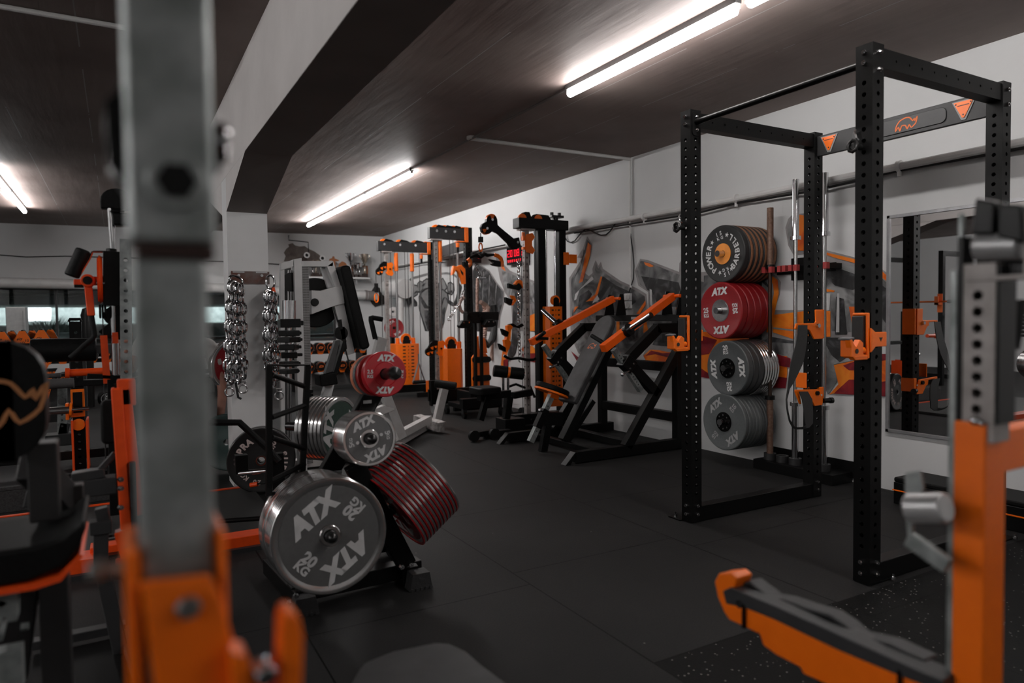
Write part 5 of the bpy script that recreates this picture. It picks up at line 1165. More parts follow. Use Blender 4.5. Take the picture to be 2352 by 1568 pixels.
b = MB(); b.perf((X3(1210, 800), Y3, .14), (X3(1210, 800), Y3, zt), .055, .055, Y_, pitch=.07, r=.009); b.bx(X3(1210)-.09, X3(1210)+.09, Y3-.05, Y3+.05, zt-.02, zt); b.obj('carriage_post', GALVP, t)
b = MB()
for px in (1254, 1275): b.cyl((X3(px), Y3-.01, .8), (X3(px), Y3-.01, zt), .014, n=12)
b.obj('guide_rods', CHR, t)
stack_cover(t, X3(1241), X3(1280), Y3-.14, Y3-.05, Z3(1260, 930), Z3(1260, 704))
b = MB(); c = V((X3(1266), Y3-.08, Z3(1266, 690))); b.cyl(c-Y_*.02, c+Y_*.02, .055, n=20); b.obj('stack_pulley', ORG, t, bev=.005)
b = MB(); b.cyl(c-Y_*.024, c+Y_*.024, .035, n=20); b.box(c+V((0, -.022, -.03)), (.07, .01, .09)); b.obj('pulley_fork', BLK2, t)
b = MB(); z = Z3(1300, 595); b.bx(X3(1288), X3(1300), Y3-.075, Y3-.055, z-.07, z+.07); b.bx(X3(1300), X3(1318), Y3-.075, Y3-.06, z-.05, z+.05); b.obj('wall_bracket', ORG, t, bev=.006)
b = MB(); b.bx(X3(1178, 950), X3(1292), Y3-.06, Y3+.06, .03, .15); b.bx(X3(1178, 950), X3(1292), Y3-.20, Y3-.12, 0, .05) ; b.obj('base', BLK, t, bev=.006)
b = MB(); bolts(b, [(X3(x), Y3-.061, .09) for x in (1210, 1225, 1250)], -Y_, .013, .008); b.obj('bolts', CHR, t)
b = MB()
for px in (1193, 1226): b.cyl((X3(px), Y3-.05, .15), (X3(px), Y3-.05, zt), .004, n=6)
b.obj('cables', CABG, t)
hc = V((X3(1210), Y3-.0, Z3(1210, 560)))
b = MB(); b.box(hc+V((.0, -.05, 0)), (.15, .012, .26)); b.prism([(-.06, .16), (.08, .19), (.13, .12), (.07, .04), (.07, -.04), (.13, -.12), (.08, -.19), (-.06, -.16)], hc+V((0, -.062, 0)), X_, Z_, .014); b.box(hc+V((-.09, -.02, .09)), (.05, .08, .08)); b.box(hc+V((-.09, -.02, -.09)), (.05, .08, .05)); b.cyl(hc+V((-.09, -.02, .1)), hc+V((-.09, -.02, .2)), .03, n=12); b.v = [hc+(v-hc)*.60+V((0, -.02, 0)) for v in b.v]; b.obj('pulley_carriage', ORG, t, bev=.003)
# bone shaped swing arm
aN = at(1187, 560, Y=Y3-.05); aT = at(1124, 510, Y=Y3-.05)
d = (aT-aN); L = d.length; d.normalize(); u = V((d.z, 0, -d.x)); 
def loc2(px, py): p = at(px, py, Y=Y3-.05); return (p.x, p.z)
pts = [(1190, 545), (1178, 548), (1150, 525), (1141, 517), (1140, 504), (1137, 497), (1128, 494), (1119, 497), (1116, 503), (1115, 510), (1106, 515), (1103, 522), (1105, 532), (1113, 538), (1122, 537), (1130, 531), (1142, 536), (1165, 558), (1175, 573), (1185, 573), (1194, 566)]
b = MB(); b.prism([loc2(*p) for p in pts], (0, Y3-.05, 0), X_, Z_, .05); sw = b.obj('swing_arm', BLK, t, bev=.006)
b = MB()
for px, py in ((1128, 505), (1116, 525)):
    b.hold = True
    c = at(px, py, Y=Y3-.05); b.cyl(c-Y_*.02, c+Y_*.02, .062, n=20)
    b.prism([(0, -.005)]+[(.055*math.cos(R(a)), .055*math.sin(R(a))) for a in ((60, 80, 100, 120) if py < 510 else (190, 205, 225, 240))], c-Y_*.028, X_, Z_, .004)
    b.hold = False
b.obj('arm_pulleys', ORG, sw)
b = MB()
for px, py in ((1128, 505), (1116, 525), (1186, 557)): c = at(px, py, Y=Y3-.05); b.cyl(c-Y_*.035, c-Y_*.02, .014, n=10)
b.obj('axles', CHR, sw)
# strap rig hanging from the swing arm
t = thing('lifting_yoke', 'black bar with orange hook ends hanging from the bone shaped arm', 'lifting attachment', at(1105, 600, Y=Y3-.05))
Yk = Y3-.05
b = MB(); b.cyl(at(1104, 535, Y=Yk), at(1104, 545, Y=Yk), .006, n=6); b.cyl(at(1104, 544, Y=Yk), at(1104, 556, Y=Yk), .028, n=12); b.obj('cable_stop', BLK2, t)
b = MB(); c = at(1104, 568, Y=Yk); b.tube([c+V((.02*math.cos(a), 0, .045*math.sin(a))) for a in [k*math.pi/5 for k in range(10)]], .008, 6, closed=True); b.obj('ring', ORG, t)
b = MB(); b.tube([at(x, y, Y=Yk) for x, y in ((1078, 592), (1088, 588), (1095, 586), (1104, 591), (1112, 583), (1120, 586), (1135, 585))], [.012, .02, .026, .018, .026, .02, .012], 10); b.tube([at(1104, 578, Y=Yk), at(1104, 590, Y=Yk)], .012, 8); b.obj('bar', BLK2, t)
def horn(parent, pts, m): b = MB(); b.tube([at(x, y, Y=Yk) for x, y in pts], .022, 8); return b.obj('hook_arm', m, parent)
horn(t, ((1135, 585), (1143, 587), (1150, 593), (1153, 602), (1152, 612)), ORG); horn(t, ((1075, 594), (1080, 600), (1080, 606), (1075, 612)), ORG)
b = MB()
for q in ([(1122, 595), (1148, 600), (1148, 613), (1132, 610), (1127, 606), (1133, 604)], [(1063, 600), (1074, 606), (1073, 616), (1066, 612), (1064, 610)]): b.prism([(at(x, y, Y=Yk).x, at(x, y, Y=Yk).z) for x, y in q], (0, Yk, 0), X_, Z_, .05)
b.obj('hand_plate', BLK2, t, bev=.004)
def attach(pts_list, label, Yp):
    t = thing('machine_attachment', label, 'lifting attachment', at(pts_list[0][1][0][0], pts_list[0][1][0][1], Y=Yp))
    for nm, q, m, th in pts_list:
        b = MB(); b.prism([(at(x, y, Y=Yp).x, at(x, y, Y=Yp).z) for x, y in q], (0, Yp, 0), X_, Z_, th); b.obj(nm, m, t, bev=.005)
    return t
Yp = 8.0
attach([('hook_body', [(1036, 632), (1040, 610), (1048, 612), (1058, 608), (1067, 618), (1068, 652), (1062, 653), (1058, 640), (1052, 626), (1046, 620), (1040, 630)], ORG, .06), ('cutout', [(1054, 617), (1062, 626), (1062, 634), (1057, 628)], BLK2, .065)], 'orange hooked arm attachment fixed on the middle upright', Y2-.1)
Yp = Y3-.15
attach([('yoke', [(1180, 652), (1186, 644), (1192, 642), (1198, 646), (1199, 662), (1194, 652), (1188, 650), (1184, 655)], ORG, .05), ('hand_plate', [(1166, 650), (1180, 656), (1190, 650), (1197, 660), (1190, 668), (1180, 664), (1167, 662)], BLK2, .05)], 'upper black and orange hand plate attachment hanging beside the perforated post', Yp)
attach([('yoke', [(1172, 678), (1180, 680), (1184, 690), (1176, 702), (1172, 700), (1178, 690)], ORG, .05), ('hand_plate', [(1159, 682), (1176, 688), (1172, 702), (1160, 694)], BLK2, .05)], 'second hand plate attachment hanging below the upper one', Yp)
attach([('yoke', [(1162, 748), (1170, 745), (1176, 750), (1170, 762), (1168, 780), (1160, 782), (1164, 765)], ORG, .05), ('hand_plate', [(1150, 754), (1168, 762), (1164, 774), (1154, 768)], BLK2, .05), ('bar', [(1166, 745), (1176, 742), (1186, 748), (1198, 742), (1202, 748), (1190, 754), (1176, 750)], BLK2, .04)], 'lower black bar attachment with orange end plates by the roller bench', Yp)
attach([('yoke', [(1156, 780), (1166, 778), (1172, 786), (1168, 800), (1160, 810), (1158, 796)], ORG, .05), ('hand_plate', [(1144, 788), (1160, 798), (1160, 808), (1148, 802)], BLK2, .05)], 'lowest hand plate attachment hanging above the roller pads', Yp)
def chain(name, pts, n_per, link, wire, m, label, group=None, npt=8, seg=6):
    b = MB(); pts = [V(p) for p in pts]; segs = [(pts[i], pts[i+1]) for i in range(len(pts)-1)]; tot = sum((q-p).length for p, q in segs); n = max(2, int(tot/(link*.74)))
    for i in range(n):
        s = tot*(i+.5)/n; k = 0
        while k < len(segs)-1 and s > (segs[k][1]-segs[k][0]).length: s -= (segs[k][1]-segs[k][0]).length; k += 1
        p, q = segs[k]; d = (q-p).normalized(); c = p+d*s; a, u, _ = frame(d)
        ang = (i % 2)*math.pi/2+.3; side = a*math.cos(ang)+u*math.sin(ang); w = link*.32; h = link*.5-w
        L = []
        for j in range(npt//2+1): th = math.pi*j/(npt//2); L.append(c+d*(h+w*math.sin(th))+side*(w*math.cos(th)))
        for j in range(npt//2+1): th = math.pi+math.pi*j/(npt//2); L.append(c+d*(-h+w*math.sin(th))+side*(w*math.cos(th)))
        b.tube(L, wire, seg, closed=True)
    return b
def chain_thing(pts, link, wire, label, cat='chain'):
    o = chain('c', pts, 1, link, wire, CHR, label).obj('hanging_chain', CHR); return tag(o, label, cat)
chain_thing([at(1191, 598, Y=6.6), at(1192, 690, Y=6.6), at(1193, 790, Y=6.6), at(1195, 830, Y=6.6)], .055, .006, 'thin silver chain hanging beside the perforated post of the black tower')
chain_thing([at(1092, 606, Y=8.9), at(1105, 640, Y=8.9), at(1118, 680, Y=8.9), at(1132, 712, Y=8.9)], .06, .006, 'thin silver chain slanting across the painted wing')
chain_thing([at(1066, 668, Y=8.2), at(1056, 695, Y=8.2), at(1042, 715, Y=8.2), at(1030, 735, Y=8.2)], .06, .006, 'thin silver chain sloping down left of the padded tower')
def hang(name, pts, r, m, label, cat, Yp, tw=0):
    b = MB(); P_ = [at(x, y, Y=Yp) for x, y in pts]
    if tw:
        for s in range(3):
            Q = []; n = 30
            for i in range(n):
                f = i/(n-1)*(len(P_)-1); k = min(int(f), len(P_)-2); c = P_[k].lerp(P_[k+1], f-k); a = f*tw+s*2.094; Q.append(c+V((math.cos(a), math.sin(a), 0))*r*.5)
            b.tube(Q, r*.62, 8)
    else: b.tube(P_, r, 10)
    return tag(b.obj(name, m), label, cat)
hang('climbing_rope', [(1112, 700), (1117, 735), (1112, 780), (1113, 785)], .035, ROPE, 'thick pinkish rope behind the padded tower, the left and shorter one', 'rope', 8.6, 26)
hang('climbing_rope', [(1135, 748), (1132, 780), (1129, 826)], .028, ROPE, 'pinkish twisted rope hanging lowest right of the padded tower', 'rope', 8.6, 26)
hang('tricep_rope', [(1097, 640), (1096, 670), (1096, 716)], .022, ROPE, 'short pinkish rope handle hanging from a ring on the painted wing', 'rope', 8.7, 22)
_p = at(1097, 640, Y=8.7); b = MB(); b.cyl(_p, (WX-.002, 8.7, _p.z+.02), .012, n=8); b.tube([_p+V((0, .03*math.cos(a), .03*math.sin(a))) for a in [k*.785 for k in range(8)]], .006, 6, closed=True); tag(b.obj('wall_hook', CHR), 'steel wall hook and ring carrying the short pinkish rope', 'hook')
hang('leather_loop', [(1066, 682), (1058, 690), (1055, 700), (1058, 712), (1064, 718)], .022, mat('pink_leather', (.32, .22, .19), .6), 'pinkish leather loop hanging left of the padded tower', 'strap', 8.2)
hang('lifting_belt', [(1134, 700), (1140, 740), (1130, 780), (1120, 792), (1110, 785)], .05, mat('black_leather', (.02, .02, .02), .5), 'black leather sling behind the pinkish ropes', 'belt', 8.5)
b = MB(); c = at(1112, 708, Y=8.55); b.tube([c+V((.07*math.cos(a*2)*1.0, .02*math.sin(a*3), .09*math.sin(a))) for a in [k*2*math.pi/14 for k in range(14)]], .03, 8, closed=True); tag(b.obj('rope_knot', ROPE), 'knotted pinkish rope end above the padded tower', 'rope')
b = MB(); c = at(1092, 590, Y=8.35); b.bx(c.x-.07, c.x+.07, 8.3, 8.36, c.z-.08, c.z+.06); o = tag(b.obj('camera_box', BLK2, bev=.01), 'small black camera box right of the middle upright', 'camera')
b = MB(); b.cyl((c.x+.02, 8.3, c.z), (c.x+.02, 8.285, c.z), .03, n=16); b.obj('lens', CHR, o)

# ------------------------------------------------------------------ padded tower on castors
YD = 7.7
t = thing('dip_tower', 'black tower on castors with two hip pads and an orange back plate', 'gym machine', (at(1095, 900, Y=YD).x, YD, 0))
def D_(px, py, dy=0): return at(px, py, Y=YD+dy)
b = MB(); p = D_(1065, 716); q = D_(1095, 742); b.bx(p.x, q.x, YD-.10, YD+.02, q.z, p.z); p2 = D_(1107, 716); q2 = D_(1144, 735); b.bx(q.x, q2.x, YD-.02, YD+.12, q2.z, p2.z); b.obj('head_beam', BLK, t, bev=.005)
b = MB(); bolts(b, [D_(1070, 723)-Y_*.1, D_(1094, 723)-Y_*.1], -Y_, .03, .01); b.obj('bolts', BLK2, t)
for cx_, cy_ in ((1067, 746), (1123, 744)):
    c = D_(cx_, cy_, -.12); b = MB(); b.prism([(-.09, -.01), (-.04, .055), (.045, .06), (.09, .02), (.085, -.02), (.03, -.04), (-.065, -.04)], c, X_, Z_, .09); b.obj('hip_pad', VINYL, t, bev=.012, bseg=3)
    b = MB(); bolts(b, [c+V((-.03, -.048, .03)), c+V((.035, -.048, .03))], -Y_, .012, .008); b.obj('pad_bolts', CHR, t)
b = MB()
for px in (1092, 1106): b.bx(D_(px, 800).x-.015, D_(px, 800).x+.015, YD-.02, YD+.03, .12, D_(px, 735).z)
b.bx(D_(1092, 0).x, D_(1106, 0).x, YD-.02, YD+.02, 1.14, 1.18); b.obj('mast', BLK, t, bev=.004)
pl0, pl1 = D_(1083, 812, .12), D_(1124, 905, .12); xm = (pl0.x+pl1.x)/2; w = (pl1.x-pl0.x); zc0, zc1 = .14, pl0.z
b = MB(); b.prism([(-w/2, 0), (w/2, 0), (w/2, zc1-zc0-.06), (w/2-.05, zc1-zc0), (-w/2+.04, zc1-zc0), (-w/2, zc1-zc0-.05)], (xm, YD+.12, zc0), X_, Z_, .03); b.prism([(-w*.3, 0), (-w*.25, .2), (-w*.1, .22), (-w*.05, 0)], (xm, YD+.12, zc1), X_, Z_, .03); b.prism([(w*.05, 0), (w*.15, .2), (w*.28, .18), (w*.4, 0)], (xm, YD+.12, zc1), X_, Z_, .03); b.obj('back_plate', ORG, t, bev=.004)
b = MB()
for yy in (827, 870): z = D_(1100, yy).z; b.prism(rrect(.26, .075, .036), (xm, YD+.085, z), X_, Z_, .02); b.cyl((xm-.1, YD+.07, z), (xm-.1, YD+.085, z), .02, n=12); b.cyl((xm+.1, YD+.07, z), (xm+.1, YD+.085, z), .02, n=12)
b.obj('clamp_strap', BLK2, t)
b = MB(); xa, xb_ = at(1043, 925, Y=YD).x, at(1140, 925, Y=YD).x; b.bx(xa, xb_, YD-.25, YD-.15, .12, .24); b.bx(xa+.05, xb_-.05, YD-.2, YD+.3, .1, .16); b.bx(xm-.25, xm-.2, YD-.1, YD+.3, .1, .3); b.obj('base_frame', BLK, t, bev=.004)
for x, y in ((xa+.04, YD-.2), (xb_-.04, YD-.2), (xa+.04, YD+.3), (xb_-.04, YD+.3)):
    b = MB(); b.cyl((x-.018, y, .045), (x+.018, y, .045), .045, n=18); o = b.obj('castor', BLK2, t); b = MB(); b.box((x, y, .09), (.05, .05, .07)); b.obj('castor_fork', DGREY, o)
# dark trolley with a grey wheel in front of the middle cable machine
t = thing('weight_sled', 'low black wheeled frame with a grey castor beside the middle cable machine', 'sled', (at(1010, 930, Y=8.15).x, 8.15, 0))
b = MB(); p, q = at(988, 912, Y=8.15), at(1042, 935, Y=8.15); b.bx(p.x, p.x+.08, 8.11, 8.19, .10, .42); b.bx(p.x, q.x+.4, 8.13, 8.23, .15, .30); b.obj('frame', BLK, t, bev=.004)
b = MB(); b.cyl((p.x+.02, 8.13, .06), (p.x+.06, 8.13, .06), .06, n=20); b.obj('wheel', mat('grey_wheel', (.25, .25, .25), .5), t)

# ------------------------------------------------------------------ roller bench
YB = 6.35
def Bn(px, py, dy=0): return at(px, py, Y=YB+dy)
t = thing('roller_bench', 'black leg roller bench with foam rollers on a chrome post', 'bench', (Bn(1110, 0).x, YB, 0))
c = Bn(1114, 896); pad('seat_pad', VINYL, t, c, X_, Y_, .26, .30, .075, .05, .018)
b = MB(); b.bar(Bn(1100, 912), Bn(1180, 905)+V((0, .1, 0)), .07, .075); b.bar(Bn(1103, 965)+V((0, 0, 0)), Bn(1118, 912), .06, .06); b.bar(Bn(1178, 908, .1), Bn(1224, 908, .1)+V((0, .05, .03)), .06, .07); b.bar(Bn(1170, 910, .1), Bn(1162, 960, .1), .07, .07); b.box((Bn(1172, 955, .1).x, YB+.1, .07), (.24, .22, .13)); b.obj('frame', BLK, t, bev=.004)
b = MB(); z = .035; b.bar((Bn(1062, 960).x, YB-.25, z+.02), (Bn(1122, 975).x, YB-.15, z+.02), .05, .05); b.bar((Bn(1100, 960).x-.05, YB-.18, .04), (Bn(1100, 960).x+.25, YB-.20, .04), .08, .06); b.obj('front_foot', BLK, t, bev=.004)
b = MB()
for x in (Bn(1060, 960).x, Bn(1106, 970).x): b.cyl((x, YB-.30, .055), (x, YB-.26, .055), .055, n=20)
b.obj('end_wheels', RUB, t)
b = MB(); b.cyl(Bn(1156, 935, .1), Bn(1156, 852, .1), .014, n=14); b.cyl(Bn(1167, 935, .1), Bn(1167, 855, .1), .014, n=14); b.obj('chrome_posts', CHR, t)
r0, r1 = Bn(1133, 851), Bn(1190, 857)-V((0, .12, 0))
b = MB(); b.cyl(r0, r0.lerp(r1, .47), .062, n=24); b.cyl(r0.lerp(r1, .53), r1, .062, n=24); ro = b.obj('foam_rollers', VINYL, t, bev=.012)
b = MB(); b.cyl(r0.lerp(r1, .45), r0.lerp(r1, .55), .056, n=20); b.obj('orange_hub', ORG, ro)
b = MB(); b.cyl(r1, r1+(r1-r0).normalized()*.012, .015, n=12); b.obj('end_bolt', CHR, ro)
b = MB(); b.tube([Bn(1168, 888, .2), Bn(1185, 882, .2), Bn(1205, 890, .2), Bn(1218, 888, .2), Bn(1228, 912, .1)], .014, 10); tag(b.obj('curl_bar', BLK2), 'bent black bar lying across the roller bench by the perforated post', 'bar')
t = thing('curl_bar', 'bent black bar hanging level at the perforated post above the rollers', 'bar', at(1200, 830, Y=6.5)); b = MB(); b.tube([at(x, y, Y=6.5) for x, y in ((1157, 816), (1163, 820), (1172, 824), (1190, 822), (1210, 826), (1225, 826), (1230, 823))], .016, 10); b.obj('shaft', BLK2, t)
t = thing('dumbbell', 'small black dumbbell on the floor behind the roller bench', 'dumbbell', at(1186, 948, Z=0)); c = at(1186, 948, Z=.065); b = MB(); b.cyl(c+V((-.16, 0, 0)), c+V((-.08, 0, 0)), .06, n=16); b.cyl(c+V((.06, 0, 0)), c+V((.14, 0, 0)), .06, n=16); b.cyl(c+V((-.08, 0, 0)), c+V((.08, 0, 0)), .016, n=10); b.obj('body', RUB, t)
# ------------------------------------------------------------------ white selectorised machine
YW = 5.75
def W_(px, py, dy=0.0): return at(px, py, Y=YW+dy)
t = thing('weight_machine', 'white weight machine with perforated guard, black cam and long black back pad', 'gym machine', (W_(760, 1000).x, YW, 0))
def xz(pts, Yy): return [(at(x, y, Y=Yy).x, at(x, y, Y=Yy).z) for x, y in pts]
b = MB()
x0, x1 = W_(643, 700).x, W_(652, 700).x
zt = W_(700, 602).z
b.prism(xz([(672, 596), (690, 593), (703, 1080), (686, 1085)], YW-.12), (0, YW-.12, 0), X_, Z_, .09)    # front post
b.prism(xz([(642, 612), (652, 607), (654, 1105), (645, 1110)], YW-.14), (0, YW-.14, 0), X_, Z_, .05)
b.prism(xz([(643, 605), (672, 597), (672, 612), (643, 622)], YW-.14), (0, YW-.14, 0), X_, Z_, .06)
b.prism(xz([(690, 600), (762, 600), (768, 640), (762, 661), (690, 663)], YW+.05), (0, YW+.05, 0), X_, Z_, .07) if False else None
b.prism(xz([(690, 600), (762, 600), (762, 613), (690, 613)], YW), (0, YW, 0), X_, Z_, .10)
b.prism(xz([(747, 612), (762, 600), (780, 660), (768, 664)], YW), (0, YW, 0), X_, Z_, .10)
b.prism(xz([(736, 612), (746, 612), (762, 660), (751, 662)], YW+.05), (0, YW+.05, 0), X_, Z_, .06)
b.prism(xz([(712, 667), (735, 668), (762, 660), (782, 656), (788, 697), (760, 704), (738, 712), (712, 722)], YW-.02), (0, YW-.02, 0), X_, Z_, .10)
b.prism(xz([(764, 700), (787, 697), (812, 810), (795, 815)], YW), (0, YW, 0), X_, Z_, .09)
b.prism(xz([(772, 790), (790, 786), (736, 1000), (712, 1000)], YW+.0), (0, YW, 0), X_, Z_, .07)
b.obj('white_frame', WHT, t, bev=.004)
b = MB(); b.perf(W_(701, 1085, -.05), W_(698, 613, -.05), .11, .02, Y_, pitch=.016, r=.0045, faces=(0, 0, 0, 0)) if False else None
# perforated guard: thin sheet with rows of holes
gx0, gx1 = W_(690, 800, -.08).x, W_(713, 800, -.08).x; gz0, gz1 = .05, W_(700, 613, -.08).z
b = MB(); b.bx(gx0, gx1, YW-.085, YW-.08, gz0, gz1); gd = b.obj('guard_panel', mat('guard_sheet', (.42, .42, .42), .5), t)
b = MB(); nx, nz = 8, 120
for i in range(nx):
    for j in range(nz):
        x = gx0+(gx1-gx0)*(i+.7)/(nx+.4); z = gz0+(gz1-gz0)*(j+.5)/nz; s = (gx1-gx0)/nx*.29
        b.add([(x-s, YW-.0862, z-s), (x+s, YW-.0862, z-s), (x+s, YW-.0862, z+s), (x-s, YW-.0862, z+s)], [(0, 1, 2, 3)])
b.obj('guard_holes', DTXT, gd)
b = MB(); b.prism(xz([(652, 618), (668, 615), (670, 1090), (656, 1095)], YW-.02), (0, YW-.02, 0), X_, Z_, .01); b.obj('side_guard', mat('guard_sheet2', (.16, .16, .16), .4), t)
b = MB(); b.cyl(W_(662, 620, -.1), W_(662, 1080, -.1), .008, n=10); b.cyl(W_(668, 620, -.1), W_(668, 1080, -.1), .008, n=10); b.obj('guide_rods', CHR, t)
b = MB(); b.cyl(W_(668, 648, -.1)-Y_*.02, W_(668, 648, -.1)+Y_*.02, .075, n=24); b.obj('top_pulley', BLK2, t)
b = MB(); c = W_(724, 695, .08); b.cyl(c-Y_*.025, c+Y_*.025, .205, n=48); b.obj('cam', RUB, t, bev=.01)
b = MB(); c = W_(723, 694, -.075); b.cyl(c-Y_*.01, c+Y_*.012, .032, n=24); b.obj('cam_hub', BLK2, t, bev=.004)
b = MB(); c1, c2 = W_(781, 612, -.02), W_(828, 800, -.02); u = (c1-c2).normalized(); s = u.cross(Y_).normalized(); b.prism(rrect(.085, (c1-c2).length, .03), (c1+c2)/2, s, u, .30); b.obj('back_pad', VINYL, t, bev=.02, bseg=3)
b = MB(); b.prism(xz([(776, 735), (783, 733), (786, 755), (780, 757)], YW-.08), (0, YW-.08, 0), X_, Z_, .04); b.cyl(W_(783, 765, -.08)-Y_*.015, W_(783, 765, -.08)+Y_*.015, .055, n=24); b.prism(xz([(780, 752), (790, 750), (796, 800), (790, 808)], YW-.08), (0, YW-.08, 0), X_, Z_, .03); b.obj('pulley_block', BLK2, t)
b = MB(); b.tube([W_(764, 704, -.06), W_(776, 740, -.06)], .004, 6); b.tube([W_(785, 770, -.06), W_(802, 835, -.06)], .006, 6); b.obj('cables', CABG, t)
b = MB()
for k in range(18): z = .12+k*.03; b.bx(W_(655, 0).x+.02, W_(688, 0).x-.0, YW-.16, YW-.02, z, z+.026)
b.obj('weight_stack', BLK2, t, bev=.002)
# grey slanted arm with an orange logo
b = MB(); b.prism(xz([(768, 782), (779, 780), (762, 852), (744, 858)], YW-.12), (0, YW-.12, 0), X_, Z_, .07); o = b.obj('lever_arm', mat('mid_grey_arm', (.07, .07, .072), .5), t, bev=.004)
b = MB(); b.prism(xz([(784, 781), (792, 781), (770, 862), (760, 862)], YW-.06), (0, YW-.06, 0), X_, Z_, .12); b.obj('lever_side', BLK2, t, bev=.004)
b = MB(); b.prism(xz([(727, 858), (765, 852), (770, 880), (730, 886)], YW-.05), (0, YW-.05, 0), X_, Z_, .2); b.obj('seat', VINYL, t, bev=.012)
# black handle on a white arm
b = MB(); b.tube([W_(878, 733, .6), W_(855, 729, .6), (W_(852, 729, .6)), W_(852, 735, .6), W_(862, 778, .6)], .024, 12); b.obj('handle', RUB, t)
b = MB(); b.bar(W_(866, 815, .6)+V((0, 0, 0)), W_(877, 775, .6), .09, .09); b.obj('handle_arm', WORN, t, bev=.004)
# lower white frame running to the right rear foot
b = MB()
q0 = at(922, 1003, Z=.10); q1 = at(884, 905, Y=q0.y-.12); b.bar(q1, q0, .085, .085, Y_); b.bar(at(858, 948, Y=q1.y), at(900, 932, Y=q1.y+.03), .07, .075)
f1 = at(988, 972, Z=.05); f0 = at(868, 1040, Z=.045); b.bar(f0, f1, .08, .07); fb = V((W_(735, 1000).x, YW, .045)); b.bar(f0, fb, .08, .07); b.bar(fb+V((-.55, 0, 0)), fb+V((.12, 0, 0)), .09, .07); b.bar(q0+V((-.02, 0, .02)), at(985, 962, Z=.16), .07, .075)
b.obj('floor_frame', WORN, t, bev=.004)
b = MB(); e0, e1 = at(957, 962, Z=.12), at(1015, 980, Z=.07); b.bar(e0, e1, .11, .10); b.obj('end_foot', SCUFF, t, bev=.006)
b = MB(); c = at(1024, 886, Y=f1.y-.05); b.bar(at(1003, 966, Y=f1.y-.03), at(1020, 893, Y=f1.y-.05), .08, .075, Y_); b.obj('roller_post', WORN, t, bev=.004)
b = MB(); b.cyl(at(999, 880, Y=f1.y+.02), at(1048, 887, Y=f1.y-.12), .045, n=20); b.obj('foot_roller', RUB, t, bev=.01)

# ------------------------------------------------------------------ chains on the pillar
PY = 5.39
b = MB(); z0, z1 = 1.54-.0, 1.69; z0, z1 = at(570, 652, Y=PY).z, at(570, 623, Y=PY).z; b.bx(BX0+.02, BX1+.005, PY-.008, PY-.001, z0, z1); o = tag(b.obj('steel_plate_band', RUSTP), 'rust stained steel plate bolted across the white pillar', 'metal plate')
b = MB(); bolts(b, [(BX0+.07, PY-.008, z1-.03), (BX1-.05, PY-.008, z1-.03)], -Y_, .012, .008); b.obj('bolts', CHR, o)
b = MB(); b.bx(BX0+.03, BX0+.11, PY-.011, PY-.008, z1-.012, z1-.002); b.bx(BX1-.09, BX1-.01, PY-.011, PY-.008, z1-.012, z1-.002); b.obj('hanger_tabs', ALU, o)
def pillar_chain(xpx, top, bot, label, strands, rings, crb):
    yy = PY-.07; t = thing('lifting_chain', label, 'chain', at(xpx, bot, Y=yy))
    c = at(xpx, top, Y=yy); b = MB()
    if crb == 'oval': L = [c+V((.045*math.cos(a), 0, .028*math.sin(a)+.012*math.cos(a)*-1)) for a in [k*math.pi/8 for k in range(16)]]
    else: L = [c+V((.03*math.cos(a), 0, .05*math.sin(a))) for a in [k*math.pi/8 for k in range(16)]]
    b.tube(L, .0085, 8, closed=True); b.obj('carabiner', CHR, t)
    if crb != 'oval':
        b = MB(); b.cyl(at(xpx+6, top+12, Y=yy), at(xpx+9, top+26, Y=yy), .013, n=12); b.obj('orange_sleeve', ORGD, t)
    for i, (dx0, dx1, dy, y1_) in enumerate(strands):
        p = at(xpx+dx0*.55, top+(4 if crb == 'oval' else 20)+i*2, Y=yy+dy); q = at(xpx+dx1, y1_, Y=yy+dy); m = p.lerp(q, .25); m.x = at(xpx+dx0, 700, Y=yy+dy).x
        o = chain('c', [p, m, q], 1, .088, .0092, CHR, '', npt=12, seg=8); o.obj('chain_strand', CHR, t)
    for dx, dy_ in rings:
        c = at(xpx+dx, dy_, Y=yy-.02); b = MB(); b.tube([c+V((.030*math.cos(a), 0, .030*math.sin(a))) for a in [k*math.pi/9 for k in range(18)]], .006, 8, closed=True); b.cyl(c+V((-.02, 0, .05)), c+V((.024, 0, .05)), .006, n=8); b.tube([c+V((-.014, 0, .05)), c+V((-.014, 0, .026))], .005, 6); b.tube([c+V((.014, 0, .05)), c+V((.014, 0, .026))], .005, 6); b.obj('end_ring', STEEL, t)
    return t
tt = pillar_chain(542, 643, 895, 'bundle of heavy steel chain hanging on the left of the pillar', [(-14, -20, .0, 872), (-7, -11, -.045, 880), (0, -2, .02, 870), (5, 6, -.03, 878), (14, 18, .0, 868)], [(-15, 900), (16, 893)], 'oval')
b = MB(); b.tube([at(541, 878, Y=PY-.1), at(544, 895, Y=PY-.1), at(547, 912, Y=PY-.1), at(554, 916, Y=PY-.1)], .008, 6); b.obj('black_tie', CABLE, tt)
pillar_chain(621, 648, 900, 'bundle of heavy steel chain hanging on the right of the pillar', [(-8, -8, .0, 850), (-3, 1, -.04, 870), (3, 8, .0, 885), (10, 15, -.02, 872)], [(20, 908)], 'long')

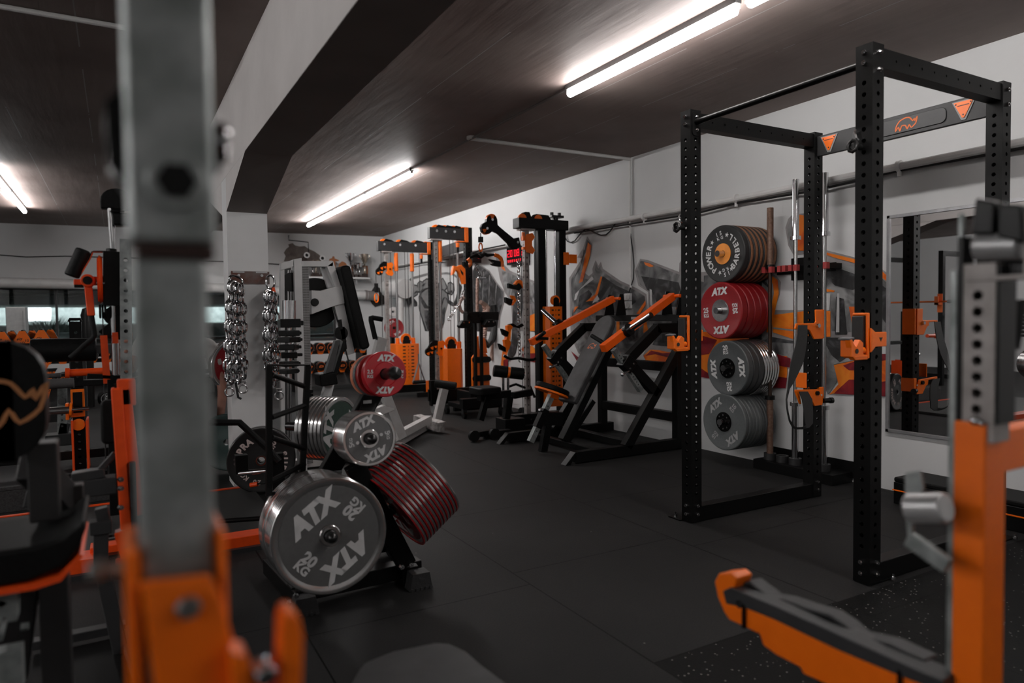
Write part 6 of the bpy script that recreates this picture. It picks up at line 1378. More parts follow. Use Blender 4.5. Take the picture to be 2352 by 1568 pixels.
# black collars hanging in front of the white machine
t = thing('collar_stack', 'stack of black plastic bar collars on a steel tube beside the pillar', 'bar collars', at(665, 870, D=3.6))
b = MB(); b.cyl(at(664, 690, D=3.6), at(664, 740, D=3.6), .034, n=20); b.cyl(at(665, 740, D=3.6), at(665, 880, D=3.6), .010, n=10); b.obj('tube', CHR, t)
b = MB()
for k, (y, w, h) in enumerate(((742, .052, .045), (765, .040, .03), (780, .046, .028), (797, .040, .03), (815, .046, .03), (835, .036, .028), (852, .030, .026))):
    c = at(664, y, D=3.6); b.box(c, (w*2, .08, h), (0, 0, R(20*k))); b.box(c+V((w*.9, 0, 0)), (.05, .03, h*.55))
b.obj('collar', BLK2, t, bev=.004)

# ------------------------------------------------------------------ bumper plates standing behind the tree
YS = 4.9
p = mk_plate('bumper_plate', .225, .06, 'bumper', mat('glossy_black_bumper', (.012, .012, .012), .32))
b = MB(); disc(b, .028, .036, .0285, .003, 40); b.obj('steel_ring', CHR, p)
b = MB(); ring_text(b, 'SUPRA', .15, 182, 118, .062, .0275, bold=.05); ring_text(b, '55', .15, 62, 50, .055, .0275, bold=.04); ring_text(b, 'KG', .115, 60, 46, .04, .0275, bold=.04); ring_text(b, 'SUPRA', .15, 12, -60, .062, .0275, bold=.05); ring_text(b, '20 KG', .15, 262, 215, .045, .0275, bold=.03); b.obj('lettering', mat('pinkish_lettering', (.48, .38, .36), .5), p)
cS = at(600, 1056, D=4.85); place(p, cS, z=(-.18, -1, .02), spin=R(2)); p['label'] = 'black bumper plate with pale round lettering standing at the foot of the pillar'
pl = mk_plate('bumper_plate', .225, .06, 'bumper', MATS['glossy_black_bumper']); place(pl, (cS.x+.02, cS.y+.07, cS.z), z=(-.18, -1, .02)); pl['label'] = 'plain black bumper plate standing right behind the lettered one by the pillar'
pl = mk_plate('bumper_plate', .225, .05, 'bumper', mat('dark_green_bumper', (.02, .05, .045), .5)); c = at(523, 1005, Y=5.9); place(pl, (c.x, c.y, .25), z=(-.5, -1, .05)); pl['label'] = 'dark green bumper plate standing left of the white pillar'
pl = mk_plate('steel_plate', .225, .05, 'steel', STEELP); b = MB(); disc(b, .05, .193, .022, .001); b.obj('painted_face', REDPP, pl); c = at(537, 838, Y=6.4); place(pl, c, z=(.45, -1, .0)); pl['label'] = 'red faced steel rim plate half hidden behind the left edge of the pillar'; q_ = V(c); t = thing('plate_stand', 'thin black post holding the red faced plate behind the pillar', 'plate rack', (q_.x+.1, q_.y+.12, 0)); b = MB(); b.bar((q_.x+.0, q_.y+.16, 0), (q_.x+.0, q_.y+.16, q_.z+.1), .06, .06, Y_); b.cyl(q_+V((0, .14, 0)), q_+V((.03, -.05, 0)), .024, n=12); b.obj('post', BLK, t)
# storage behind: rail that carries them
t = thing('plate_rail', 'chrome bar with orange tipped pin across the standing bumper plates', 'bar', at(600, 1090, D=4.1))
b = MB(); b.cyl(at(546, 1087, D=4.1), at(640, 1078, D=4.1), .016, n=14); b.obj('bar', CHR, t)
b = MB(); b.cyl(at(575, 1114, D=4.1), at(592, 1111, D=4.1), .014, n=12); b.obj('orange_tip', ORGD, t)
b = MB(); b.bar((cS.x-.35, cS.y+.03, cS.z-.27), (cS.x+.4, cS.y+.03, cS.z-.27), .18, .06); b.bx(cS.x-.3, cS.x-.24, cS.y-.05, cS.y+.1, 0, cS.z-.25); b.bx(cS.x+.24, cS.x+.3, cS.y-.05, cS.y+.1, 0, cS.z-.25); b.box(at(554, 1065, D=4.12), (.07, .06, .11)); b.cyl(at(592, 1111, D=4.1), at(640, 1106, D=4.1), .006, n=8); b.tube([at(480, 970, D=3.9), at(550, 970, D=3.95), at(620, 1035, D=4.0), at(642, 1060, D=4.0)], .02, 8); b.bar(at(635, 1040, D=4.05), V((at(640, 1100, D=4.05).x, at(640, 1100, D=4.05).y, .0)), .07, .07); b.obj('bracket', BLK, t, bev=.004)

# ------------------------------------------------------------------ deadlift platform with orange edges
t = thing('lifting_platform', 'black rubber deadlift platform with orange steel edges at the left', 'platform', (-.2, 4.6, 0))
b = MB(); b.bx(-1.6, .80, 3.92, 5.22, .003, .028); b.obj('rubber_mat', mat('platform_rubber', (.02, .02, .02), .6, nscale=200), t)
b = MB(); b.bx(-1.6, .80, 5.20, 5.235, .003, .034); b.obj('far_edge', ORGD, t)
b = MB(); b.bx(-.30, -.12, 3.86, 4.02, .02, .085); b.bx(-.02, .82, 3.86, 3.98, .02, .075); b.bx(-.15, -.02, 3.95, 4.05, .03, .11); b.obj('near_edges', ORGD, t, bev=.004)
b = MB(); b.bx(-1.6, .82, 3.83, 3.86, 0, .022); b.obj('steel_lip', DGREY, t)
b = MB(); b.bx(-.16, .02, 3.90, 4.02, .03, .075)
for k in range(6): b.cyl((-.14+k*.028, 3.885, .05), (-.14+k*.028, 3.885, .065), .01, n=6)
b.obj('roller_bed', BLK2, t)
b = MB(); b.cyl(at(500, 1197, Z=.09), at(600, 1190, Z=.09), .014, n=12); tag(b.obj('floor_bar', BLK2), 'thin black bar lying across the rubber platform', 'bar')
# ------------------------------------------------------------------ dumbbell rack along the back wall
YR = 11.9
t = thing('dumbbell_rack', 'long low dumbbell rack in front of the back wall', 'dumbbell rack', (1.2, YR, 0))
xa, xb_ = -1.0, 3.75
zt_, zl_ = at(764, 799, Y=YR).z, at(790, 840, Y=YR).z
b = MB()
for z in (zt_, zl_): b.bx(xa, xb_, YR-.10, YR-.06, z-.09, z-.03); b.bx(xa, xb_, YR+.12, YR+.16, z-.02, z+.04)
for k in range(5): x = xa+(xb_-xa)*k/4; b.bx(x-.04, x+.04, YR-.05, YR+.35, 0, zt_)
b.bx(xa, xb_, YR-.02, YR+.25, zt_+.20, zt_+.245)
b.obj('frame', BLK, t, bev=.003)
b = MB(); b.bx(xa, xb_, YR+.24, YR+.26, .05, zl_-.1); b.obj('back_panel', mat('grey_panel', (.16, .16, .16), .5), t)
lab_i = 0
def dumbbell_proto(r):
    o = thing('dumbbell', 'x', 'dumbbell', (0, 0, 0)); b = MB(); b.cyl((0, -.13, 0), (0, -.05, 0), r, n=20); b.cyl((0, .05, 0), (0, .13, 0), r, n=20); b.obj('heads', BLK2, o, bev=.008)
    b = MB(); b.cyl((0, -.05, 0), (0, .05, 0), .016, n=10); b.cyl((0, -.132, 0), (0, -.128, 0), r*.95, n=20); b.obj('chrome_ring', CHR, o)
    b = MB(); b.cyl((0, -.136, 0), (0, -.13, 0), r*.82, n=20); h = b.obj('end_cap', BLK2, o)
    b = MB(); rhino(b, (0, -.1375, .0), X_, Z_, r*.42, w=.09); b.obj('emblem', OTXT, h)
    return o
pr = dumbbell_proto(.08); pts = []
for z, row in ((zt_+.02, 'upper'), (zl_+.02, 'lower')):
    for k in range(26):
        x = xa+.12+k*.183
        pts.append((x, z, row, k))
first = True
for x, z, row, k in pts:
    px_, py_ = 0, 0
    d = V((x, YR, z)); 
    vis = (x < .12) or (x > 1.95)
    if not vis: continue
    o = pr if first else dup(pr); first = False
    o.location = (x, YR-.02, z); side = 'left' if x < .2 else 'white machine'
    o['group'] = 'round dumbbells on the %s shelf of the rack' % row
    o['label'] = ('round black dumbbell on the %s shelf of the back rack, %s' % (row, 'left of the grey post' if x < .2 else 'behind the white machine'))
tagp = None; b = MB(); b.prism([(-.06, .02), (.06, .02), (.035, -.035), (-.035, -.035)], (0, 0, 0), X_, Z_, .012); tagp = b.obj('size_tag', ORG, world=False); tagp['category'] = 'tag'; first = True
for x, z, row, k in pts:
    if not ((x < .12) or (x > 1.95)): continue
    o = tagp if first else dup(tagp); first = False; o.location = (x, YR-.115, z-.08); o['group'] = 'orange size tags on the dumbbell rack'; o['label'] = 'orange size tag on the %s rail of the dumbbell rack, %s' % (row, 'left of the grey post' if x < .2 else 'behind the white machine')
# shelf with trophies
SZ = at(780, 636, Y=12.9).z; SY = 12.9
xs0, xs1 = at(705, 636, Y=SY).x, at(848, 636, Y=SY).x
t = thing('wall_shelf', 'white shelf on the back wall holding trophies', 'shelf', ((xs0+xs1)/2, SY+.1, SZ-.03)); b = MB(); b.bx(xs0, xs1, SY-.05, SY+.32, SZ-.03, SZ); b.obj('board', WHT, t)
b = MB(); 
for x in (xs0+.2, xs1-.25): b.bx(x-.02, x+.02, SY+.0, SY+.3, SZ-.05, SZ-.03); b.bx(x-.015, x+.015, SY, SY+.02, SZ-.14, SZ-.03)
b.obj('shelf_brackets', ALU, t)
def trophy(px, h, m, label, style=0):
    x = at(px, 630, Y=SY).x; o = thing('trophy', label, 'trophy', (x, SY, SZ))
    b = MB(); b.bx(x-.045, x+.045, SY-.045, SY+.045, SZ+.001, SZ+.04+.03*style); b.obj('base', mat('dark_marble', (.05, .03, .025), .3), o)
    z = SZ+.04+.03*style
    b = MB(); pr_ = [(.0, 0), (.03, .0), (.012, h*.12), (.010, h*.38), (.022, h*.44), (.012, h*.48), (.05, h*.62), (.062, h*.85), (.068, h*.98), (.062, h*.98), (.052, h*.82), (.0, h*.6)]
    b.lathe([(r, zz+z) for r, zz in pr_], o=(x, SY, 0), n=20, close=False)
    for s in (-1, 1): b.tube([(x+s*.055, SY, z+h*.7), (x+s*.10, SY, z+h*.85), (x+s*.09, SY, z+h*.97), (x+s*.064, SY, z+h*.94)], .006, 6)
    b.obj('cup', m, o); return o
GOLD = mat('pale_gold', (.5, .42, .34), .25, .9)
trophy(718, .20, CHR, 'small silver trophy seen through the white machine frame, left one'); trophy(726, .24, GOLD, 'small trophy seen through the white machine frame, middle one', 1); trophy(738, .22, CHR, 'small silver trophy seen through the white machine frame, right one')
trophy(806, .36, CHR, 'tall silver cup trophy with handles left of the picture frame', 2); trophy(819, .20, CHR, 'short silver trophy in front of the picture frame, left', 0); trophy(826, .24, CHR, 'short silver trophy in front of the picture frame, middle', 0); trophy(838, .38, GOLD, 'tall pale gold cup trophy at the right end of the shelf', 1)
t = thing('picture_frame', 'brown wooden picture frame leaning behind the trophies', 'picture frame', (at(828, 620, Y=SY).x, SY+.1, SZ)); fx0, fx1, fz1 = at(810, 620, Y=SY).x, at(848, 620, Y=SY).x, at(830, 609, Y=SY).z
b = MB(); 
for a in ((fx0, fx0+.03, SZ, fz1), (fx1-.03, fx1, SZ, fz1), (fx0, fx1, SZ, SZ+.03), (fx0, fx1, fz1-.03, fz1)): b.bx(a[0], a[1], SY+.08, SY+.1, a[2]+.001, a[3])
b.obj('wooden_frame', WOODO, t); b = MB(); b.bx(fx0+.03, fx1-.03, SY+.09, SY+.098, SZ+.03, fz1-.03); b.obj('picture', mat('pale_print', (.35, .34, .33), .5), t)
def cut(pts, label):
    b = MB(); b.prism([(at(x, y, Y=SY).x, at(x, y, Y=SY).z) for x, y in pts], (0, SY+.02, 0), X_, Z_, .02); return tag(b.obj('wooden_cutout', WOODO), label, 'ornament')
cut([(768, 634), (766, 612), (764, 598), (757, 598), (758, 594), (764, 592), (764, 589), (767, 588), (769, 590), (769, 593), (779, 597), (779, 599), (770, 600), (771, 612), (775, 634)], 'orange brown wooden figure with spread arms on the shelf')
cut([(779, 634), (778, 612), (780, 605), (786, 600), (790, 601), (795, 604), (799, 612), (799, 620), (795, 624), (797, 632), (792, 634)], 'orange brown wooden map shaped board on the shelf')
# little round wall lamps above the bare plaster
for px, py, lb in ((704, 586, 'left'), (740, 593, 'right')):
    c = atb(px, py, .25); t = thing('spot_light', 'small round spot with a pale rim by the bare plaster patch, %s one' % lb, 'spot light', c); b = MB(); b.lathe([(.03, 0), (.05, 0), (.055, .03), (.03, .03)], o=c, ax=(0, -1, 0), n=24); b.obj('rim', WHT, t); b = MB(); b.cyl(c+V((0, .05, 0)), c+V((0, -.015, 0)), .035, n=20); b.cyl(c+V((0, 0.04, 0)), c+V((0, .30, -.02)), .01, n=8); b.obj('lamp_body', BLK2, t)
# red plate on the back storage and pale roll
pl = mk_plate('bumper_plate', .16, .05, 'bumper', REDR); b = MB(); words(b, 'ATX', .1, 120, .06, .026, bold=.04); words(b, 'ATX', .1, 300, .06, .026, bold=.04); b.obj('lettering', WTXT, pl); place(pl, at(905, 753, Y=11.0), z=(-.2, -1, .1)); pl['label'] = 'small red bumper plate with white lettering behind the leftmost cable machine'
t = thing('plate_peg_rack', 'black rack post holding a red plate behind the leftmost cable machine', 'plate rack', at(905, 860, Y=11.1)); c = at(905, 753, Y=11.1); b = MB(); b.cyl(c+V((0, .1, 0)), c+V((0, -.12, 0)), .02, n=12); b.bx(c.x-.03, c.x+.03, 11.15, 11.22, 0, c.z+.05); b.obj('post', BLK, t)
pl = mk_plate('disc', .08, .04, 'bumper', WORN, cat='disc'); place(pl, at(903, 716, Y=11.0), z=(-.2, -1, .1)); pl['label'] = 'pale round disc above the small red plate at the back'; b = MB(); b.cyl(at(903, 716, Y=11.0), (at(903, 716, Y=11.0).x, 11.2, at(903, 716, Y=11.0).z), .015, n=8); b.obj('pin', BLK2, t)

# ------------------------------------------------------------------ triangular weights on a rack at the left
YT = 7.2
t = thing('storage_shelf', 'dark storage rack with grey posts at the far left carrying orange triangles', 'rack', (at(100, 900, Y=YT).x, YT, 0))
zs = at(100, 793, Y=YT).z
b = MB(); x0, x1 = at(-60, 800, Y=YT).x, at(140, 800, Y=YT).x; b.bx(x0, x1, YT-.2, YT+.5, zs-.03, zs); b.bx(x0, x1, YT-.25, YT-.2, zs-.1, zs-.02)
for px in (140,): b.bx(at(px, 0, Y=YT).x-.02, at(px, 0, Y=YT).x+.10, YT-.25, YT-.15, .05, zs-.02)
b.bx(x0, x1, YT+.4, YT+.45, .3, .4); b.obj('frame', DGREY, t, bev=.004)
b = MB(); b.bx(x0+.1, x1-.15, YT-.05, YT+.4, zs-.5, zs-.1); b.obj('crate', BLK2, t)
def tri_weight(px, w, h, Yy, label, down=False, py=None):
    c = at(px, py or 793, Y=Yy); z0 = zs+.002 if not down else c.z
    o = thing('triangle_weight', label, 'weight', (c.x, Yy, z0)); s = -1 if down else 1
    b = MB(); b.prism([(-w/2, 0), (w/2, 0), (.03*w, s*h), (-.03*w, s*h)], (c.x, Yy+.07, z0), X_, Z_, .14); b.obj('body', RUB, o, bev=.012)
    b = MB(); b.prism([(-w*.43, s*.02), (w*.43, s*.02), (0.02, s*h*.93), (-.02, s*h*.93)], (c.x, Yy-.003, z0), X_, Z_, .006); f = b.obj('orange_face', ORG, o)
    b = MB(); put_text(b, '10', (c.x+w*.18, Yy-.0065, z0+s*h*.3), X_, Z_, .03, bold=.02); put_text(b, 'UD', (c.x, Yy-.0065, z0+s*.025) if not down else (c.x-w*.1, Yy-.0065, z0-.06), X_, Z_, .024); rhino(b, (c.x-.02, Yy-.006, z0+s*h*.42), X_, Z_, .018, w=.12); b.obj('markings', DTXT, f); return o
tri_weight(5, .175, .13, YT, 'orange triangle weight at the left edge of the photo, front one'); tri_weight(27, .16, .13, YT+.16, 'orange triangle weight at the left edge, tucked behind the front one')
tri_weight(52, .175, .135, YT, 'orange triangle weight with dark markings above the black back pad'); tri_weight(75, .16, .135, YT+.16, 'orange triangle weight leaning behind the middle one')
tri_weight(96, .18, .14, YT, 'orange triangle weight marked 10 directly left of the perforated upright'); tri_weight(117, .16, .14, YT+.16, 'narrow orange triangle weight behind the one marked 10')
tri_weight(98, .14, .11, YT-.3, 'upside down orange triangle under the roller pad', True, 822); tri_weight(110, .12, .10, YT-.3, 'upside down orange triangle lower down by the black back pad', True, 848); tri_weight(103, .10, .11, YT-.3, 'lowest upside down orange triangle by the black back pad', True, 888)
# grey cabinet, black bin seen in the window zone
t = thing('wall_cabinet', 'pale grey cabinet by the back window at the far left', 'cabinet', at(30, 760, Y=11.6)); p, q = at(12, 705, Y=11.6), at(60, 785, Y=11.6); b = MB(); b.bx(p.x, q.x, 11.6, 12.0, q.z, p.z); b.obj('carcass', mat('grey_cabinet', (.28, .28, .28), .5), t, bev=.01)
b = MB(); b.bx(p.x+.2, q.x-.03, 11.585, 11.6, q.z+.05, p.z-.05); b.obj('door', mat('grey_door', (.2, .2, .2), .5), t); b = MB(); b.bx(p.x-.1, q.x+.1, 11.6, 12.0, .0, q.z-.001); b.obj('plinth', DGREY, t)
t = thing('waste_bin', 'black domed bin in front of the back window', 'bin', at(200, 765, Y=11.4)); p, q = at(185, 722, Y=11.4), at(214, 765, Y=11.4); b = MB(); xm = (p.x+q.x)/2; r_ = (q.x-p.x)/2; b.lathe([(0, .02), (r_*.9, .02), (r_, q.z-.05), (r_, p.z), (r_*.7, p.z+.08), (0, p.z+.1)], o=(xm, 11.4, 0), n=28, close=False); b.obj('body', BLK2, t)
b = MB(); b.lathe([(r_*1.02, p.z-.03), (r_*1.05, p.z-.03), (r_*1.05, p.z), (r_*1.02, p.z)], o=(xm, 11.4, 0), n=28); b.obj('lid_rim', RUB, t)

# ------------------------------------------------------------------ perforated rack with bar at the left, middle distance
YL = 5.6
def Lp(px, py, Yy=YL): return at(px, py, Y=Yy)
xm = Lp(177, 850).x; zt_ = Lp(177, 738).z
t = thing('half_rack', 'black perforated rack upright with a chrome bar in orange hooks at the left', 'rack', (xm, YL, 0))
b = MB(); b.perf((xm, YL, .17), (xm, YL, zt_), .07, .07, Y_, pitch=.05, r=.011); b.tube([(xm-.035, YL-.035, zt_-.0), (xm-.03, YL-.03, zt_+.015), (xm+.03, YL-.03, zt_+.015), (xm+.035, YL-.035, zt_)], .01, 8); b.obj('upright', BLK, t)
b = MB(); z = Lp(177, 892).z; b.prism([(-.04, 0), (.04, 0), (.04, -.19), (-.04, -.19)], (xm, YL-.045, z), X_, Z_, .015); b.bx(xm-.07, xm-.05, YL-.1, YL-.03, z-.20, z-.09); b.cyl((xm, YL-.05, z-.24), (xm, YL-.08, z-.24), .04, n=14); ho = b.obj('bar_hook', ORG, t, bev=.004)
b = MB(); b.bx(xm-.027, xm+.027, YL-.062, YL-.05, z-.16, z-.02); b.obj('hook_liner', BLK2, ho)
b = MB()
for px in (167, 200): x = Lp(px, 960).x; b.bx(x-.006, x+.006, YL-.1, YL+.15, .17, Lp(px, 962).z)
b.obj('foot_strips', ORGD, t); b = MB(); b.bx(xm-.12, xm+.16, YL-.12, YL+.2, .167, .20); b.bx(xm-.6, xm+.6, YL+.1, YL+.17, .26, .32); b.bx(xm-.15, xm+.7, YL-.05, YL+.05, Lp(200, 875).z-.03, Lp(200, 875).z+.01); b.obj('cross_beam', BLK, t, bev=.004)
HR = t
t = thing('barbell', 'chrome barbell racked low in the orange hook at the left', 'barbell', Lp(165, 945, YL-.1)); b = MB(); b.cyl(Lp(112, 944, YL-.1), Lp(205, 937, YL-.1), .014, n=12); b.obj('shaft', CHR, t); b = MB(); b.cyl(Lp(112, 944, YL-.1), Lp(162, 941, YL-.1), .025, n=14); b.obj('sleeve', STEEL, t)
b = MB(); b.cyl(Lp(160, 941, YL-.1), Lp(165, 941, YL-.1), .05, n=14); b.obj('collar', ORG, t)
b = MB(); b.cyl(Lp(70, 805, 4.8), Lp(222, 802, 4.8), .068, n=28); o = b.obj('roller_pad', VINYL, HR, bev=.01)
b = MB(); c = Lp(222, 802, 4.8); b.bar(c, c+V((.12, .0, 0)), .05, .05); b.obj('pad_end_block', DGREY, o)
b = MB(); b.cyl(Lp(150, 857, 5.2), Lp(240, 852, 5.2), .024, n=14); b.cyl(Lp(150, 857, 5.2), Lp(160, 857, 5.2), .034, n=14); b.obj('orange_roller_bar', ORGD, HR)
b = MB(); b.cyl(Lp(105, 882, 4.9), Lp(170, 879, 4.9), .030, n=16); b.cyl(Lp(105, 864, 5.0), Lp(140, 861, 5.0), .014, n=10); b.obj('padded_bar', mat('worn_grey_foam', (.07, .065, .065), .7), HR)
t = thing('bench_post', 'small adjustable stand with a silver perforated post on a rubber step', 'stand', at(143, 1003, Z=.165)); Yq = at(143, 1003, Z=.2).y
b = MB(); b.perf(Lp(143, 1000, Yq), Lp(143, 890, Yq), .07, .06, Y_, pitch=.05, r=.01, faces=(0, 0, 1, 1)); b.obj('post', GALV, t); b = MB(); c = Lp(143, 1002, Yq); b.box(c+V((0, 0, -.02)), (.24, .2, .1)); b.bar(c, Lp(150, 970, Yq)+V((0, 0, 0)), .06, .08); b.obj('foot', DGREY, t, bev=.006)
b = MB(); c = Lp(143, 920, Yq); b.cyl(c-Y_*.04, c-Y_*.07, .03, n=12); b.obj('pin', CHR, t)
b = MB(); b.bx(Lp(85, 0, 5.2).x-.5, Lp(222, 0, 5.2).x, 5.45, 6.6, .0, .14); b.bx(Lp(85, 0, 5.2).x-.5, Lp(222, 0, 5.2).x, 5.45, 6.6, .14, .165); tag(b.obj('rubber_step', mat('speckled_rubber', (.035, .035, .036), .6, col2=(.015, .015, .015), nscale=90, nmix=.3), bev=.004), 'low black rubber step box under the perforated upright', 'platform')
t = thing('dumbbell', 'black round dumbbell with white ring lettering on the floor at the left', 'dumbbell', at(246, 914, Z=.10)*1.0); c = at(246, 914, Z=.10); b = MB(); b.cyl(c+V((-.09, .05, 0)), c+V((-.02, .02, 0)), .09, n=24); b.cyl(c, c-Y_*.10, .095, n=28); b.obj('head', RUB, t, bev=.01)
b = MB(); b.lathe([(.070, 0), (.075, 0), (.075, .002), (.070, .002)], o=c-Y_*.101, ax=(0, -1, 0), n=28); put_text(b, 'ATX', c-Y_*.104, Z_, -X_, .055, bold=.02); b.obj('lettering', WTXT, t)

# ------------------------------------------------------------------ orange arm and pulley column, left middle
YC = 3.35
def Cp(px, py, Yy=YC): return at(px, py, Y=Yy)
t = thing('lever_column', 'black sliding carriage on chrome rods with an orange lever arm and bent black handle', 'gym machine', (Cp(258, 900).x, YC, 0))
b = MB(); b.cyl(Cp(251, 476), Cp(258, 575), .0085, n=14); b.cyl(Cp(258, 476, YC+.05), Cp(262, 575, YC+.05), .0085, n=14); b.cyl(Cp(259, 700), Cp(264, 870), .0095, n=14); b.cyl(Cp(266, 700, YC+.05), Cp(271, 870, YC+.05), .0095, n=14); b.obj('guide_rods', CHR, t)
b = MB(); b.bar(Cp(256, 578), Cp(256, 702), .060, .06, Y_); b.cyl(Cp(256, 571), Cp(256, 580), .02, n=14); b.prism([(Cp(x, y).x, Cp(x, y).z) for x, y in ((262, 600), (272, 618), (275, 628), (290, 632), (290, 655), (272, 658), (262, 690))], (0, YC, 0), X_, Z_, .05); b.cyl(Cp(243, 476), Cp(263, 476), .006, n=8); b.bx(Cp(238, 0).x, Cp(270, 0).x, YC-.02, YC+.07, Cp(0, 480).z+.012, Cp(0, 480).z+.018); b.obj('carriage', BLK2, t, bev=.005)
b = MB(); c = Cp(268, 465, YC+.02); b.prism([(.06*math.cos(R(a)), .055*math.sin(R(a))) for a in range(0, 181, 18)]+[(-.06, -.03), (.06, -.03)], c, X_, Z_, .06); b.box(c+V((.03, 0, -.07)), (.09, .05, .05)); b.obj('top_cap', VINYL, t, bev=.006)
b = MB(); b.perf(Cp(290, 900, 3.3), Cp(288, 550, 3.3), .042, .05, Y_, pitch=.042, r=.008, faces=(1, 1, 1, 1)); b.obj('silver_post', GALV, t)
b = MB()
for k, (px, r_) in enumerate(((226, .092), (230, .10), (234, .095))): c = Cp(px, 642); b.cyl(c-X_*.003, c+X_*.003, r_, n=36)
b.obj('index_discs', ORGD, t)
b = MB(); c = Cp(202, 645); b.cyl(c-Y_*.04, c+Y_*.04, .026, n=20); b.box(c+V((.03, 0, .0)), (.075, .045, .035)); b.bar(c+V((0, 0, -.02)), Cp(210, 725), .028, .03); b.box(c+V((-.035, 0, -.006)), (.03, .02, .025)); b.obj('lever_arm', ORGD, t, bev=.004)
b = MB(); b.cyl(c-Y_*.045, c-Y_*.038, .017, n=18); b.box(c+V((-.032, -.0, -.022)), (.032, .03, .012)); b.tube([Cp(210, 725), Cp(215, 755), Cp(217, 770), Cp(212, 778), Cp(195, 792), Cp(178, 808), Cp(161, 822)], .0105, 12); b.obj('bent_handle', RUB, t)
b = MB(); d = c+V((.03, -.04, -.01)); b.cyl(d, d+X_*.03, .009, n=12); b.obj('set_screw', CHR, t)
b = MB(); b.cyl(Cp(192, 573), Cp(164, 635), .028, n=24); ro = b.obj('foam_roller', VINYL, t, bev=.008)
b = MB(); b.tube([Cp(180, 637), Cp(205, 595), Cp(212, 579), Cp(215, 578), Cp(240, 578)], .0045, 8); b.obj('roller_rod', CHR, t)
b = MB(); 
for px in (230, 236, 242): cc = Cp(px, 715); b.cyl(cc-X_*.004, cc+X_*.004, .03, n=18)
b.obj('lower_pulley', BLK2, t, bev=.003) if False else None; cc = Cp(260, 750, YC+.03); b.prism([(-.055, -.02), (-.02, .01), (.0, .05), (.05, .06), (.07, -.05), (.03, -.055), (-.02, -.05)], cc, X_, Z_, .03); cc2 = Cp(268, 725, YC+.03); b.prism([(.05*math.cos(R(a)), .045*math.sin(R(a))) for a in range(0, 360, 24)], cc2, X_, Z_, .02); b.obj('lower_pulley', BLK2, t, bev=.003)
b = MB(); b.tube([Cp(236, 700), Cp(237, 800), Cp(240, 905), Cp(243, 1070)], .0022, 6); b.obj('cable', CABG, t)
b = MB(); b.bar(Cp(238, 770), Cp(246, 880), .026, .02); b.bx(Cp(232, 0).x, Cp(246, 0).x, YC-.02, YC+.02, Cp(0, 795).z, Cp(0, 768).z); b.obj('orange_strut', ORGD, t)
b = MB(); b.bar(Cp(262, 870), Cp(268, 1180), .05, .05, Y_); b.bar(Cp(200, 863), Cp(300, 868), .02, .02); b.obj('lower_column', BLK, t, bev=.003)
# orange A-frame machine left of the grey post
YO = 2.75
def Op(px, py, Yy=YO): return at(px, py, Y=Yy)
t = thing('leg_machine', 'orange framed machine with black beams just left of the grey foreground post', 'gym machine', (Op(285, 1200).x, YO, 0))
b = MB(); b.bar(Op(268, 890), Op(290, 1210), .035, .07, Y_); b.bar(Op(285, 890), Op(315, 1180), .04, .06, Y_); b.box(Op(290, 900)+V((0, 0, 0)), (.055, .06, .09)); b.bar(Op(280, 1215), Op(300, 1290), .05, .05, Y_); b.bar(Op(265, 1290), Op(318, 1282), .03, .02); b.obj('orange_frame', ORGD, t, bev=.005)
b = MB(); b.cyl(Op(262, 888), Op(272, 886), .010, n=12); b.box(Op(290, 878), (.05, .05, .018)); b.cyl(Op(276, 932), Op(300, 930), .006, n=8); b.obj('stops', RUB, t)
b = MB(); b.bar(Op(120, 1127), Op(268, 1110), .07, .058); b.bx(Op(262, 0).x, Op(276, 0).x, YO-.06, YO+.06, Op(0, 1250).z, Op(0, 1085).z); b.bar(Op(60, 1135), Op(130, 1140), .07, .07); b.bar(Op(232, 1165), Op(240, 1200), .04, .04); b.box(Op(232, 1208), (.065, .06, .045)); b.bar(Op(232, 1215), Op(232, 1290), .045, .04, Y_); b.bar(Op(228, 1080), Op(265, 1040), .02, .02); b.bar(Op(165, 1095), Op(240, 1083), .06, .03); b.box((Op(232, 0).x, YO, .03), (.1, .3, .05)); b.box((Op(290, 0).x, YO, .03), (.1, .4, .05)); b.bar((Op(232, 0).x, YO, .03), Op(232, 1290), .045, .04, Y_); b.bar((Op(290, 0).x, YO, .03), Op(290, 1290), .05, .05, Y_); b.obj('black_beams', mat('dark_grey_beam', (.03, .03, .031), .45), t, bev=.004)
b = MB(); bolts(b, [Op(276, y)+V((.0, -.06, 0)) for y in (1092, 1112, 1155)], (.3, -1, 0), .010, .012); b.cyl(Op(280, 1093), Op(290, 1093), .008, n=10); b.cyl(Op(280, 1154), Op(290, 1154), .008, n=10); b.cyl(Op(248, 1236), Op(265, 1233), .010, n=12); b.obj('bolts', CHR, t)
b = MB(); c0, c1 = Op(238, 935), Op(240, 1045); b.prism(rrect(.135, (c0.z-c1.z), .02), V((Op(247, 0).x, YO+.25, (c0.z+c1.z)/2)), X_, Z_, .04); b.obj('black_pad', VINYL, t, bev=.012)
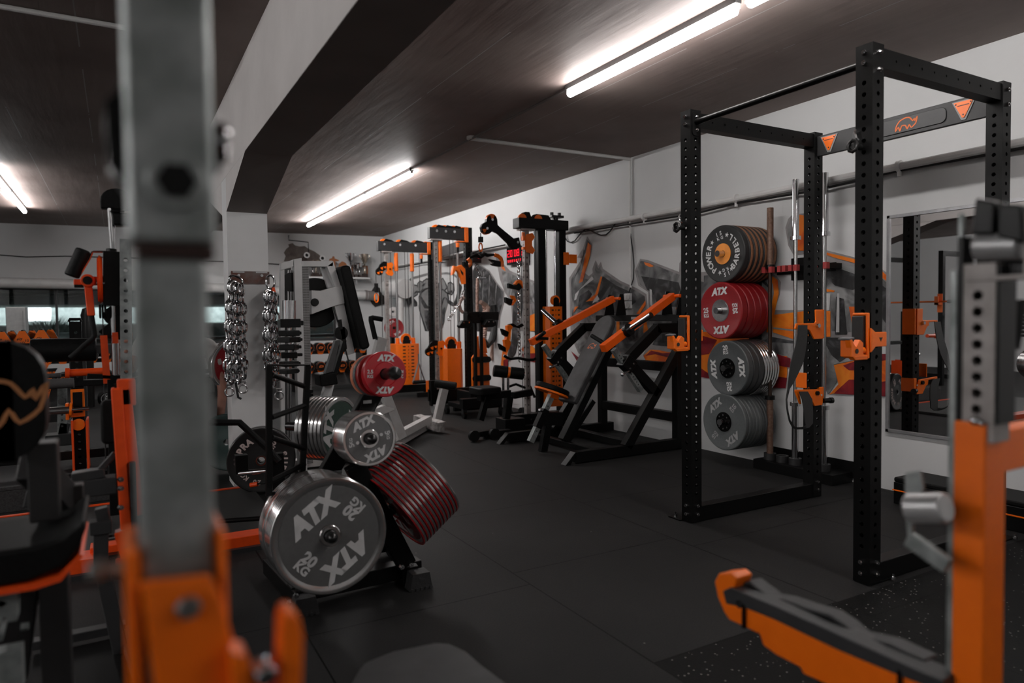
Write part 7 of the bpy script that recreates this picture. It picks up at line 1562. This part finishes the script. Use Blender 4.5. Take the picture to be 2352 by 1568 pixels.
# ------------------------------------------------------------------ near left bench with the rhino back pad
YP = 1.75
def Pp(px, py, Yy=YP): return at(px, py, Y=Yy)
t = thing('preacher_bench', 'black bench at the far left, its rounded back pad bearing an orange rhino', 'bench', (Pp(40, 1200).x, YP, 0))
c0, c1 = Pp(-85, 785), Pp(112, 1045); w, h = c1.x-c0.x, c0.z-c1.z; cc = V(((c0.x+c1.x)/2, YP, (c0.z+c1.z)/2))
pad('back_pad', VINYL, t, cc, X_, Z_, w, h, .07, .075, .022); bo = t.children[-1] if t.children else None
b = MB(); b.prism(rrect(w*1.0, h*1.0, .075), cc+Y_*.045, X_, Z_, .015); b.obj('pad_shell', mat('dark_red_brown_shell', (.05, .015, .012), .5), t)
b = MB(); rhino(b, cc+V((-.02, -.0365, .0)), X_, Z_, .088, w=.048); b.obj('rhino_emblem', mat('dull_orange_print', (.42, .17, .06), .6), t)
b = MB(); b.bx(Pp(18, 0).x, Pp(92, 0).x, YP+.02, YP+.09, Pp(0, 1218).z, Pp(0, 1030).z); b.bar(Pp(70, 1065, YP+.1), Pp(150, 1150, YP+.3), .05, .07); b.box(Pp(150, 1145, YP+.3), (.08, .05, .07)); b.bar(Pp(60, 1300, YP+.1), Pp(25, 1568, YP+.1), .06, .06, X_); b.bx(Pp(30, 0).x, Pp(105, 0).x, YP+.05, YP+.12, .02, Pp(0, 1330).z); b.bx(Pp(-90, 0).x, Pp(120, 0).x, YP, YP+.3, 0, .05); b.obj('frame', mat('black_seat_frame', (.015, .014, .014), .45), t, bev=.004)
sp_ = [(-.42, .02), (.02, .02), (.06, .03), (.098, .06), (.10, .04), (.085, .0), (.06, -.03), (.0, -.05), (-.42, -.05)]
so_ = Pp(75, 1245); b = MB(); b.prism(sp_, so_+V((0, .02, 0)), X_, Z_, .26); b.obj('seat_pad', VINYL, t, bev=.014, bseg=3)
b = MB(); b.prism([(-.42, -.052), (.01, -.052), (.05, -.045), (.088, -.008), (.095, -.012), (.055, -.056), (.012, -.064), (-.42, -.064)], so_+V((0, .02, 0)), X_, Z_, .27); b.obj('seat_edge', ORGD, t)
b = MB(); b.perf(Pp(8, 1420, YP-.02), Pp(8, 1305, YP-.02), .05, .05, Y_, pitch=.026, r=.007, faces=(0, 0, 1, 1), start=.02, end=.02); b.obj('seat_post', GALV, t)
b = MB(); b.cyl(Pp(0, 1445, YP-.08), Pp(12, 1445, YP-.08), .022, n=18); b.cyl(Pp(48, 1440, YP-.0), Pp(66, 1437, YP-.0), .008, n=12); b.box(Pp(0, 1540, YP-.1), (.075, .05, .08)); b.obj('pin', GALV, t)
# tall backdrop frame around there: lower dark deck
t = thing('treadmill_deck', 'dark grey framed machine deck low at the left behind the orange carriage', 'gym machine', (at(170, 1400, Y=2.3).x, 2.3, 0))
b = MB(); a_, c_ = at(70, 1345, Y=2.9), at(285, 1330, Y=2.9); b.bar(V((a_.x, 2.9, .10)), V((c_.x, 2.9, .10)), .05, .03); b.bar(V((c_.x, 2.9, .08)), V((c_.x+.1, 1.9, .08)), .05, .04); b.bar(V((a_.x, 1.95, .08)), V((c_.x+.08, 1.95, .08)), .05, .04); b.obj('frame', DGREY, t, bev=.003)
b = MB(); b.bx(a_.x, c_.x, 1.98, 2.88, .03, .07); b.obj('deck', RUB, t)

# ------------------------------------------------------------------ blurred foreground post with orange hook block
YF_ = .60
def Fp(px, py, Yy=YF_): return at(px, py, Y=Yy)
xl, xr = Fp(292, 500).x, Fp(497, 500).x
t = thing('foreground_post', 'large out of focus galvanised steel post in front of everything at the left', 'post', ((xl+xr)/2, YF_, .3))
zc = Fp(400, 560).z; zb = Fp(400, 592).z
b = MB(); b.bx(xl, xr, YF_, YF_+(xr-xl), zc, 2.1); b.obj('outer_sleeve', GALV, t, bev=.006, bseg=3)
b = MB(); b.bx(xl+.006, xr-.002, YF_+.003, YF_+.06, zb, zc); b.obj('dark_band', mat('dark_brown_band', (.028, .008, .004), .7), t)  # dark brown band just below the outer sleeve's lower edge
b = MB(); xl2, xr2 = Fp(310, 900).x, Fp(488, 900).x; b.bx(xl2, xr2, YF_+.004, YF_+.06, .0, zb); b.obj('inner_tube', GALV, t, bev=.006, bseg=3)
c = Fp(403, 420); b = MB(); b.cyl(c+V((0, -.008, 0)), c+V((0, .002, 0)), .021, n=32); b.obj('washer', GALV, t, bev=.002)
b = MB(); b.cyl(c+V((0, -.012, 0)), c, .0145, n=6); b.obj('bolt_head', BLK2, t)
b = MB(); b.prism([(Fp(x, y).x, Fp(x, y).z) for x, y in ((238, 225), (250, 210), (262, 205), (268, 185), (295, 180), (295, 425), (282, 420), (268, 395), (248, 370), (240, 300))], (0, YF_+.03, 0), X_, Z_, .04); b.obj('lever_knob', BLK2, t, bev=.006)
b = MB(); cc = Fp(505, 325, YF_+.03); b.cyl(cc+V((-.012, 0, 0)), cc+V((.004, 0, 0)), .014, n=16); b.ball(Fp(508, 310, YF_+.03), .008, 12, sz=1.4); b.ball(Fp(510, 350, YF_+.03), .0065, 12, sz=1.4); b.obj('end_bolt', CHR, t)
b = MB(); b.prism([(Fp(x, y).x, Fp(x, y).z) for x, y in ((496, 280), (508, 290), (512, 380), (500, 390))], (0, YF_+.03, 0), X_, Z_, .03); b.obj('side_cap', BLK2, t)
t = thing('hook_carriage', 'blurred orange sleeve and hook at the foot of the foreground post', 'barbell hook', (xl, YF_, .6))
b = MB(); Yh = YF_-.012
b.prism([(Fp(x, y, Yh).x, Fp(x, y, Yh).z) for x, y in ((322, 1335), (482, 1318), (505, 1365), (535, 1470), (548, 1568), (575, 1700), (380, 1760), (352, 1568), (335, 1420))], (0, Yh, 0), X_, Z_, .006)
b.bx(Fp(285, 1310).x, xl2-.001, YF_-.008, YF_+.07, Fp(0, 1800).z, Fp(0, 1308).z); b.bx(xr2+.001, Fp(518, 1300).x, YF_-.008, YF_+.07, Fp(0, 1800).z, Fp(0, 1288).z); b.bx(xl2, xr2, YF_+.061, YF_+.07, Fp(0, 1800).z, Fp(0, 1300).z)
b.prism([(Fp(x, y, Yh).x, Fp(x, y, Yh).z) for x, y in ((520, 1470), (560, 1480), (575, 1540), (632, 1568), (636, 1420), (642, 1392), (660, 1385), (676, 1400), (684, 1440), (680, 1600), (640, 1700), (540, 1700))], (0, Yh-.006, 0), X_, Z_, .03)
b.obj('orange_block', ORG, t, bev=.004)
b = MB(); c = Fp(432, 1392, Yh-.004); b.cyl(c+V((0, -.006, 0)), c, .0095, n=6); b.obj('hex_nut', STEEL, t, bev=.001)
b = MB(); c = Fp(602, 1530, Yh-.012); b.cyl(c+V((0, -.02, 0)), c, .0085, n=20); b.obj('pin_end', CHR, t, bev=.002)
b = MB(); b.cyl(Fp(300, 1298, YF_+.03), Fp(235, 1308, YF_+.03), .006, n=16); b.cyl(Fp(235, 1308, YF_+.03), Fp(200, 1312, YF_+.03), .0085, r2=.007, n=16); b.obj('pull_pin', GALV, t, bev=.002)

# ------------------------------------------------------------------ right foreground stand with safety arm
XS = 1.2
def Sp(px, py, XX=XS): return at(px, py, X=XX)
yn, yf = Sp(2285, 800).y, Sp(2205, 800).y
wd = yf-yn
t = thing('utility_stand', 'silver perforated stand with an orange sleeve at the right edge', 'rack stand', (XS, yn, 0))
ztop = Sp(2250, 605).z; zo = Sp(2230, 968).z
b = MB(); b.perf((XS+.024, (yn+yf)/2, zo-.03), (XS+.024, (yn+yf)/2, ztop), .048, wd, Y_, pitch=.0262, r=.0082, faces=(1, 1, 1, 1), seg=5, start=.03, end=.02); b.obj('silver_upright', GALVP, t)
yo0, yo1 = Sp(2265, 1200).y, Sp(2192, 1200).y
b = MB(); b.bx(XS-.006, XS+.060, yo0, yo1, 0, zo); b.bx(XS+.06, XS+.30, yo0+.005, yo1-.005, at(2335, 1082, Y=yo0).z, at(2335, 985, Y=yo0).z); b.obj('orange_sleeve', ORG, t, bev=.004, bseg=3)
b = MB(); ye = yf+.012; b.bx(XS-.004, XS+.01, yf+.004, yf+.016, 0, Sp(2190, 620).z); b.bx(XS+.0, XS+.01, yf-.002, yf+.006, Sp(2200, 640).z, Sp(2200, 490).z); b.obj('side_plate', GALV, t, bev=.003)
b = MB(); b.bx(XS-.002, XS+.03, yf-.004, yf+.004, .2, zo+.3); b.bx(XS+.049, XS+.056, yn-.0, yf, zo, ztop-.01); b.bx(XS+.001, XS+.052, yn-.006, yn-.001, zo, ztop-.005); b.obj('black_insert', BLK2, t)
b = MB(); c0, c1 = Sp(2228, 565, XS-.01), Sp(2335, 562, XS-.01); b.cyl(c0+X_*.02, c1+X_*.02, .0235, n=28); b.obj('roller', mat('silver_roller', (.42, .42, .42), .35, .5), t, bev=.006)
b = MB(); z0_, z1_ = Sp(2250, 640).z, Sp(2250, 490).z; b.bx(XS+.03, XS+.045, c1.y-.01, c0.y+.01, z0_, z1_); b.obj('bracket_back', DGREY, t); 
b = MB(); b.bx(XS-.004, XS+.012, Sp(2345, 0).y if False else c1.y-.012, c1.y-.006, z0_, Sp(2340, 490).z); b.bx(XS-.004, XS+.02, c1.y-.01, c0.y+.01, z0_-.004, z0_+.004); b.obj('bracket_lip', GALVP, t, bev=.002)
b = MB()
b.prism([(Sp(x, y).y, Sp(x, y).z) for x, y in ((2250, 455), (2296, 463), (2292, 540), (2240, 540))], (XS+.0, 0, 0), Y_, Z_, .03); b.prism([(Sp(x, y).y, Sp(x, y).z) for x, y in ((2302, 467), (2356, 470), (2360, 560), (2300, 545))], (XS+.0, 0, 0), Y_, Z_, .03)
b.obj('rubber_blocks', BLK2, t, bev=.005)
b = MB(); b.ball(Sp(2240, 966, XS-.008), .008, 12); b.ball(Sp(2254, 972, XS-.008), .005, 12); b.obj('detent_pins', CHR, t)
b = MB(); b.tube([at(2345, 690, Y=.6), at(2338, 760, Y=.6), at(2330, 800, Y=.6)], .008, 8); b.cyl(at(2322, 775, Y=.62), at(2335, 775, Y=.62), .009, n=14); b.obj('side_knob', BLK2, t)
# silver roller bracket low
XR = 1.12
b = MB(); r0_, r1_ = at(2088, 1166, X=XR), at(2175, 1166, X=XR); b.cyl(r0_, r1_, .024, n=28); o = b.obj('lower_roller', mat('pale_silver_roller', (.52, .52, .52), .3, .5), t, bev=.005)
b = MB(); q = [(2063, 1088), (2100, 1083), (2108, 1130), (2085, 1145), (2082, 1230), (2106, 1250), (2072, 1256), (2064, 1180)]; b.prism([(at(x, y, X=XR).y, at(x, y, X=XR).z) for x, y in q], (XR+.02, 0, 0), Y_, Z_, .008)
b.bar(at(2085, 1235, X=XR+.02), at(2180, 1300, X=XR+.02), .012, .028); b.obj('roller_bracket', GALV, t, bev=.003)
# safety arm reaching forward
XA = XS-.01
t = thing('spotter_bar', 'orange safety arm with a black padded top reaching into the picture at the lower right', 'safety arm', (XA, .9, .4))
def Ap(px, py): p = at(px, py, X=XA); return (p.y, p.z)
b = MB(); b.prism([Ap(*p) for p in ((2190, 1565), (2100, 1535), (1980, 1480), (1860, 1430), (1735, 1373), (1700, 1358), (1706, 1340), (1712, 1322), (1698, 1309), (1668, 1312), (1658, 1330), (1665, 1365), (1680, 1400), (1692, 1418), (1730, 1435), (1762, 1450), (1770, 1475), (1800, 1497), (1855, 1525), (1862, 1540), (1930, 1570), (2010, 1610), (2190, 1660))], (XA, 0, 0), Y_, Z_, .05); ob = b.obj('orange_arm', ORG, t, bev=.005, bseg=3)
b = MB(); b.prism([Ap(*p) for p in ((1682, 1350), (1700, 1342), (1745, 1360), (1800, 1382), (1900, 1425), (2020, 1478), (2140, 1530), (2190, 1550), (2190, 1580), (2080, 1538), (1950, 1485), (1800, 1415), (1730, 1388), (1690, 1380))], (XA-.004, 0, 0), Y_, Z_, .055); b.obj('black_rail', mat('dark_grey_rail', (.035, .035, .037), .45), t, bev=.003)
b = MB()
def up3(px, py): p = at(px, py, X=XA+.0); return p
ptsU = [(1684, 1343), (1718, 1337), (1745, 1358), (1765, 1374), (1800, 1380), (1850, 1398), (1900, 1412), (1935, 1435), (1965, 1462), (2040, 1480), (2120, 1518)]
b.prism([Ap(x, y-2) for x, y in ptsU]+[Ap(x, y+7) for x, y in ptsU[::-1]], (XA+.024, 0, 0), Y_, Z_, .04); b.obj('rubber_cover', VINYLG, t, bev=.003)
b = MB(); 
for px, py in ((1731, 1405), (2090, 1560)): c = at(px, py, X=XA); b.bx(XA-.034, XA+.03, c.y-.003, c.y+.003, c.z-.028, c.z+.025)
b.obj('cable_ties', BLK2, t)
b = MB(); c = at(1700, 1386, X=XA-.03); b.cyl(c, c-X_*.004, .009, n=14); b.obj('rivet', CHR, t)
b = MB(); b.bar(at(1900, 1550, X=XA), at(1905, 1640, X=XA), .02, .03); b.bar(at(2165, 1590, X=XA), V((XS+.02, yo0+.02, .45)), .05, .06); b.obj('arm_mount', BLK2, t)
# near bench top at the bottom
t = thing('flat_bench', 'blurred dark bench pad rising into the bottom of the picture', 'bench', (.55, 1.2, 0))
b = MB(); b.prism([(at(x, y, Z=.45).x, at(x, y, Z=.45).y) for x, y in ((800, 1568), (830, 1518), (900, 1490), (1000, 1470), (1035, 1472), (1075, 1490), (1110, 1520), (1175, 1568), (1240, 1640), (700, 1640))], (0, 0, .42), X_, Y_, .06); b.obj('bench_pad', VINYLG, t, bev=.018, bseg=3)
b = MB(); b.bx(.52, .60, 1.0, 1.35, .0, .39); b.bx(.35, .75, 1.1, 1.16, 0, .05); b.obj('bench_frame', BLK, t)

# ------------------------------------------------------------------ seated person behind the grey post
def skin_fig(name, verts, edges, radii, m, parent=None, sub=2, root=0):
    me = bpy.data.meshes.new(name); off = parent.location if parent else V((0, 0, 0)); me.from_pydata([V(v)-off for v in verts], edges, []); o = bpy.data.objects.new(name, me); COL.objects.link(o)
    if parent: o.parent = parent
    s = o.modifiers.new('skin', 'SKIN')
    for i, r_ in enumerate(radii): me.skin_vertices[0].data[i].radius = (r_, r_) if not isinstance(r_, tuple) else r_
    me.skin_vertices[0].data[root].use_root = True; s.use_smooth_shade = True
    u_ = o.modifiers.new('sub', 'SUBSURF'); u_.levels = sub; u_.render_levels = sub
    me.materials.append(m); return o
YH = 6.4
def Hp(px, py, Yy=YH): return at(px, py, Y=Yy)
pc = Hp(395, 900)
t = thing('person', 'person in a grey white t-shirt seated behind the grey post, one hand raised', 'person', (pc.x, YH, 0))
px0 = pc.x
hip = V((px0, YH+.05, .52)); ch = V((px0+.0, YH, .90)); nk = V((px0, YH-.02, 1.13)); hd = V((px0, YH-.03, 1.24))
RS, LS = V((px0+.30, YH, 1.03)), V((px0-.18, YH, 1.04))
RE, RW = Hp(512, 890, YH-.05), Hp(506, 965, YH-.22)
LE, LW = Hp(296, 855, YH-.1), Hp(290, 800, YH-.25)
verts = [hip, V((px0, YH+.03, .7)), ch, nk, hd, RS, RE, RW, LS, LE, LW, V((px0+.10, YH, .50)), V((px0+.16, YH-.42, .50)), V((px0+.16, YH-.42, .09)), V((px0+.16, YH-.55, .04)), V((px0-.10, YH, .50)), V((px0-.16, YH-.42, .50)), V((px0-.16, YH-.42, .09)), V((px0-.16, YH-.55, .04)), V((px0, YH-.03, 1.36))]
edges = [(0, 1), (1, 2), (2, 3), (3, 4), (4, 19), (2, 5), (5, 6), (6, 7), (2, 8), (8, 9), (9, 10), (0, 11), (11, 12), (12, 13), (13, 14), (0, 15), (15, 16), (16, 17), (17, 18)]
rad = [(.15, .12), (.14, .11), (.15, .12), .06, .07, .06, .045, .03, .06, .045, .03, .085, .06, .045, .035, .085, .06, .045, .035, .085]
body = skin_fig('body', verts, edges, rad, SKIN, t)
skin_fig('t_shirt', [hip+V((0, 0, .05)), verts[1], ch, nk-V((0, 0, .05)), RS, RS.lerp(RE, .62), LS, LS.lerp(LE, .6)], [(0, 1), (1, 2), (2, 3), (2, 4), (4, 5), (2, 6), (6, 7)], [(.175, .14), (.165, .13), (.175, .14), .075, .078, .075, .078, .072], SHIRT, t)
skin_fig('trousers', [hip, verts[11], verts[12], verts[13], verts[15], verts[16], verts[17]], [(0, 1), (1, 2), (2, 3), (0, 4), (4, 5), (5, 6)], [(.17, .14), .10, .078, .055, .10, .078, .055], PANTS, t)
b = MB(); b.ball(V((px0, YH-.02, 1.34)), .105, 20, sx=.88, sy=1.05, sz=1.12); b.obj('hair', HAIR, t)
b = MB(); fc = V((px0, YH-.125, 1.31)); b.ball(fc, .012, 10, sz=1.6); b.ball(fc+V((.035, .015, .035)), .01, 8); b.ball(fc+V((-.035, .015, .035)), .01, 8); b.box(fc+V((0, .012, -.045)), (.045, .01, .008)); b.obj('face', SKIN, t)
def hand(w_, dirv, side, label='hand'):
    d = V(dirv).normalized(); s = V(side).normalized(); n = d.cross(s).normalized()
    vs = [w_, w_+d*.045]; es = [(0, 1)]; rr = [.022, .03]
    for k, (o_, L_) in enumerate(((-.03, .060), (-.01, .072), (.01, .068), (.03, .052))):
        i = len(vs); a = w_+d*.08+s*o_; vs += [a, a+d*L_*.45+n*.012, a+d*L_*.75+n*.035]; es += [(1, i), (i, i+1), (i+1, i+2)]; rr += [.010, .0088, .0075]
    i = len(vs); vs += [w_+d*.035-s*.038+n*.01, w_+d*.065-s*.05+n*.03]; es += [(1, i), (i, i+1)]; rr += [.012, .009]
    return skin_fig(label, vs, es, rr, SKIN, t, sub=2)
hand(LW, (.1, -.25, 1), (1, 0, 0)); hand(RW, (0, -.5, -1), (1, .2, 0))
b = MB(); b.bx(px0-.22, px0+.22, YH-.15, YH+.45, .36, .42); bb = b.obj('flat_bench', VINYL, bev=.015); tag(bb, 'flat black bench the person sits on behind the grey post', 'bench'); b = MB(); b.bx(px0-.05, px0+.05, YH-.1, YH+.4, 0, .36); b.obj('bench_leg', BLK, bb)

# ------------------------------------------------------------------ squat rack by the left wall, seen in the mirror
t = thing('squat_rack', 'black squat rack with an orange barbell and hooks, reflected in the wall mirror', 'rack', (-3.2, 7.2, 0))
for x in (-3.8, -2.6):
    for y in (6.4, 7.6): b = MB(); b.bar((x, y, 0), (x, y, 2.2), .075, .075, X_); b.obj('upright', BLK, t, bev=.003)
b = MB(); b.bar((-3.8, 6.4, 2.16), (-2.6, 6.4, 2.16), .07, .08); b.bar((-3.8, 7.6, 2.16), (-2.6, 7.6, 2.16), .07, .08); b.bar((-3.8, 6.4, .05), (-3.8, 7.6, .05), .07, .08); b.bar((-2.6, 6.4, .05), (-2.6, 7.6, .05), .07, .08); b.obj('cross_beams', BLK, t, bev=.003)
for y in (6.4, 7.6): b = MB(); b.bx(-2.56, -2.44, y-.03, y+.03, 1.32, 1.36); b.bx(-2.46, -2.44, y-.03, y+.03, 1.32, 1.46); b.bx(-2.56, -2.545, y-.04, y+.04, 1.2, 1.5); b.obj('bar_hook', ORG, t, bev=.003)
t = thing('barbell', 'orange barbell racked in the squat rack reflected in the mirror', 'barbell', (-2.5, 7.0, 1.37)); b = MB(); b.cyl((-2.5, 5.9, 1.374), (-2.5, 8.1, 1.374), .014, n=12); b.obj('shaft', ORG, t); b = MB(); b.cyl((-2.5, 5.9, 1.374), (-2.5, 6.25, 1.374), .025, n=14); b.obj('sleeve', CHR, t); b = MB(); b.cyl((-2.5, 7.75, 1.374), (-2.5, 8.1, 1.374), .025, n=14); b.obj('sleeve', CHR, t)
t = thing('plate_tree', 'black plate post with dark bumper plates by the left wall, reflected in the mirror', 'plate rack', (-2.3, 8.6, 0)); b = MB(); b.bar((-2.3, 8.7, 0), (-2.3, 8.7, 1.3), .08, .08, X_); b.bx(-2.6, -2.0, 8.6, 8.8, 0, .06)
for z in (.35, .85): b.cyl((-2.3, 8.7, z), (-1.95, 8.7, z), .024, n=12)
b.obj('post', BLK, t)
pp_ = None
for z in (.35, .85):
    for k in range(3):
        o = mk_plate('bumper_plate', .225, .06, 'bumper', MATS['black_bumper']) if pp_ is None else dup(pp_); pp_ = pp_ or o; place(o, (-2.2+k*.075, 8.7, z), z=(1, 0, 0)); o['label'] = 'black bumper plate on the %s peg by the left wall, %s' % ('lower' if z < .5 else 'upper', ['innermost', 'middle one', 'outermost'][k])
b = MB(); b.bx(-1.6, -1.3, 5.3, 5.9, .0, .0) if False else None
